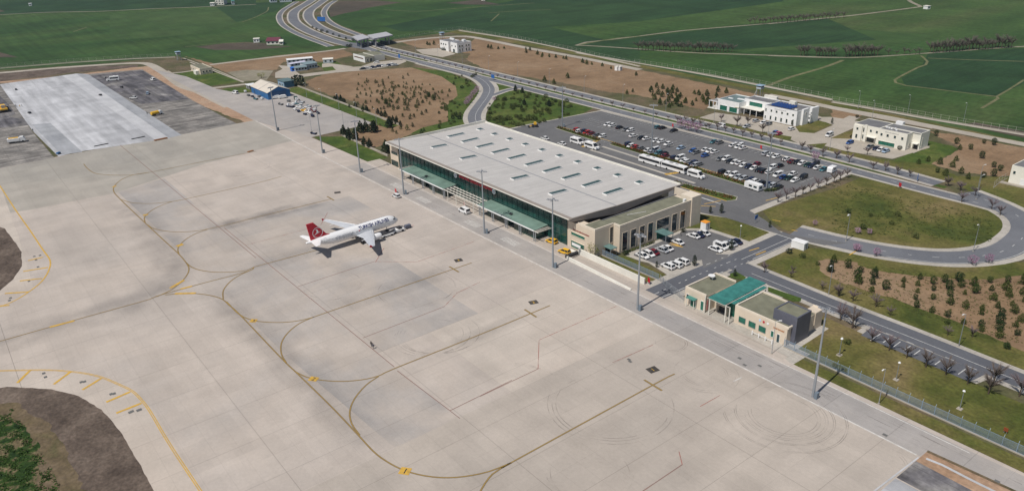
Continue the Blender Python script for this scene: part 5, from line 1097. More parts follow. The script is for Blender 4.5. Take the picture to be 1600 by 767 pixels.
    mb = MB(); mb.box(-37.45, -37.3, -.12, .12, 5.0, 5.25); mb.build('tail_exhaust', DARK, T)
    # tug with tow bar under the nose, belt loader and small truck behind it
    def rel(x, y): c, s_ = math.cos(an), math.sin(an); return (nose[0]+x*c-y*s_, nose[1]+x*s_+y*c, .12)
    t = thing('tow_tractor', 'low white aircraft tug with dark cab under the airliner nose', 'tug', rel(-2.6, -3.2), an)
    mb = MB(); mb.side([(-2.6, .35), (-2.6, 1.1), (-.6, 1.2), (2.6, 1.0), (2.6, .35)], -1.2, 1.2); mb.build('body', WHITE, t)
    mb = MB(); mb.box(.2, 1.7, -.9, .9, 1.1, 1.9, .12, .1); mb.build('cab', DARK, t)
    for x in (-1.6, 1.6):
        for y in (-1.15, 1.15): k = MB(); k.tube((x, y-.15, .45), (x, y+.15, .45), .45, n=12); k.build('wheel', TYRE, t)
    t = thing('belt_loader', 'dark conveyor belt loader beside the front fuselage of the airliner', 'belt loader', rel(-7.4, -4.0), an)
    mb = MB(); mb.box(-2.5, 2.2, -.8, .8, .4, .95); mb.build('chassis', WHITE, t)
    mb = MB(); mb.add([(-3.2, -.45, .9), (3.4, -.45, 1.9), (3.4, .45, 1.9), (-3.2, .45, .9), (-3.2, -.45, .7), (3.4, -.45, 1.7), (3.4, .45, 1.7), (-3.2, .45, .7)], [(0, 1, 2, 3), (7, 6, 5, 4), (0, 4, 5, 1), (3, 2, 6, 7), (1, 5, 6, 2), (0, 3, 7, 4)]); mb.build('conveyor', DARK, t)
    for x in (-1.7, 1.4):
        for y in (-.8, .8): k = MB(); k.tube((x, y-.12, .36), (x, y+.12, .36), .36, n=10); k.build('wheel', TYRE, t)
    t = thing('ground_power_unit', 'small dark ground power cart in front of the aircraft tug', 'power cart', rel(2.2, -2.9), an)
    mb = MB(); mb.box(-1.2, 1.2, -.7, .7, .35, 1.4, .05, .05); mb.build('body', plain('grey_blue_cart', (.12, .13, .17), .5), t)
    mb = MB(); mb.tube((1.2, 0, .5), (2.7, 0, .4), .06, n=6); mb.build('drawbar', RED, t)
    for x in (-.8, .8):
        for y in (-.7, .7): k = MB(); k.tube((x, y-.08, .25), (x, y+.08, .25), .25, n=10); k.build('wheel', TYRE, t)
build_plane()

# ---------------------------------------------------------------- vehicles
PAINT = dict(white=(.74,.74,.73), silver=(.42,.44,.46), grey=(.16,.165,.17), black=(.014,.014,.016), navy=(.014,.022,.06), blue=(.03,.10,.32), pale_blue=(.30,.40,.52), teal=(.05,.16,.19), red=(.42,.025,.02), dark_red=(.16,.012,.022), green=(.012,.045,.035), yellow=(.80,.45,.02), magenta=(.35,.02,.08))
CG = plain('car_glass', (.012, .016, .022), .08, spec=.6); RIM = plain('wheel_rim', (.4, .4, .41), .4, .6); LAMP = plain('lamp_glass', (.7, .7, .65), .2); TAIL = plain('tail_lamp', (.35, .01, .01), .3)
PROTO = {}
def car_proto(kind, colour):
    key = (kind, colour)
    if key in PROTO: return PROTO[key]
    pm_ = plain(colour+'_car_paint', PAINT[colour], .28, var=.02, spec=.6)
    D = dict(sedan=(4.75, 1.82, .82, 1.44, [(-1.75, 0), (-1.05, 1), (.45, 1), (1.35, 0)]), hatch=(4.2, 1.78, .88, 1.50, [(-1.98, .15), (-1.6, 1), (.35, 1), (1.25, 0)]),
             suv=(4.6, 1.9, 1.02, 1.72, [(-2.15, .1), (-1.85, 1), (.45, 1), (1.25, 0)]), van=(4.9, 1.95, 1.15, 1.95, [(-2.38, .1), (-2.3, 1), (.85, 1), (1.75, 0)]))[kind]
    L_, W_, zb, zt, cabp = D; h = L_/2; w2 = W_/2
    T = thing('parked_car' if kind != 'van' else 'parked_van', 'x', 'car' if kind != 'van' else 'van')
    st = [(-h, .86, .45, zb-.12), (-h+.12, .95, .30, zb-.02), (-h+.9, 1, .24, zb), (0, 1, .22, zb), (h-1.3, 1, .22, zb-.02), (h-.45, .96, .25, zb-.16), (h-.08, .88, .32, zb-.26), (h, .80, .40, zb-.34)]
    rings = []
    for x, k, z0, z1 in st:
        w_ = w2*k; zm = z0+(z1-z0)*.55
        rings.append([(x, -w_*.9, z0), (x, -w_, zm), (x, -w_*.9, z1), (x, w_*.9, z1), (x, w_, zm), (x, w_*.9, z0)][::-1])
    mb = MB(); mb.loft(rings); mb.build('body', pm_, T)
    (xa, ra), (xb, _), (xc, _), (xd, _) = cabp; za = zb+(zt-zb)*ra
    mb = MB(); wb, wt = w2*.90, w2*.74
    mb.add([(xa, -wb, za if ra else zb-.02), (xa, wb, za if ra else zb-.02), (xd, wb, zb-.05), (xd, -wb, zb-.05), (xb, -wt, zt), (xb, wt, zt), (xc, wt, zt), (xc, -wt, zt), (xa, -wb, zb-.06), (xa, wb, zb-.06)],
           [(4, 7, 6, 5), (0, 4, 5, 1), (2, 6, 7, 3), (3, 7, 4, 0), (1, 5, 6, 2), (8, 0, 1, 9), (8, 3, 0), (9, 1, 2), (8, 9, 2, 3)])
    mb.build('window', CG, T)
    mb = MB(); mb.add([(xb-.05, -wt*1.02, zt-.05), (xb-.05, wt*1.02, zt-.05), (xc+.1, wt*1.02, zt-.06), (xc+.1, -wt*1.02, zt-.06), (xb+.05, -wt*.93, zt+.045), (xb+.05, wt*.93, zt+.045), (xc-.05, wt*.93, zt+.045), (xc-.05, -wt*.93, zt+.045)], [(0, 1, 2, 3), (4, 7, 6, 5), (0, 4, 5, 1), (1, 5, 6, 2), (2, 6, 7, 3), (3, 7, 4, 0)])
    for s_ in (-1, 1):                                   # pillars
        for (x0, z0, x1, z1) in ((xa+.02, za, xb, zt), (xd, zb-.03, xc, zt), ((xb+xc)/2-.1, zb, (xb+xc)/2-.1, zt)): mb.tube((x0, s_*wb*1.0, z0), (x1, s_*wt*1.0, z1), .045, n=4)
        if kind == 'van' or kind == 'suv': mb.box(xa+.05, xa+1.0 if kind == 'van' else xa+.4, s_*w2*.84-.07, s_*w2*.84+.07, zb-.05, zt-.1)
    mb.build('roof', pm_, T)
    r = .33 if kind in ('sedan', 'hatch') else .37
    for x in (-h+.85, h-.85):
        for s_ in (-1, 1):
            k = MB(); k.mat(TYRE); k.tube((x, s_*(w2-.2), r), (x, s_*(w2+.01), r), r, n=14); k.mat(RIM); k.tube((x, s_*(w2+.01), r), (x, s_*(w2+.025), r), r*.6, n=10); k.build('wheel', None, T)
    for s_ in (-1, 1):
        k = MB(); k.box(h-.16, h-.02, s_*w2*.62-.16, s_*w2*.62+.16, zb-.36, zb-.22); k.build('headlight', LAMP, T)
        k = MB(); k.box(-h-.01, -h+.1, s_*w2*.68-.14, s_*w2*.68+.14, zb-.3, zb-.12); k.build('tail_light', TAIL, T)
    PROTO[key] = T; return T
LOTZ = Z6+.012
def car(v, x, y, kind, colour, rz, label, group=None, z=None, s=1.1):
    p_ = at1(v, x, y, .75); return place(car_proto(kind, colour), USED, (p_[0], p_[1], LOTZ if z is None else z), R(rz), label, group, s)
def cn(c): return c.replace('dark_red', 'maroon').replace('_', ' ')
KN = dict(sedan='saloon', hatch='hatchback', suv='estate', van='van')
def row(desc, group, rz, items, start='left', **k):
    items = sorted(items, key=lambda t: VW[t[0]][0]+t[1]/VW[t[0]][2])
    for i, (v, x, y, kd, cl) in enumerate(items):
        a = rz+random.uniform(-3, 3)+(180 if random.random() < .35 else 0)
        car(v, x, y, kd, cl, a, '%s %s, %s %s' % (cn(cl), KN[kd], (ORD[i] if i < len(ORD)-1 and i != len(items)-1 else 'rightmost') if len(items) > 1 else 'alone', desc), group, **k)
PARK = 'cars parked in the big car park'
row('in the row beside the hedge, left half', PARK, 90, [('c1',430,330,'hatch','red'),('c1',462,358,'hatch','white'),('c1',530,355,'sedan','navy'),('c1',580,378,'hatch','red'),('c1',650,392,'sedan','dark_red'),('c1',745,418,'sedan','grey'),('c1',830,437,'hatch','white')])
row('in the hedge row between first and second mast', PARK, 90, [('c2',235,463,'suv','navy'),('c2',262,490,'hatch','white'),('c2',330,507,'sedan','red'),('c2',425,527,'hatch','grey')])
row('in the hedge row behind the two coaches', PARK, 90, [('c2',540,558,'sedan','white'),('c2',600,590,'hatch','silver'),('c2',650,560,'van','white'),('c2',705,602,'hatch','teal'),('c2',790,612,'sedan','black'),('c2',815,645,'sedan','dark_red'),('c2',960,676,'hatch','navy'),('c2',1050,685,'van','white'),('c2',1115,718,'sedan','white'),('c2',1165,738,'hatch','white'),('c3',28,565,'suv','navy'),('c3',58,588,'hatch','silver'),('c3',115,578,'sedan','grey')])
row('in the hedge row left of the white trailer', PARK, 90, [('c4',400,292,'suv','black'),('c4',503,315,'sedan','white'),('c4',578,338,'suv','white'),('c4',655,370,'sedan','silver'),('c4',730,395,'hatch','silver')])
row('in the cluster behind the white trailer', PARK, 90, [('c4',845,420,'hatch','navy'),('c4',925,435,'hatch','white'),('c4',1020,468,'sedan','black'),('c4',1135,492,'sedan','navy'),('c4',1190,510,'hatch','silver'),('c4',1290,533,'sedan','black')])
row('in the second row at the upper left', PARK, 90, [('c1',912,252,'hatch','white'),('c1',985,262,'sedan','white'),('c1',1105,297,'sedan','black'),('c2',185,230,'hatch','grey'),('c2',255,242,'hatch','white')])
row('in the middle row near the second mast', PARK, 90, [('c2',302,327,'sedan','white'),('c2',430,361,'sedan','black'),('c2',515,373,'sedan','white'),('c2',660,403,'sedan','white'),('c2',750,418,'sedan','white'),('c2',857,455,'sedan','white'),('c2',1060,521,'sedan','pale_blue'),('c2',1250,568,'hatch','blue'),('c2',1300,592,'sedan','grey')])
row('in the short middle group', PARK, 90, [('c3',235,347,'sedan','white'),('c3',300,364,'sedan','white'),('c3',375,381,'sedan','white'),('c3',225,434,'sedan','blue')])
row('in the long middle row left of the tall mast', PARK, 90, [('c3',465,492,'hatch','grey'),('c3',560,490,'suv','white'),('c3',622,527,'sedan','black'),('c3',690,549,'hatch','white'),('c3',770,560,'sedan','white'),('c3',835,593,'sedan','white'),('c3',915,611,'sedan','navy'),('c3',1005,637,'sedan','white'),('c3',1085,667,'sedan','black'),('c3',1160,688,'suv','black'),('c3',1248,706,'hatch','white')])
row('in the back row along the road, left half', PARK, 90, [('c2',695,190,'hatch','teal'),('c2',768,200,'sedan','black'),('c2',945,245,'sedan','black'),('c3',365,218,'sedan','teal'),('c3',455,231,'suv','grey')])
row('in the white group of the back row', PARK, 90, [('c3',670,278,'sedan','white'),('c3',715,262,'sedan','white'),('c3',755,296,'sedan','white'),('c3',790,272,'hatch','white'),('c3',830,317,'sedan','white')])
row('in the right group of the back row', PARK, 90, [('c3',1195,410,'suv','silver'),('c3',1275,431,'sedan','white'),('c5',340,247,'sedan','white'),('c5',505,290,'sedan','white'),('c5',585,326,'sedan','dark_red'),('c5',675,336,'sedan','black'),('c5',745,356,'sedan','white'),('c5',840,381,'sedan','green'),('c5',905,398,'sedan','navy'),('c5',965,368,'hatch','black'),('c5',1000,427,'sedan','white'),('c5',1095,452,'sedan','teal')])
row('among the loose cars right of the tall mast', PARK, 90, [('c3',1045,576,'sedan','dark_red'),('c5',275,426,'suv','white'),('c5',397,396,'hatch','black'),('c5',365,546,'van','white'),('c5',460,577,'sedan','blue'),('c5',540,592,'sedan','green'),('c5',600,527,'sedan','white'),('c5',635,626,'sedan','white'),('c5',765,580,'suv','black')])
SM = 'cars parked in the small car park'
row('in the small car park row by the wing wall', SM, 0, [('c6',160,325,'sedan','white'),('c6',245,305,'hatch','white'),('c6',292,280,'sedan','dark_red'),('c6',418,252,'sedan','silver'),('c6',478,228,'sedan','white'),('c6',620,148,'sedan','white'),('c6',828,68,'sedan','white'),('c6',890,53,'sedan','navy'),('c6',965,30,'sedan','white')])
row('in the small car park row nearest the apron fence', SM, 0, [('c6',495,468,'suv','white'),('c6',592,448,'suv','white'),('c6',682,410,'suv','white')])
row('in the corner row of the small car park', SM, 0, [('c6',1118,243,'sedan','white'),('c6',1185,212,'van','white'),('c6',1232,182,'sedan','white'),('c6',1318,168,'sedan','silver'),('c6',1382,142,'sedan','navy')])
row('on the forecourt of the office with solar panels', 'cars on the office forecourts', 90, [('H',750,242,'sedan','silver'),('H',825,199,'hatch','silver'),('H',885,212,'sedan','white'),('H',925,223,'hatch','grey'),('H',978,292,'sedan','blue'),('H',1010,300,'hatch','magenta'),('H',1108,263,'hatch','white')])
row('on the forecourt of the cream office', 'cars on the office forecourts', 90, [('w2',80,487,'hatch','blue'),('w2',405,552,'sedan','grey'),('w2',508,580,'sedan','navy'),('w2',575,600,'sedan','white'),('w2',655,620,'sedan','pale_blue')])
row('in the roadside parking below the gate office', 'cars parked beside the gate office', 60, [('b57',385,548,'sedan','black'),('b57',440,538,'hatch','white'),('b57',520,530,'sedan','white'),('b57',620,512,'sedan','navy'),('b57',700,400,'hatch','white'),('b57',735,492,'hatch','navy'),('b57',815,476,'sedan','white'),('b57',890,482,'sedan','white'),('b57',960,470,'sedan','navy'),('b57',1010,457,'hatch','white'),('b57',1060,443,'sedan','white'),('b57',1120,460,'sedan','silver')])
car('G',365,337,'sedan','white',0,'white saloon car on the drop-off lane, left of the two minibuses',z=LOTZ); car('G',500,380,'sedan','white',0,'white saloon car close behind the terminal roof edge, below the minibuses',z=LOTZ)
car('H',540,238,'van','white',0,'white van driving on the far carriageway past the bare trees'); car('H',1410,312,'van','white',95,'white van alone on the crossing near the cream office')
car('E',88,231,'van','white',15,'white van at the left edge of the hangar yard'); car('Y',915,478,'van','white',10,'white van at the far end of the old apron'); car('Y',885,560,'hatch','pale_blue',-20,'pale blue car in the middle of the old apron'); car('Y',800,586,'sedan','white',40,'white car standing beside the fresh concrete lane')
car('U',960,127,'van','white',0,'white van on the service road in front of the terminal pergola',s=1.18); car('U',688,66,'hatch','white',0,'white hatchback by the foot of the mast left of the terminal canopy')
car('K',160,445,'van','yellow',5,'yellow van by the far end of the glass front',s=1.0) if False else None
place(car_proto('hatch','yellow'), USED, (*at1('K',160,446,.8), .12), R(8), 'yellow car nearer the canopy, farther of the two yellow ones', 'yellow airport cars', 1.12)
place(car_proto('hatch','yellow'), USED, (*at1('K',236,508,.8), .12), R(12), 'yellow car by the ramp wall, nearer of the two yellow ones', 'yellow airport cars', 1.12)
# buses and minibuses
def bus_proto(kind):
    L_, W_, H_ = dict(coach=(13.2, 2.6, 3.3), mini=(6.9, 2.1, 2.6), mid=(8.2, 2.3, 2.9))[kind]; h = L_/2; w2 = W_/2
    T = thing('coach' if kind == 'coach' else 'minibus', 'x', 'bus' if kind == 'coach' else 'minibus')
    mb = MB()
    if kind == 'coach': prof = [(-h, .4), (-h-.02, 1.4), (-h+.15, H_-.15), (-h+.5, H_), (h-.7, H_), (h-.25, H_-.3), (h-.02, 1.4), (h, .4)]
    else: prof = [(-h, .35), (-h, 1.2), (-h+.1, H_-.1), (-h+.35, H_), (h-2.0, H_), (h-1.05, 1.35), (h-.1, 1.05), (h, .4)]
    mb.side(prof, -w2, w2); mb.build('body', WHITE, T)
    z0, z1 = (1.65, 2.75) if kind == 'coach' else (1.35, H_-.5)
    for s_ in (-1, 1):
        k = MB(); x1 = h-.7 if kind == 'coach' else h-2.1
        k.box(-h+.4, x1, s_*(w2+.004), s_*(w2+.03), z0, z1); k.build('side_window', CG, T)
    k = MB()
    if kind == 'coach': k.add([(h-.04, -w2*.92, 1.5), (h-.04, w2*.92, 1.5), (h-.24, w2*.92, 2.95), (h-.24, -w2*.92, 2.95), (h+.03, -w2*.92, 1.5), (h+.03, w2*.92, 1.5), (h-.17, w2*.92, 2.95), (h-.17, -w2*.92, 2.95)], [(0, 1, 2, 3), (7, 6, 5, 4), (0, 4, 5, 1), (2, 6, 7, 3), (1, 5, 6, 2), (0, 3, 7, 4)])
    else: k.add([(h-1.0, -w2*.9, 1.4), (h-1.0, w2*.9, 1.4), (h-1.9, w2*.85, H_-.15), (h-1.9, -w2*.85, H_-.15), (h-.95, -w2*.9, 1.42), (h-.95, w2*.9, 1.42), (h-1.85, w2*.85, H_-.1), (h-1.85, -w2*.85, H_-.1)], [(0, 1, 2, 3), (7, 6, 5, 4), (0, 4, 5, 1), (2, 6, 7, 3), (1, 5, 6, 2), (0, 3, 7, 4)])
    k.build('windscreen', CG, T)
    k = MB(); k.box(-h*.45, -h*.15, -w2*.5, w2*.5, H_, H_+.18).box(h*.1, h*.3, -w2*.35, w2*.35, H_, H_+.14); k.build('roof_hatch', GREY if kind == 'coach' else WHITE, T)
    r = .5 if kind == 'coach' else .38
    for x in ((-h*.5, h*.62) if kind == 'coach' else (-h+1.3, h-1.2)):
        for s_ in (-1, 1): k = MB(); k.tube((x, s_*(w2-.25), r), (x, s_*(w2+.02), r), r, n=14); k.build('wheel', TYRE, T)
    for s_ in (-1, 1):
        k = MB(); k.box(h-.02, h+.03, s_*w2*.72-.2, s_*w2*.72+.2, .7, .9); k.build('headlight', LAMP, T)
        k = MB(); k.box(h-.4, h+.25, s_*(w2+.12)-.08, s_*(w2+.12)+.08, 1.9, 2.4); k.build('mirror', DARK, T)
    return T
co = bus_proto('coach'); mi = bus_proto('mini')
for v, x, y, t_ in (('G',1215,517,'white coach with a dark window band, left of the two in the bus lane'),('G',1400,570,'white coach with a dark window band, right of the two in the bus lane')):
    place(co, USED, (*at1(v, x, y, 1.7), Z7), R(181), t_)
for v, x, y, t_, s_ in (('G',622,362,'white minibus, left of the pair on the drop-off lane',1.15),('G',740,401,'white minibus, right of the pair on the drop-off lane',1.2),('H',347,628,'white minibus driving right of the two coaches',1.15),('Y',675,475,'blue and white striped bus at the far edge of the old apron',1.25)):
    place(mi, USED, (*at1(v, x, y, 1.3), Z7), R(181 if v != 'Y' else 75), t_, None, s_)
T = thing('caravan', 'white rounded caravan in the far right corner of the big car park', 'caravan', (*at1('c5',1228,462,1.2), LOTZ), R(95))
mb = MB(); mb.side([(-2.3, .5), (-2.5, 1.6), (-2.0, 2.6), (1.8, 2.7), (2.4, 2.2), (2.5, .5)], -1.15, 1.15); mb.build('body', WHITE, T)
for s_ in (-1, 1): k = MB(); k.box(-.9, .9, s_*1.155, s_*1.18, 1.4, 2.1); k.build('window', CG, T); k = MB(); k.tube((0, s_*1.0, .35), (0, s_*1.17, .35), .35, n=12); k.build('wheel', TYRE, T)
k = MB(); k.box(-2.52, -2.42, -.5, .3, .6, 2.1); k.build('door', GREY, T)
# lorries and machines
def lorry(name, label, v, x, y, rz, tank=None, s=1.0):
    T_ = thing(name, label, 'truck', (*at1(v, x, y, 1.2), .12), R(rz)); T_.scale = (s,)*3
    mb = MB(); mb.side([(1.6, .7), (1.6, 2.6), (3.0, 2.6), (3.6, 1.7), (3.65, .7)], -1.15, 1.15); mb.build('cab', WHITE, T_)
    k = MB(); k.box(3.1, 3.55, -1.0, 1.0, 1.75, 2.35, .2, .05); k.build('windscreen', CG, T_)
    mb = MB(); mb.box(-3.6, 3.4, -.5, .5, .6, .85); mb.build('chassis', DARK, T_)
    mb = MB()
    if tank: mb.tube((-3.5, 0, 1.75), (1.3, 0, 1.75), 1.05, n=18); mb.build('tank', tank, T_, smooth=False)
    else: mb.mat(WHITE).box(-3.6, 1.4, -1.2, 1.2, .9, 2.2); mb.mat(YEL).box(-3.0, 1.0, -.5, .5, 2.2, 2.5); mb.build('load_bed', None, T_)
    for x_ in (-2.6, -1.5, 2.6):
        for s_ in (-1, 1): k = MB(); k.tube((x_, s_*.85, .5), (x_, s_*1.18, .5), .5, n=12); k.build('wheel', TYRE, T_)
    return T_
lorry('tank_truck', 'yellow tank truck at the edge of the fresh concrete', 'Y', 938, 680, -75, YEL, .95)
lorry('flatbed_truck', 'white truck with a yellow load on the dark old pavement, far left', 'pv', 198, 612, -100, None, 1.15)
T = thing('slipform_paver', 'wide yellow concrete paving machine at the left edge of the fresh concrete', 'paving machine', (*at1('pv', 40, 235, 1.5), .12), R(90))
mb = MB(); mb.box(-2.0, 2.0, -9, 5, 1.6, 2.4); mb.build('frame', YEL, T); mb = MB(); mb.box(-2.4, 2.2, -8, 4, .2, 1.5); mb.build('mould', DARK, T)
mb = MB(); mb.box(-1.4, 1.4, -5, 1, 2.4, 3.6); mb.build('engine_housing', YEL, T); mb = MB(); mb.box(-1, 1, 2, 3.4, 2.4, 4.2); mb.build('cab', GREY, T)
for x in (-2.6, 2.6):
    for y in (-8.4, 4.4): k = MB(); k.box(x-1.2, x+1.2, y-.4, y+.4, 0, 1.1, .3, 0); k.build('crawler_track', DARK, T)
for y in (-7, -4, -1, 2): k = MB(); k.tube((1.9, y, 2.4), (1.9, y, 3.5), .05); k.build('rail_post', STEEL, T)
T = thing('backhoe_loader', 'small yellow and black loader parked at the far left corner of the car park', 'loader', (*at1('G', 285, 236, 1.0), LOTZ), R(60))
mb = MB(); mb.box(-1.6, 1.8, -.8, .8, .7, 1.5, .1, .1); mb.build('body', DARK, T); mb = MB(); mb.box(-.9, .6, -.8, .8, 1.5, 2.7, .15, .1); mb.build('cab', YEL, T)
mb = MB(); mb.tube((1.6, -.6, 1.1), (3.0, -.6, .5), .12); mb.tube((1.6, .6, 1.1), (3.0, .6, .5), .12); mb.build('arm', YEL, T); mb = MB(); mb.side([(2.8, .1), (3.7, .1), (3.5, .9), (2.9, .8)], -1.1, 1.1); mb.build('bucket', DARK, T)
for x, r_ in ((-1.1, .65), (1.2, .5)):
    for s_ in (-1, 1): k = MB(); k.tube((x, s_*.75, r_), (x, s_*1.05, r_), r_, n=14); k.build('wheel', TYRE, T)
# equipment yard
def gse_proto(kind):
    nm = dict(tug=('baggage_tractor', 'tractor'), trailer=('baggage_trailer', 'trailer'), stairs=('passenger_stairs', 'stairs'), loader=('container_loader', 'loader'), sweeper=('sweeper_truck', 'truck'), cart=('power_cart', 'cart'))[kind]
    T_ = thing(nm[0], 'x', nm[1])
    return T_
def gse(kind, label, v, x, y, rz, c):
    m_ = plain(c+'_gse', PAINT[c], .5, var=.08); T_ = gse_proto(kind); T_['label'] = label; T_['group'] = 'ground equipment parked in the yard'
    T_.location = (*at1(v, x, y, .8), .1); T_.rotation_euler = (0, 0, R(rz))
    wheels = []
    if kind == 'tug':
        mb = MB(); mb.side([(-1.5, .4), (-1.5, 1.1), (.2, 1.1), (.4, 1.3), (1.6, 1.15), (1.6, .4)], -.75, .75); mb.build('body', m_, T_); mb = MB()
        mb.box(-.9, .3, -.7, .7, 1.75, 1.85)
        for a in (-.8, .2):
            for b_ in (-.65, .65): mb.tube((a, b_, 1.1), (a, b_, 1.75), .04, n=4)
        mb.build('canopy', WHITE, T_); wheels = [(-1, .75, .4), (1, .75, .4)]
    elif kind == 'trailer':
        mb = MB(); mb.box(-2.2, 2.2, -1.0, 1.0, .45, .62); mb.build('deck', m_, T_); mb = MB(); mb.tube((2.2, 0, .5), (3.4, 0, .3), .06); mb.build('drawbar', DARK, T_)
        mb = MB(); mb.box(-2.2, -2.1, -1, 1, .62, 1.3); mb.box(2.1, 2.2, -1, 1, .62, 1.3); mb.build('end_board', m_, T_); wheels = [(-1.5, .9, .28), (1.5, .9, .28)]
    elif kind == 'stairs':
        mb = MB(); mb.box(-2.8, 2.8, -1, 1, .5, 1.0); mb.build('chassis', m_, T_)
        mb = MB(); mb.side([(-3.4, .9), (2.0, 3.7), (3.8, 3.7), (3.8, 3.4), (2.1, 3.4), (-3.0, .8)], -.8, .8); mb.build('stair_flight', WHITE, T_)
        for s_ in (-.8, .8): k = MB(); k.tube((-3.3, s_, 1.8), (2, s_, 4.6), .05); k.tube((2, s_, 4.6), (3.8, s_, 4.6), .05); k.tube((3.7, s_, 3.6), (3.7, s_, 4.6), .05); k.build('handrail', STEEL, T_)
        mb = MB(); mb.box(1.6, 2.8, -.9, .9, 1.0, 2.2); mb.build('cab', m_, T_); wheels = [(-2, .95, .4), (2, .95, .4)]
    elif kind == 'loader':
        mb = MB(); mb.box(-3.6, 3.6, -1.4, 1.4, .5, .95); mb.build('chassis', m_, T_); mb = MB(); mb.box(-3.4, 1.6, -1.2, 1.2, 1.4, 1.65); mb.build('platform', GREY, T_)
        mb = MB(); 
        for s_ in (-1.1, 1.1): mb.tube((-2.8, s_, .9), (1, s_, 1.5), .1); mb.tube((1, s_, .9), (-2.8, s_, 1.5), .1)
        mb.build('scissor_arm', DARK, T_); mb = MB(); mb.box(2.2, 3.4, -1.2, .1, .95, 2.4); mb.build('cab', WHITE, T_); wheels = [(-2.6, 1.3, .42), (2.6, 1.3, .42)]
    elif kind == 'sweeper':
        mb = MB(); mb.side([(1.2, .6), (1.2, 2.4), (2.3, 2.4), (2.8, 1.5), (2.8, .6)], -1.1, 1.1); mb.build('cab', WHITE, T_); mb = MB(); mb.side([(-3, .7), (-3, 2.2), (-2.4, 2.7), (1.0, 2.7), (1.1, .7)], -1.15, 1.15); mb.build('hopper', m_, T_)
        k = MB(); k.box(2.35, 2.7, -.95, .95, 1.6, 2.2, .1, 0); k.build('windscreen', CG, T_); wheels = [(-2, 1.05, .45), (1.9, 1.05, .45)]
    else:
        mb = MB(); mb.box(-1.3, 1.3, -.8, .8, .4, 1.6, .06, .06); mb.build('body', m_, T_); mb = MB(); mb.tube((1.3, 0, .5), (2.4, 0, .3), .05); mb.build('drawbar', DARK, T_); mb = MB(); mb.box(-.6, .4, -.81, .81, .9, 1.3); mb.build('panel', DARK, T_); wheels = [(-.9, .8, .3), (.9, .8, .3)]
    T_.scale = (.82,)*3
    for x_, y_, r_ in wheels:
        for s_ in (-1, 1): k = MB(); k.tube((x_, s_*(y_-.2), r_), (x_, s_*(y_+.05), r_), r_, n=12); k.build('wheel', TYRE, T_)
for a in (('sweeper','white service truck against the open end of the blue hangar, left of two',390,328,80,'white'),('sweeper','white service truck against the open end of the blue hangar, right of two',470,325,80,'white'),('sweeper','green hopper truck at the back of the equipment yard',635,345,170,'green'),
 ('trailer','grey flat trailer nearest the white service trucks',450,402,10,'grey'),('cart','dark power cart between grey trailer and hangar',545,365,30,'grey'),('loader','purple-grey loader in the front row of the yard, leftmost',565,428,20,'navy'),('cart','white cart behind the leftmost loader',600,405,10,'white'),('tug','white tractor in the middle of the yard front row',620,465,15,'white'),
 ('loader','grey-green loader in the centre of the yard',660,395,20,'teal'),('cart','navy cart in front row beside the white tractor',665,488,0,'navy'),('stairs','white stairs unit in the yard centre, left of three',672,440,195,'white'),('trailer','pale flat trailer behind the centre loader',705,375,20,'silver'),('stairs','white stairs unit with yellow nose, middle of three',728,478,195,'yellow'),
 ('stairs','white stairs unit, right of three',772,492,195,'white'),('tug','dark tractor at the yard front edge below the stairs',742,520,10,'navy'),('tug','white tractor near the right end of the yard front row',805,512,10,'white'),('cart','navy cart at the front right corner of the yard',832,545,10,'navy'),('trailer','grey flat trailer standing apart at the back of the yard',790,425,10,'silver'),
 ('loader','maroon loader at the right end of the yard',850,478,170,'dark_red'),('trailer','dark trailer at the far right end of the yard',895,505,170,'navy'),('cart','dark red cart behind the right end loader',820,462,20,'dark_red'),('cart','pale cart in the middle of the yard',700,445,40,'silver'),
 ('cart','white cart at the left wall of the hangar, leftmost',25,252,0,'white'),('cart','grey cart second along the left wall of the hangar',62,298,10,'grey'),('tug','dark tractor third along the left wall of the hangar',110,308,10,'navy'),('trailer','teal flat trailer along the left wall of the hangar',150,338,10,'teal'),('cart','dark cart fifth along the left wall of the hangar',192,312,10,'grey'),('cart','white cart last along the left wall of the hangar',226,336,10,'white'),
 ('trailer','dark flat trailer alone near the yard mast',845,750,20,'navy')): gse(a[0], a[1], 'e5', a[2], a[3], a[4], a[5])

# ---------------------------------------------------------------- masts, lamps, fences, signs
def mast(x, y, h, label, az=0, group='tall apron floodlight masts'):
    T_ = thing('floodlight_mast', label, 'light mast', (x, y, .1), az, group)
    mb = MB(); mb.tube((0, 0, 0), (0, 0, h), .36, .17, 12); mb.build('pole', STEEL, T_)
    mb = MB(); mb.tube((-1.7, 0, h-.1), (1.7, 0, h-.1), .09); mb.tube((0, -1.2, h-.1), (0, 1.2, h-.1), .09); mb.tube((0, 0, h), (0, 0, h+.9), .04); mb.build('head_frame', STEEL, T_)
    for px, py in ((-1.6, .1), (-.8, .2), (.8, .2), (1.6, .1), (0, 1.1), (0, -1.1)): k = MB(); k.box(px-.36, px+.36, py-.3, py+.3, h-.45, h-.2, .05, .05); k.build('floodlight', GREY, T_)
    mb = MB(); mb.box(-1.25, -.5, -.5, .5, 0, 1.7); mb.build('cabinet', plain('cabinet_grey', (.16, .2, .24), .5), T_)
    return T_
MASTS = [(1270,620,'nearest floodlight mast, right of the low beige building'),(996,484,'floodlight mast between wing and low beige building'),(864,418,'floodlight mast beside the two yellow cars'),(757,365,'floodlight mast in front of the pergola'),(631,304,'floodlight mast at the left canopy of the terminal'),(563,270,'floodlight mast left of the terminal corner'),(504,240,'floodlight mast by the grass corner near the yard'),(433,205,'floodlight mast in front of the blue hangar')]
for i, (x, y, t_) in enumerate(MASTS): mast(*g(x, y), 24.0, t_, R(15*i))
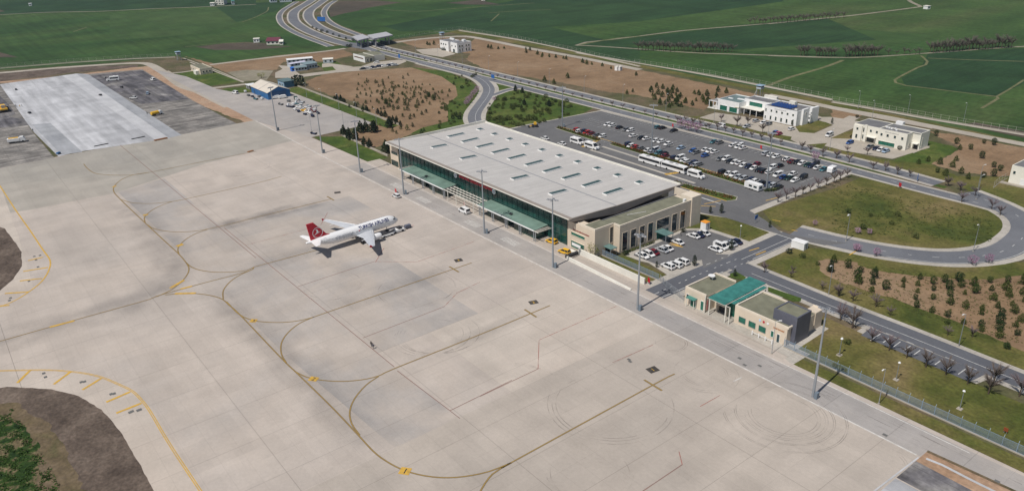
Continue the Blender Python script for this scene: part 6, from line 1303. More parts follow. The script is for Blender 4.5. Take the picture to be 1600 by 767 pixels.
for v, x, y, t_ in (('G',505,250,'floodlight mast at the left end of the car park hedge'),('c2',590,620,'floodlight mast behind the coaches in the car park'),('c5',178,760,'floodlight mast beside the white trailer in the car park')): mast(*at1(v, x, y), 23.5 if v != 'G' else 21.5, t_, R(40), 'car park floodlight masts')
def lamp_proto(h, kind):
    T_ = thing('street_lamp', 'x', 'street lamp'); mb = MB(); mb.tube((0, 0, 0), (0, 0, h), .11, .06, 7); mb.build('pole', STEEL, T_)
    mb = MB()
    if kind == 'garden': mb.tube((0, 0, h), (0, 0, h+.25), .35, .2, 10)
    else: mb.tube((0, 0, h), (0, 1.2, h+.25), .05, n=5); mb.box(-.15, .15, .9, 1.7, h+.18, h+.34)
    mb.build('lamp_head', WHITE, T_); mb = MB()
    if kind == 'garden': mb.box(-.6, .6, -.6, .6, 0, .15, .05, .05)
    else: mb.box(-.25, .25, -.25, .25, 0, .2)
    mb.build('base', PATHM, T_); return T_
gl_ = lamp_proto(4.9, 'garden'); sl_ = lamp_proto(10.5, 'street'); yl_ = lamp_proto(9.0, 'yard')
for v, x, y, t_ in (('N',1116,671,'low garden lamp on a concrete base, left of three on the lower green'),('O',383,664,'low garden lamp on a concrete base, middle of three on the lower green'),('Q',1148,275,'low garden lamp on a concrete base, right of three on the lower green'),('O',44,515,'low garden lamp nearest the bay trees, left end of the lower green'),('c6',1440,112,'low garden lamp at the corner of the small car park')):
    place(gl_, USED, (*at1(v, x, y), .06), 0, t_, 'low garden lamps')
SL = [('Q',663,245,0,'tall lamp post on the grass strip outside the blue fence'),('O',757,465,-.2,'tall lamp post beside the road below the rows of conifers'),('L',975,692,0,'tall lamp post on the verge opposite the low beige building'),('L',1080,372,0,'tall lamp post by the loop road, left end'),('M',85,443,0,'tall lamp post inside the oval green, left part'),('M',845,510,0,'tall lamp post inside the oval green, right part'),('M',864,198,2.8,'tall lamp post on the road split at the upper right'),
 ('I',1165,740,2.8,'tall lamp post in front of the cut-off cream block'),('I',320,182,0,'lamp post behind the cream office, second in the far line'),('I',208,100,0,'lamp post behind the cream office, first in the far line'),('I',605,135,0,'lamp post behind the cream office, third in the far line'),('I',1050,205,0,'lamp post by the brown patch on the far fence'),('N',712,662,2.5,'slim lamp post in front of the low beige building')]
for v, x, y, rz, t_ in SL: place(sl_, USED, (*at1(v, x, y), .06), rz, t_, 'tall street lamps', .92)
YL = [('E',662,265),('E',785,315),('E',920,360),('E',1062,430),('E',1220,485),('E',957,505),('E',700,540)]
for i, (v, x, y) in enumerate(YL): place(yl_, USED, (*at1(v, x, y), .06), .5, 'slim yard lamp post, '+(ORD[i]+' along the yard grass' if i < 5 else ('at the right corner of the yard' if i == 5 else 'beside the dark flat trailer')), 'slim yard lamps')
for i in range(12):
    x = 560-i*34; t_ = 'road lamp post on the far verge of the dual road, %s' % ORD[i]
    place(sl_, USED, (x, -331.5, .05), math.pi, t_, 'road lamps along the dual road', .9)

def fence(name, label, pts, h, post_gap, mat_post, infill, rail=True, base=None, group=None, bars=.5, top=None, per_part=100):
    p0 = pts[0]; T_ = thing(name, label, 'fence', (p0[0], p0[1], 0), 0, group); n = 0; o_ = (p0[0], p0[1], 0)
    inf = MB(o_); rl = MB(o_); bs = MB(o_)
    for a, b_ in zip(pts, pts[1:]):
        d = np.array(b_)-np.array(a); L_ = float(np.linalg.norm(d)); d = d/L_; k = max(1, int(round(L_/post_gap)))
        for i in range(k):
            x, y = np.array(a)+d*L_*i/k; n += 1
            if n <= 95:
                m_ = MB(o_); m_.tube((x, y, 0), (x, y, h), .06, n=5)
                if top: m_.tube((x, y, h), (x-d[1]*.35, y+d[0]*.35, h+.45), .045, n=4)
                m_.build('post', mat_post, T_)
        if infill: 
            m = int(L_/bars)
            for i in range(m):
                x, y = np.array(a)+d*L_*(i+.5)/m; inf.tube((x, y, .25), (x, y, h-.1), .035, n=3)
        if rail:
            for z in ((.35, h-.2) if infill else (.4, h*.5, h-.1)): rl.tube((a[0], a[1], z), (b_[0], b_[1], z), .035, n=4)
        if base: strip_box(bs, a, b_, base[0], base[1])
    if inf.v: inf.build('mesh_panel', infill, T_)
    if rl.v: rl.build('rail', mat_post, T_)
    if bs.v: bs.build('base_wall', PATHM, T_)
    return T_
def strip_box(mb, a, b_, w_, h):
    d = np.array(b_)-np.array(a); d = d/np.linalg.norm(d); n = np.array([-d[1], d[0]])*w_/2; a, b_ = np.array(a), np.array(b_)
    q = [a-n, b_-n, b_+n, a+n]; mb.prism([tuple(p_) for p_ in q], 0, h)
BF = plain('blue_grey_fence_steel', (.24, .32, .41), .5, .1)
fence('palisade_fence', 'blue-grey palisade fence on a low kerb along the lower green', [(96.5,-163.3),(60,-163.4),(37,-163.7),(12,-166),(-30,-172)], 2.6, 3.0, BF, BF, bars=.17, base=(.45, .3), top=True)
fence('palisade_fence', 'blue-grey palisade fence between the ramp and the wing lawn', [(170.8,-167.8),(145,-168.0)], 2.4, 2.6, BF, BF, bars=.17, base=(.4, .25))
fence('palisade_fence', 'grey mesh fence closing the side road beside the low beige building', [(144.5,-168),(140,-166),(131,-163.5)], 2.4, 2.6, STEEL, STEEL, bars=.3)
PP = plain('pale_fence_post', (.45, .43, .38), .8)
def pf(label, v, pts, gap, h=2.8): return fence('perimeter_fence', label, at(v, pts), h, gap, PP, None, base=(.3, .25))
pf('perimeter fence of pale posts along the far left field edge', 'Y', [(-120,420),(0,408),(400,376),(800,352),(1050,342)], 6)
pf('perimeter fence of pale posts above the brown far field', 'B', [(60,238),(300,196),(450,180),(800,236),(1100,298),(1534,398)], 6)
pf('perimeter fence of pale posts behind the office with solar panels', 'C', [(350,378),(800,448),(1100,508),(1534,596)], 5)
pf('perimeter fence of pale posts at the upper right beside the dark field', 'I', [(0,40),(400,108),(800,180),(1200,250),(1534,302),(1800,350)], 4)
fence('wall_fence', 'low pale wall with lamps beside the yard grass', [(505,-204.2),(367,-203.6)], .9, 12, PATHM, None, rail=False, base=(.5, .9))
fence('wall_fence', 'low pale wall on the grass left of the terminal corner', [(370,-170.2),(321,-170)], .9, 12, PATHM, None, rail=False, base=(.5, .9))
pf('grey post fence on the slope beside the cut-off cream block', 'I', [(1290,735),(1330,700),(1400,660)], 3)
def board(name, label, v, x, y, w_, h, z0, m_, rz=R(90)):
    T_ = thing(name, label, 'sign', (*at1(v, x, y), .06), rz); k = MB(); k.tube((0, -w_*.3, 0), (0, -w_*.3, z0+h*.5), .06, n=6); k.tube((0, w_*.3, 0), (0, w_*.3, z0+h*.5), .06, n=6); k.build('post', STEEL, T_)
    k = MB(); k.box(-.06, .06, -w_/2, w_/2, z0, z0+h); k.build('panel', m_, T_); return T_
BS = plain('blue_sign', (.02, .12, .38), .5)
board('road_sign', 'blue road sign at the fork left of the green scrub', 'F', 870, 130, 3.6, 2.4, 1.2, BS); board('road_sign', 'blue road sign on the median below the cream office', 'I', 680, 682, 2.6, 2.2, .8, BS, R(20)); board('road_sign', 'blue road sign on the lawn beside the junction', 'L', 540, 262, 2.2, 1.4, 1.6, BS, R(10))
board('road_sign', 'blue road sign where the gate office road meets the main road', 'b57', 1225, 355, 2.4, 3.0, 1.6, BS); board('billboard', 'large blue hoarding between the two far carriageways', 'w3', 695, 335, 10, 4.5, .8, BS, R(120))
for v, x, y, t_ in (('c2',930,205,'red banner at the back edge of the car park, left'),('c3',1112,350,'red banner at the back edge of the car park, right'),('I',540,735,'red banner on the upper edge of the oval green'),('K',742,705,'red fire point beside the side road fence'),('c6',330,100,'red banner in front of the tall windows'),('N',655,720-235,'red sign') if False else ('J',560,592,'red cone-shaped banner under the pergola')):
    board('banner', t_, v, x, y, 1.3, 1.5, .6, RED, R(70))
board('fire_cabinet', 'red fire cabinet on two posts beside the left mast', 'J', 148, 505, 1.8, 1.4, .4, RED, R(80))
board('notice_board', 'small brown board on the lower green at the right edge', 'Q', 1420, 420, .9, .9, .5, plain('rust_board', (.25, .06, .02), .7))
T = thing('bike_rack', 'white posts standing in front of the low beige building', 'rack', (*at1('N', 650, 575), .08))
mb = MB()
for i in range(4): k = MB(); k.box(3-i*2.1-.12, 3-i*2.1+.12, -.12, .12, 0, 1.3); k.build('post', WHITE, T)
mb.tube((-3.4, 0, .9), (3.1, 0, .9), .05); mb.build('rail', WHITE, T)
# timber by the new concrete
T = thing('timber_stack', 'orange-brown timber lying at the edge of the fresh concrete', 'timber', (*at1('X', 1135, 580), .14), R(5)); mb = MB()
for i in range(4): mb.box(-.2+i*.45-.7, .2+i*.45-.75, -3.4, 3.4, 0, .35+.1*(i % 2))
mb.build('plank', plain('raw_timber', (.30, .13, .05), .8), T)
T = thing('timber_stack', 'small timber pile further left on the apron edge', 'timber', (*at1('S', 1000, 95), .14), R(15)); mb = MB()
for i in range(3): mb.box(-.2+i*.45-.7, .2+i*.45-.75, -1.6, 1.6, 0, .3)
mb.build('plank', plain('raw_timber', (.30, .13, .05), .8), T)
for i, (x, y, t_) in enumerate(((115,232,'dark cement mixer at the far left of the fresh concrete'),(210,397,'dark generator box near the paving machine'),(710,271,'dark generator box on the bright concrete lane'),(860,216,'dark frame lying on the old apron'),(415,684,'blue barrow at the lower corner of the fresh concrete'),(975,570,'long dark steel form on the fresh concrete'),(715,620,'long dark steel form at the lower edge of the fresh concrete'))):
    T = thing('site_machine' if i < 5 else 'steel_form', t_, 'site equipment', (*at1('X', x, y), .15), R(30*i)); mb = MB()
    if i < 5:
        mb.box(-1, 1, -.6, .6, .35, 1.1, .15, .1); mb.build('body', DARK if i != 4 else BLUE, T)
        for s_ in (-1, 1): k = MB(); k.tube((-.4, s_*.62, .35), (-.4, s_*.74, .35), .35, n=10); k.build('wheel', TYRE, T)
        k = MB(); k.tube((1, 0, .6), (1.9, 0, .3), .05); k.build('drawbar', GREY, T)
    else:
        T.rotation_euler = (0, 0, R(95)); mb.box(-3.5, 3.5, -.15, .15, 0, .35); mb.box(-3.5, 3.5, -.4, .4, 0, .06); mb.build('form_rail', DARK, T)

# ---------------------------------------------------------------- people
def skin_body(name, verts, edges, radii, mats, zones, parent):
    me = bpy.data.meshes.new('figure'); me.from_pydata(verts, edges, []); o = bpy.data.objects.new('figure', me); col.objects.link(o)
    sk = o.modifiers.new('s', 'SKIN'); sk.use_smooth_shade = True
    for i, r_ in enumerate(radii): me.skin_vertices[0].data[i].radius = (r_, r_); me.skin_vertices[0].data[i].use_root = (i == 0)
    sb = o.modifiers.new('b', 'SUBSURF'); sb.levels = 1; sb.render_levels = 1
    dg = bpy.context.evaluated_depsgraph_get(); ev = o.evaluated_get(dg); m2 = bpy.data.meshes.new_from_object(ev)
    bpy.data.objects.remove(o); m2.name = name
    for m_ in mats: m2.materials.append(m_)
    for p_ in m2.polygons: c = p_.center; p_.material_index = zones(c)
    b_ = bpy.data.objects.new(name, m2); col.objects.link(b_); b_.parent = parent; return b_
SKINM = plain('skin', (.42, .26, .18), .6); HAIR = plain('dark_hair', (.02, .015, .012), .7)
PMESH = {}
def person(x, y, z, rz, label, top, legs, group=None, stride=.22):
    T_ = thing('person', label, 'person', (x, y, z), rz, group)
    key = (top, legs)
    V = [(0, 0, .95), (0, 0, 1.15), (0, 0, 1.38), (0, 0, 1.50), (.02, 0, 1.60), (.02, 0, 1.70)]; E_ = [(0, 1), (1, 2), (2, 3), (3, 4), (4, 5)]; Rr = [.15, .14, .16, .06, .095, .085]
    for s_ in (-1, 1):
        b0 = len(V); V += [(0, s_*.1, .88), (s_*stride*.5, s_*.11, .48), (s_*stride-.04, s_*.11, .09), (s_*stride+.12, s_*.12, .05)]; E_ += [(0, b0), (b0, b0+1), (b0+1, b0+2), (b0+2, b0+3)]; Rr += [.11, .075, .05, .045]
        b0 = len(V); V += [(0, s_*.2, 1.40), (-s_*.06, s_*.27, 1.12), (-s_*stride*.6+.04, s_*.28, .88), (-s_*stride*.6+.07, s_*.28, .80)]; E_ += [(2, b0), (b0, b0+1), (b0+1, b0+2), (b0+2, b0+3)]; Rr += [.07, .05, .035, .036]
        for i, (dx, dy, dz) in enumerate(((.045, 0, -.075), (.02, 0, -.095), (-.01, 0, -.09), (-.035, 0, -.07), (.06, -s_*.03, -.03))):
            hv = V[b0+3]; V.append((hv[0]+dx, hv[1]+dy, hv[2]+dz)); E_.append((b0+3, len(V)-1)); Rr.append(.009)
    def zones(c):
        if c.z > 1.50 or (abs(c.y) > .22 and c.z < .90): return 2
        return 0 if c.z > .93 else (1 if c.z > .1 else 3)
    b_ = skin_body('body', V, E_, Rr, [plain(top+'_cloth', PAINT[top], .8), plain(legs+'_cloth', PAINT[legs], .8), SKINM, DARK], zones, T_)
    mb = MB(); rings = []
    for zz, r_ in ((1.64, .10), (1.70, .105), (1.76, .085), (1.80, .03)): rings.append([(r_*math.cos(2*math.pi*i/10)-.012, r_*.9*math.sin(2*math.pi*i/10), zz) for i in range(10)])
    mb.loft(rings); mb.build('hair', HAIR, T_)
    return T_
person(*at1('P', 580.6, 542.0), .14, R(-60), 'person in black with a grey hood, left one of the pair walking on the apron', 'black', 'black')
person(*at1('P', 583.4, 545.2), .14, R(-70), 'person in dark blue, right one of the pair walking on the apron', 'navy', 'black')
for i, (x, y, c) in enumerate(((412,318,'navy'),(448,335,'black'),(530,372,'black'),(575,375,'navy'),(600,368,'grey'))):
    person(*at1('c5', x, y+12), LOTZ, R(60*i), '%s person in dark clothes in the group by the dark red car' % ORD[i], c, 'black', 'people gathered at the back of the car park', .1)
person(*at1('c1', 710, 552), Z7, R(20), 'person in dark blue on the yellow crossing beside the right minibus', 'navy', 'navy'); person(*at1('c6', 660, 78), LOTZ, R(20), 'person in dark clothes beside the wing entrance canopy', 'black', 'grey')
for i, (x, y, c) in enumerate(((112,345,'grey'),(122,352,'navy'),(143,348,'yellow'),(157,345,'grey'))): person(*at1('X', x, y+6), .15, R(80*i), '%s site worker standing at the right end of the paving machine' % ORD[i], c, 'grey', 'workers beside the paving machine', .1)
person(*at1('X', 235, 525), .15, 0, 'worker bending over the edge strip of the fresh concrete', 'navy', 'grey'); person(*at1('X', 1040, 405), .15, 0, 'worker standing left of the yellow tank truck', 'green', 'black')

# ---------------------------------------------------------------- trees and shrubs
CON = foliage('conifer_needles', (.014, .032, .012), (.050, .078, .018)); CONL = foliage('light_conifer_needles', (.030, .050, .012), (.075, .095, .020)); DKG = foliage('dark_bush', (.010, .020, .012), (.028, .045, .018))
OLV = foliage('olive_bush', (.045, .070, .018), (.10, .115, .035)); PNK = foliage('pink_blossom', (.27, .15, .23), (.42, .27, .36)); YGR = foliage('spring_leaves', (.12, .14, .03), (.24, .24, .08)); RUST = foliage('rusty_hedge', (.05, .03, .012), (.16, .06, .02)); TWIG = plain('grey_brown_twig', (.15, .12, .105), .9, var=.2); TWIGP = plain('purple_grey_twig', (.19, .145, .155), .9, var=.2); TRUNK = plain('bark', (.09, .065, .045), .95, var=.2)
def leafy(shape, n, size, seed):
    rn = random.Random(seed); vs, fs = [], []
    for _ in range(n):
        for _k in range(30):
            t = rn.random(); a = rn.uniform(0, 2*math.pi)
            R0 = shape(t, a); r_ = R0*math.sqrt(rn.uniform(.18, 1.0))
            if rn.random() < R0: break
        c = Vector((r_*math.cos(a), r_*math.sin(a), t)); s_ = size*rn.uniform(.6, 1.3)
        u = Vector((rn.gauss(0, 1), rn.gauss(0, 1), rn.gauss(0, .7))).normalized(); w_ = u.orthogonal().normalized(); q = rn.uniform(0, 6.3); w_ = Matrix.Rotation(q, 3, u) @ w_; x_ = u.cross(w_)
        b0 = len(vs); vs += [tuple(c+w_*s_), tuple(c+x_*s_*.7), tuple(c-w_*s_), tuple(c-x_*s_*.7)]; fs.append((b0, b0+1, b0+2, b0+3))
    return vs, fs
def tree_proto(name, cat, h, crown_mat, shape, n, size, seed, trunk=.15, base=.1, trunk_mat=None):
    T_ = thing(name, 'x', cat); vs, fs = leafy(shape, n, size, seed); mb = MB(); mb.add([(x*h, y*h, (base+z*(1-base))*h) for x, y, z in vs], fs); mb.build('crown', crown_mat, T_)
    mb = MB(); mb.tube((0, 0, 0), (0, 0, h*.7), trunk*h*.18, trunk*h*.05, 6)
    for k in range(4): a = k*1.7+seed; mb.tube((0, 0, h*(base+.12*k)), (math.cos(a)*h*.12, math.sin(a)*h*.12, h*(base+.12*k+.12)), trunk*h*.06, .01, 4)
    mb.build('trunk', trunk_mat or TRUNK, T_); return T_
def wob(seed):
    rn = random.Random(seed); p1, p2 = rn.uniform(0, 6), rn.uniform(0, 6); return lambda a, t: 1+.22*math.sin(3*a+p1+5*t)+.14*math.sin(5*a+p2-7*t)
def cone(seed, r=.24): w_ = wob(seed); return lambda t, a: r*(1-t)**.75*(.55+.45*min(1, t*6))*w_(a, t)*2.0*.5+.02
def egg(seed, r=.4): w_ = wob(seed); return lambda t, a: r*math.sqrt(max(0, 1-(2*t-1)**2))*w_(a, t)+.01
def bare_proto(h, seed, mat_, spread=.42, n=260, trunk_mat=None, name='bare_tree'):
    T_ = thing(name, 'x', 'tree'); rn = random.Random(seed); mb = MB(); mb.tube((0, 0, 0), (0, 0, h*.34), h*.028, h*.02, 7)
    tips = []
    for k in range(7):
        a = k*2.4+rn.uniform(-.3, .3); sp = rn.uniform(.35, 1)*spread*h*.6; z1 = h*rn.uniform(.55, .8); q = (sp*math.cos(a), sp*math.sin(a), z1); mb.tube((0, 0, h*rn.uniform(.28, .36)), q, h*.014, h*.007, 5); tips.append(q)
    mb.build('trunk', trunk_mat or TRUNK, T_); tw = MB()
    for _ in range(n):
        q = rn.choice(tips); t = rn.uniform(.2, 1); a_ = Vector((q[0]*t, q[1]*t, h*.33+(q[2]-h*.33)*t)); d = Vector((a_.x*1.2+rn.gauss(0, .3)*h*.3, a_.y*1.2+rn.gauss(0, .3)*h*.3, rn.uniform(.1, .5)*h)).normalized()*h*rn.uniform(.14, .30)
        e = a_+d
        if e.z > h*1.02: e.z = h*1.02
        mid = (a_+e)/2+Vector((rn.gauss(0, 1), rn.gauss(0, 1), 0))*h*.02; s_ = h*.0042
        b0 = len(tw.v); u = d.cross(Vector((rn.gauss(0, 1), rn.gauss(0, 1), 1))).normalized()*s_
        tw.add([tuple(a_-u), tuple(a_+u), tuple(mid+u*.8), tuple(mid-u*.8), tuple(e)], [(0, 1, 2, 3), (3, 2, 4)])
    tw.build('crown', mat_, T_); return T_
def scatter(protos, pts, label, group, s=(.8, 1.2), z=.04, cat=None):
    rn = random.Random(len(pts)*7+len(label))
    for x, y in pts:
        k = rn.uniform(*s); o_ = place(rn.choice(protos), USED, (x, y, z), rn.uniform(0, 6.3), label, group, (k*rn.uniform(.9, 1.1), k*rn.uniform(.9, 1.1), k))
# big planted conifers, right-hand rows (traced one by one)
bc = [tree_proto('conifer', 'tree', 3.6, CON if i % 2 else CONL, egg(i, .36) if i % 2 else cone(i, .46), 520, .05, i) for i in range(4)]
O_ = [(170,22),(155,55),(157,88),(260,16),(250,58),(240,96),(237,140),(318,125),(427,80),(425,112),(525,62),(512,102),(510,145),(602,92),(605,132),(602,185),(497,185),(503,232),(597,262),(672,84),(698,124),(703,165),(707,212),(690,290),(757,76),(772,108),(793,155),(797,235),(785,330),(848,102),(855,148),(943,84),(953,132),(898,245),(893,275),(890,345),(893,375),(965,190),(990,236),(1012,283),(1000,328),(1000,372),(1000,412),(1050,80),(1040,127),(1057,168),(1078,222),(1092,266),(1140,92),(1138,155),(1130,318),(1097,350),(1105,400),(1150,200),(1150,60),(1045,480)]
scatter(bc, at('O', O_), 'rounded conifer in the straight rows on brown soil at the right edge', 'conifers in rows at the right edge', (.5, .95))
scatter(bc, at('L', [(1005,500),(1090,532),(1145,600),(985,555)]), 'conifer at the left end of the brown soil strip, beside the junction verge', 'conifers at the left end of the right-hand brown strip', (.8, 1.1))
scatter(bc, at('I', [(830,320),(1212,382),(1290,395),(1105,430),(1018,432),(992,385),(990,520),(960,572),(765,525),(690,545),(1195,500),(860,548),(1340,600),(1290,572),(1205,655),(1290,645),(1030,620),(1085,665),(905,640),(840,615)]), 'scattered conifer on brown ground beside the cream office', 'conifers beside the cream office', (.6, 1.05))
# medium conifers, top middle
mc = [tree_proto('young_conifer', 'tree', 3.0, CON if i != 1 else CONL, cone(i+20, .42), 260, .075, i+20) for i in range(3)]
rn = random.Random(11); pts = []
for r_ in range(7):
    for c_ in range(11):
        x = 440+c_*44+r_*10+rn.uniform(-14, 14); y = 520+c_*9+r_*19-c_*1.5+rn.uniform(-6, 6)
        if y < 648 and x < 880 and rn.random() < .8: pts.append((x, y))
pts += [(305,565),(340,555),(850,552),(840,580),(573,635),(610,640),(605,612),(552,612),(900,560)]
scatter(mc, at('C', pts), 'young conifer in the planted brown field left of the solar-panel office', 'young conifers left of the solar-panel office', (.8, 1.4))
scatter(mc, at('B', [(260,272),(275,275),(300,270),(625,290),(643,295),(685,298),(720,295),(850,300),(852,320),(875,305),(950,335),(945,345),(920,330),(990,345),(1030,350),(1075,355),(1092,360),(1190,380),(1215,388),(1245,390),(1308,400),(1360,415),(1390,420),(1510,455)]), 'small conifer in the line along the upper service road', 'conifers along the upper service road', (.7, 1.3))
scatter(mc, at('B', [(962,490),(1018,505),(1100,470)]), 'taller conifer standing alone on the brown far field', 'lone conifers on the far brown field', (1.2, 1.6))
# orchard of saplings in the brown field
sp_ = [tree_proto('sapling', 'tree', 2.2, CON if i else OLV, cone(i+40, .40), 120, .085, i+40) for i in range(3)]
rn = random.Random(21); pts = []
rowsF = [(-60+i*30) for i in range(22)]
for i in range(330):
    x, y = rn.uniform(0, 1), rn.uniform(0, 1); px = 600+rn.gauss(28, 44); py = 152+rn.gauss(0, 20)
    if px < 515 or px > 716 or py < 113 or py > 205: continue
    edge = 118+max(0, (560-px))*.12
    if py < edge or (px > 690 and 160 < py < 178): continue
    if px < 560 and py > 140+(px-500)*.9: continue
    pts.append(g(px, py))
pts += at('E', [(748,130),(772,135),(800,140),(715,152),(740,160),(880,105),(890,118),(925,112),(970,95),(1000,125),(1035,118),(1075,130),(1110,125),(1140,110),(1180,105),(1230,118),(1310,120),(960,170),(1160,210),(1060,225),(1110,240),(1010,240),(1030,265),(960,215),(1200,185),(1250,180)])
print('saplings', len(pts))
scatter(sp_, pts[:190], 'small dark sapling in the brown plantation left of the curving road', 'saplings in the brown plantation', (.55, 1.3))
scatter(sp_, at('F', [(60,310),(30,350),(190,375),(240,430),(185,530),(230,505),(320,540),(440,515),(70,545),(100,560),(300,560)]), 'dark sapling on brown soil directly behind the terminal roof', 'saplings behind the terminal roof', (1.0, 1.6))
# tall dark yard conifers
yc = [tree_proto('tall_conifer', 'tree', 6.0, DKG, cone(i+60, .36), 520, .055, i+60) for i in range(2)]
scatter(yc, at('E', [(958,575),(1002,605),(1093,552),(1135,545),(1190,550),(1205,545),(1050,612),(1122,655),(1165,672),(1295,715),(1320,512),(1332,490)]), 'tall dark conifer between the yard and the terminal corner', 'tall conifers left of the terminal', (.8, 1.15))
scatter(yc, at('E', [(885,290),(905,295),(935,300),(962,312),(1052,350),(1112,375),(1142,382),(1230,402),(1258,420),(1290,425),(1350,455),(1378,480),(1410,495)]), 'dark conifer along the low pale wall of the yard', 'conifers along the yard wall', (.5, .75))
bsh = [tree_proto('bush', 'shrub', 2.0, DKG if i == 0 else OLV, egg(i+80, .62), 240, .10, i+80, base=0) for i in range(3)]
place(bsh[0], USED, (*at1('E', 598, 175), .04), 0, 'large dark bush beside the pale blue workshop', None, 3.6)
# shrubs in the green scrub behind the terminal
rn = random.Random(31); pts = []
while len(pts) < 120:
    x, y = rn.uniform(815, 1534), rn.uniform(235, 510)
    if y > 510-(x-1060)*.19 if x > 1060 else y > 470+(x-815)*.2: continue
    if y < 225+(x-1100)*.2 or (x < 960 and y < 330-(x-815)*.5): continue
    pts.append((x, y))
scatter(bsh[1:], at('F', pts), 'low olive-green shrub in the scrub triangle behind the terminal', 'shrubs in the scrub triangle', (.5, 1.2))
scatter(yc, at('F', [(1120,330),(1318,340),(1105,235),(1050,220),(1100,370)]), 'slim dark conifer rising from the scrub triangle', 'conifers in the scrub triangle', (.55, .8))
rn = random.Random(33); pts = [(rn.uniform(440, 620), rn.uniform(300, 490)) for _ in range(26)]+[(rn.uniform(560, 760), rn.uniform(90, 210)) for _ in range(16)]
scatter(bsh, at('F', pts), 'shrub on the weedy bank left of the curving road', 'shrubs on the bank left of the curving road', (.5, 1.1))
# hedges in the car park
def hedge(label, pts, w_, h, mats, n, seed):
    rn = random.Random(seed); T_ = thing('hedge', label, 'hedge', (pts[0][0], pts[0][1], .05)); o_ = (pts[0][0], pts[0][1], .05)
    P_ = smooth_line(pts, .8); 
    for mi_, m_ in enumerate(mats):
        mb = MB(o_)
        for _ in range(n//len(mats)):
            i = rn.randrange(len(P_)); x, y = P_[i]; seg = math.sin(i*.35+mi_*2.1)
            if seg < -.35 and rn.random() < .75: continue
            c = Vector((x+rn.uniform(-.5, .5), y+rn.uniform(-.5, .5)*w_, .05+rn.random()**1.3*h*(.6+.4*abs(seg)))); s_ = rn.uniform(.12, .3)
            u = Vector((rn.gauss(0, 1), rn.gauss(0, 1), rn.gauss(0, .7))).normalized(); a_ = u.orthogonal().normalized(); b_ = u.cross(a_)
            mb.add([tuple(c+a_*s_), tuple(c+b_*s_), tuple(c-a_*s_), tuple(c-b_*s_)], [(0, 1, 2, 3)])
        mb.build('foliage', m_, T_)
hedge('rust and green hedge, left section in the car park', [(303,-263.6),(271,-262.8)], 2.2, 1.1, [RUST, OLV], 1500, 1)
hedge('rust-coloured hedge, middle section behind the coaches', [(262,-263.4),(214,-263.2)], 2.4, 1.1, [RUST, OLV], 2200, 2)
hedge('green hedge, right section up to the white trailer', [(212,-262.6),(180,-262)], 2.2, 1.2, [OLV, RUST], 1600, 3)
hedge('green and rust hedge on the pointed island by the terminal', [(203,-241.6),(188,-242.4),(175,-244)], 3.0, 1.2, [OLV, RUST], 1500, 4)
hedge('small green hedge around the foot of the mast by the white trailer', at('c4', [(1100,600),(1180,600),(1260,590)]), 2.4, 1.3, [OLV, DKG], 500, 5)
hedge('low green hedge along the tall windows of the wing', [(166.4,-176),(166,-188)], 1.2, .7, [OLV, DKG], 500, 6)
hedge('low hedge at the wall foot of the wing lawn', [(172,-165.5),(160,-164.6),(147,-163.8)], 1.0, .8, [OLV, DKG], 600, 7)
# bare trees
bt = [bare_proto(4.6, 100+i, TWIG if i % 2 else TWIGP, .62, 520) for i in range(3)]
xs = np.arange(592, 240, -8.6)
scatter(bt, [(x, -317.4) for x in xs], 'bare round-headed tree in the left half of the median row', 'bare trees in the median row', (.62, .85))
scatter(bt, at('H', [(195,215),(260,208),(320,232),(380,246),(450,262),(515,275),(580,288),(645,300),(715,325),(790,335),(865,355),(940,370),(1020,395),(1190,435),(1260,458),(1355,485),(1470,500)]), 'bare round-headed tree in the median between solar-panel office and car park', 'bare median trees behind the car park', (.8, 1.15))
scatter(bt, at('I', [(35,500),(135,535),(325,590),(425,600),(520,632),(620,645),(920,720),(1020,752),(280,470),(118,455)]), 'bare round-headed tree on the median below the cream office', 'bare median trees below the cream office', (.8, 1.1))
scatter(bt, at('M', [(690,120),(765,148),(855,178),(775,215),(955,258),(1005,295)]), 'bare round-headed tree where the road splits at the upper right', 'bare trees at the road split', (.8, 1.1))
scatter(bt, at('L', [(672,140),(722,122),(775,108),(820,92),(865,75),(912,58),(962,38),(1008,24),(1045,8),(1085,-8)]), 'bare purple-grey tree in the row on the right edge of the car park', 'bare trees on the right edge of the car park', (.95, 1.25))
scatter(bt, at('H', [(545,210),(672,245),(757,235),(875,300)]), 'tall bare tree on the forecourt edge of the solar-panel office', 'bare forecourt trees', (1.1, 1.5))
scatter(bt, at('O', [(235,440),(340,490),(445,535),(560,590),(680,635),(810,690)]), 'bare spreading tree in the row beside the parking bays', 'bare trees beside the parking bays', (.95, 1.3))
scatter(bt, at('O', [(48,310),(120,355),(935,750),(965,690),(1120,765)]), 'bare spreading tree beyond the ends of the parking bays', 'bare trees beyond the parking bays', (1.2, 1.6))
scatter(bt, at('O', [(345,280),(35,165),(690,400),(840,410),(260,230),(125,195)])+at('L', [(750,590),(935,660),(1035,700),(590,560),(760,560)]), 'thin bare sapling on the grass verge of the lower road', 'bare saplings on the lower verge', (.6, 1.0))
ft = [bare_proto(8.2, 120+i, plain('far_twig', (.135, .12, .10), .9), .8, 460, name='field_tree') for i in range(3)]
rn = random.Random(5)
for i in range(1): pass
scatter(ft, at('C', [(372+i*21.5+rn.uniform(-5, 5), 303+i*.5+rn.uniform(-4, 3)) for i in range(27)]), 'bare tree in the long straight field row at top centre', 'field trees at top centre', (.9, 1.2))
scatter(ft, at('C', [(1045+i*24+rn.uniform(-6, 6), 148-i*1.6+rn.uniform(-3, 3)) for i in range(24)]), 'bare tree in the faint far field row', 'field trees in the faint far row', (.7, 1.0))
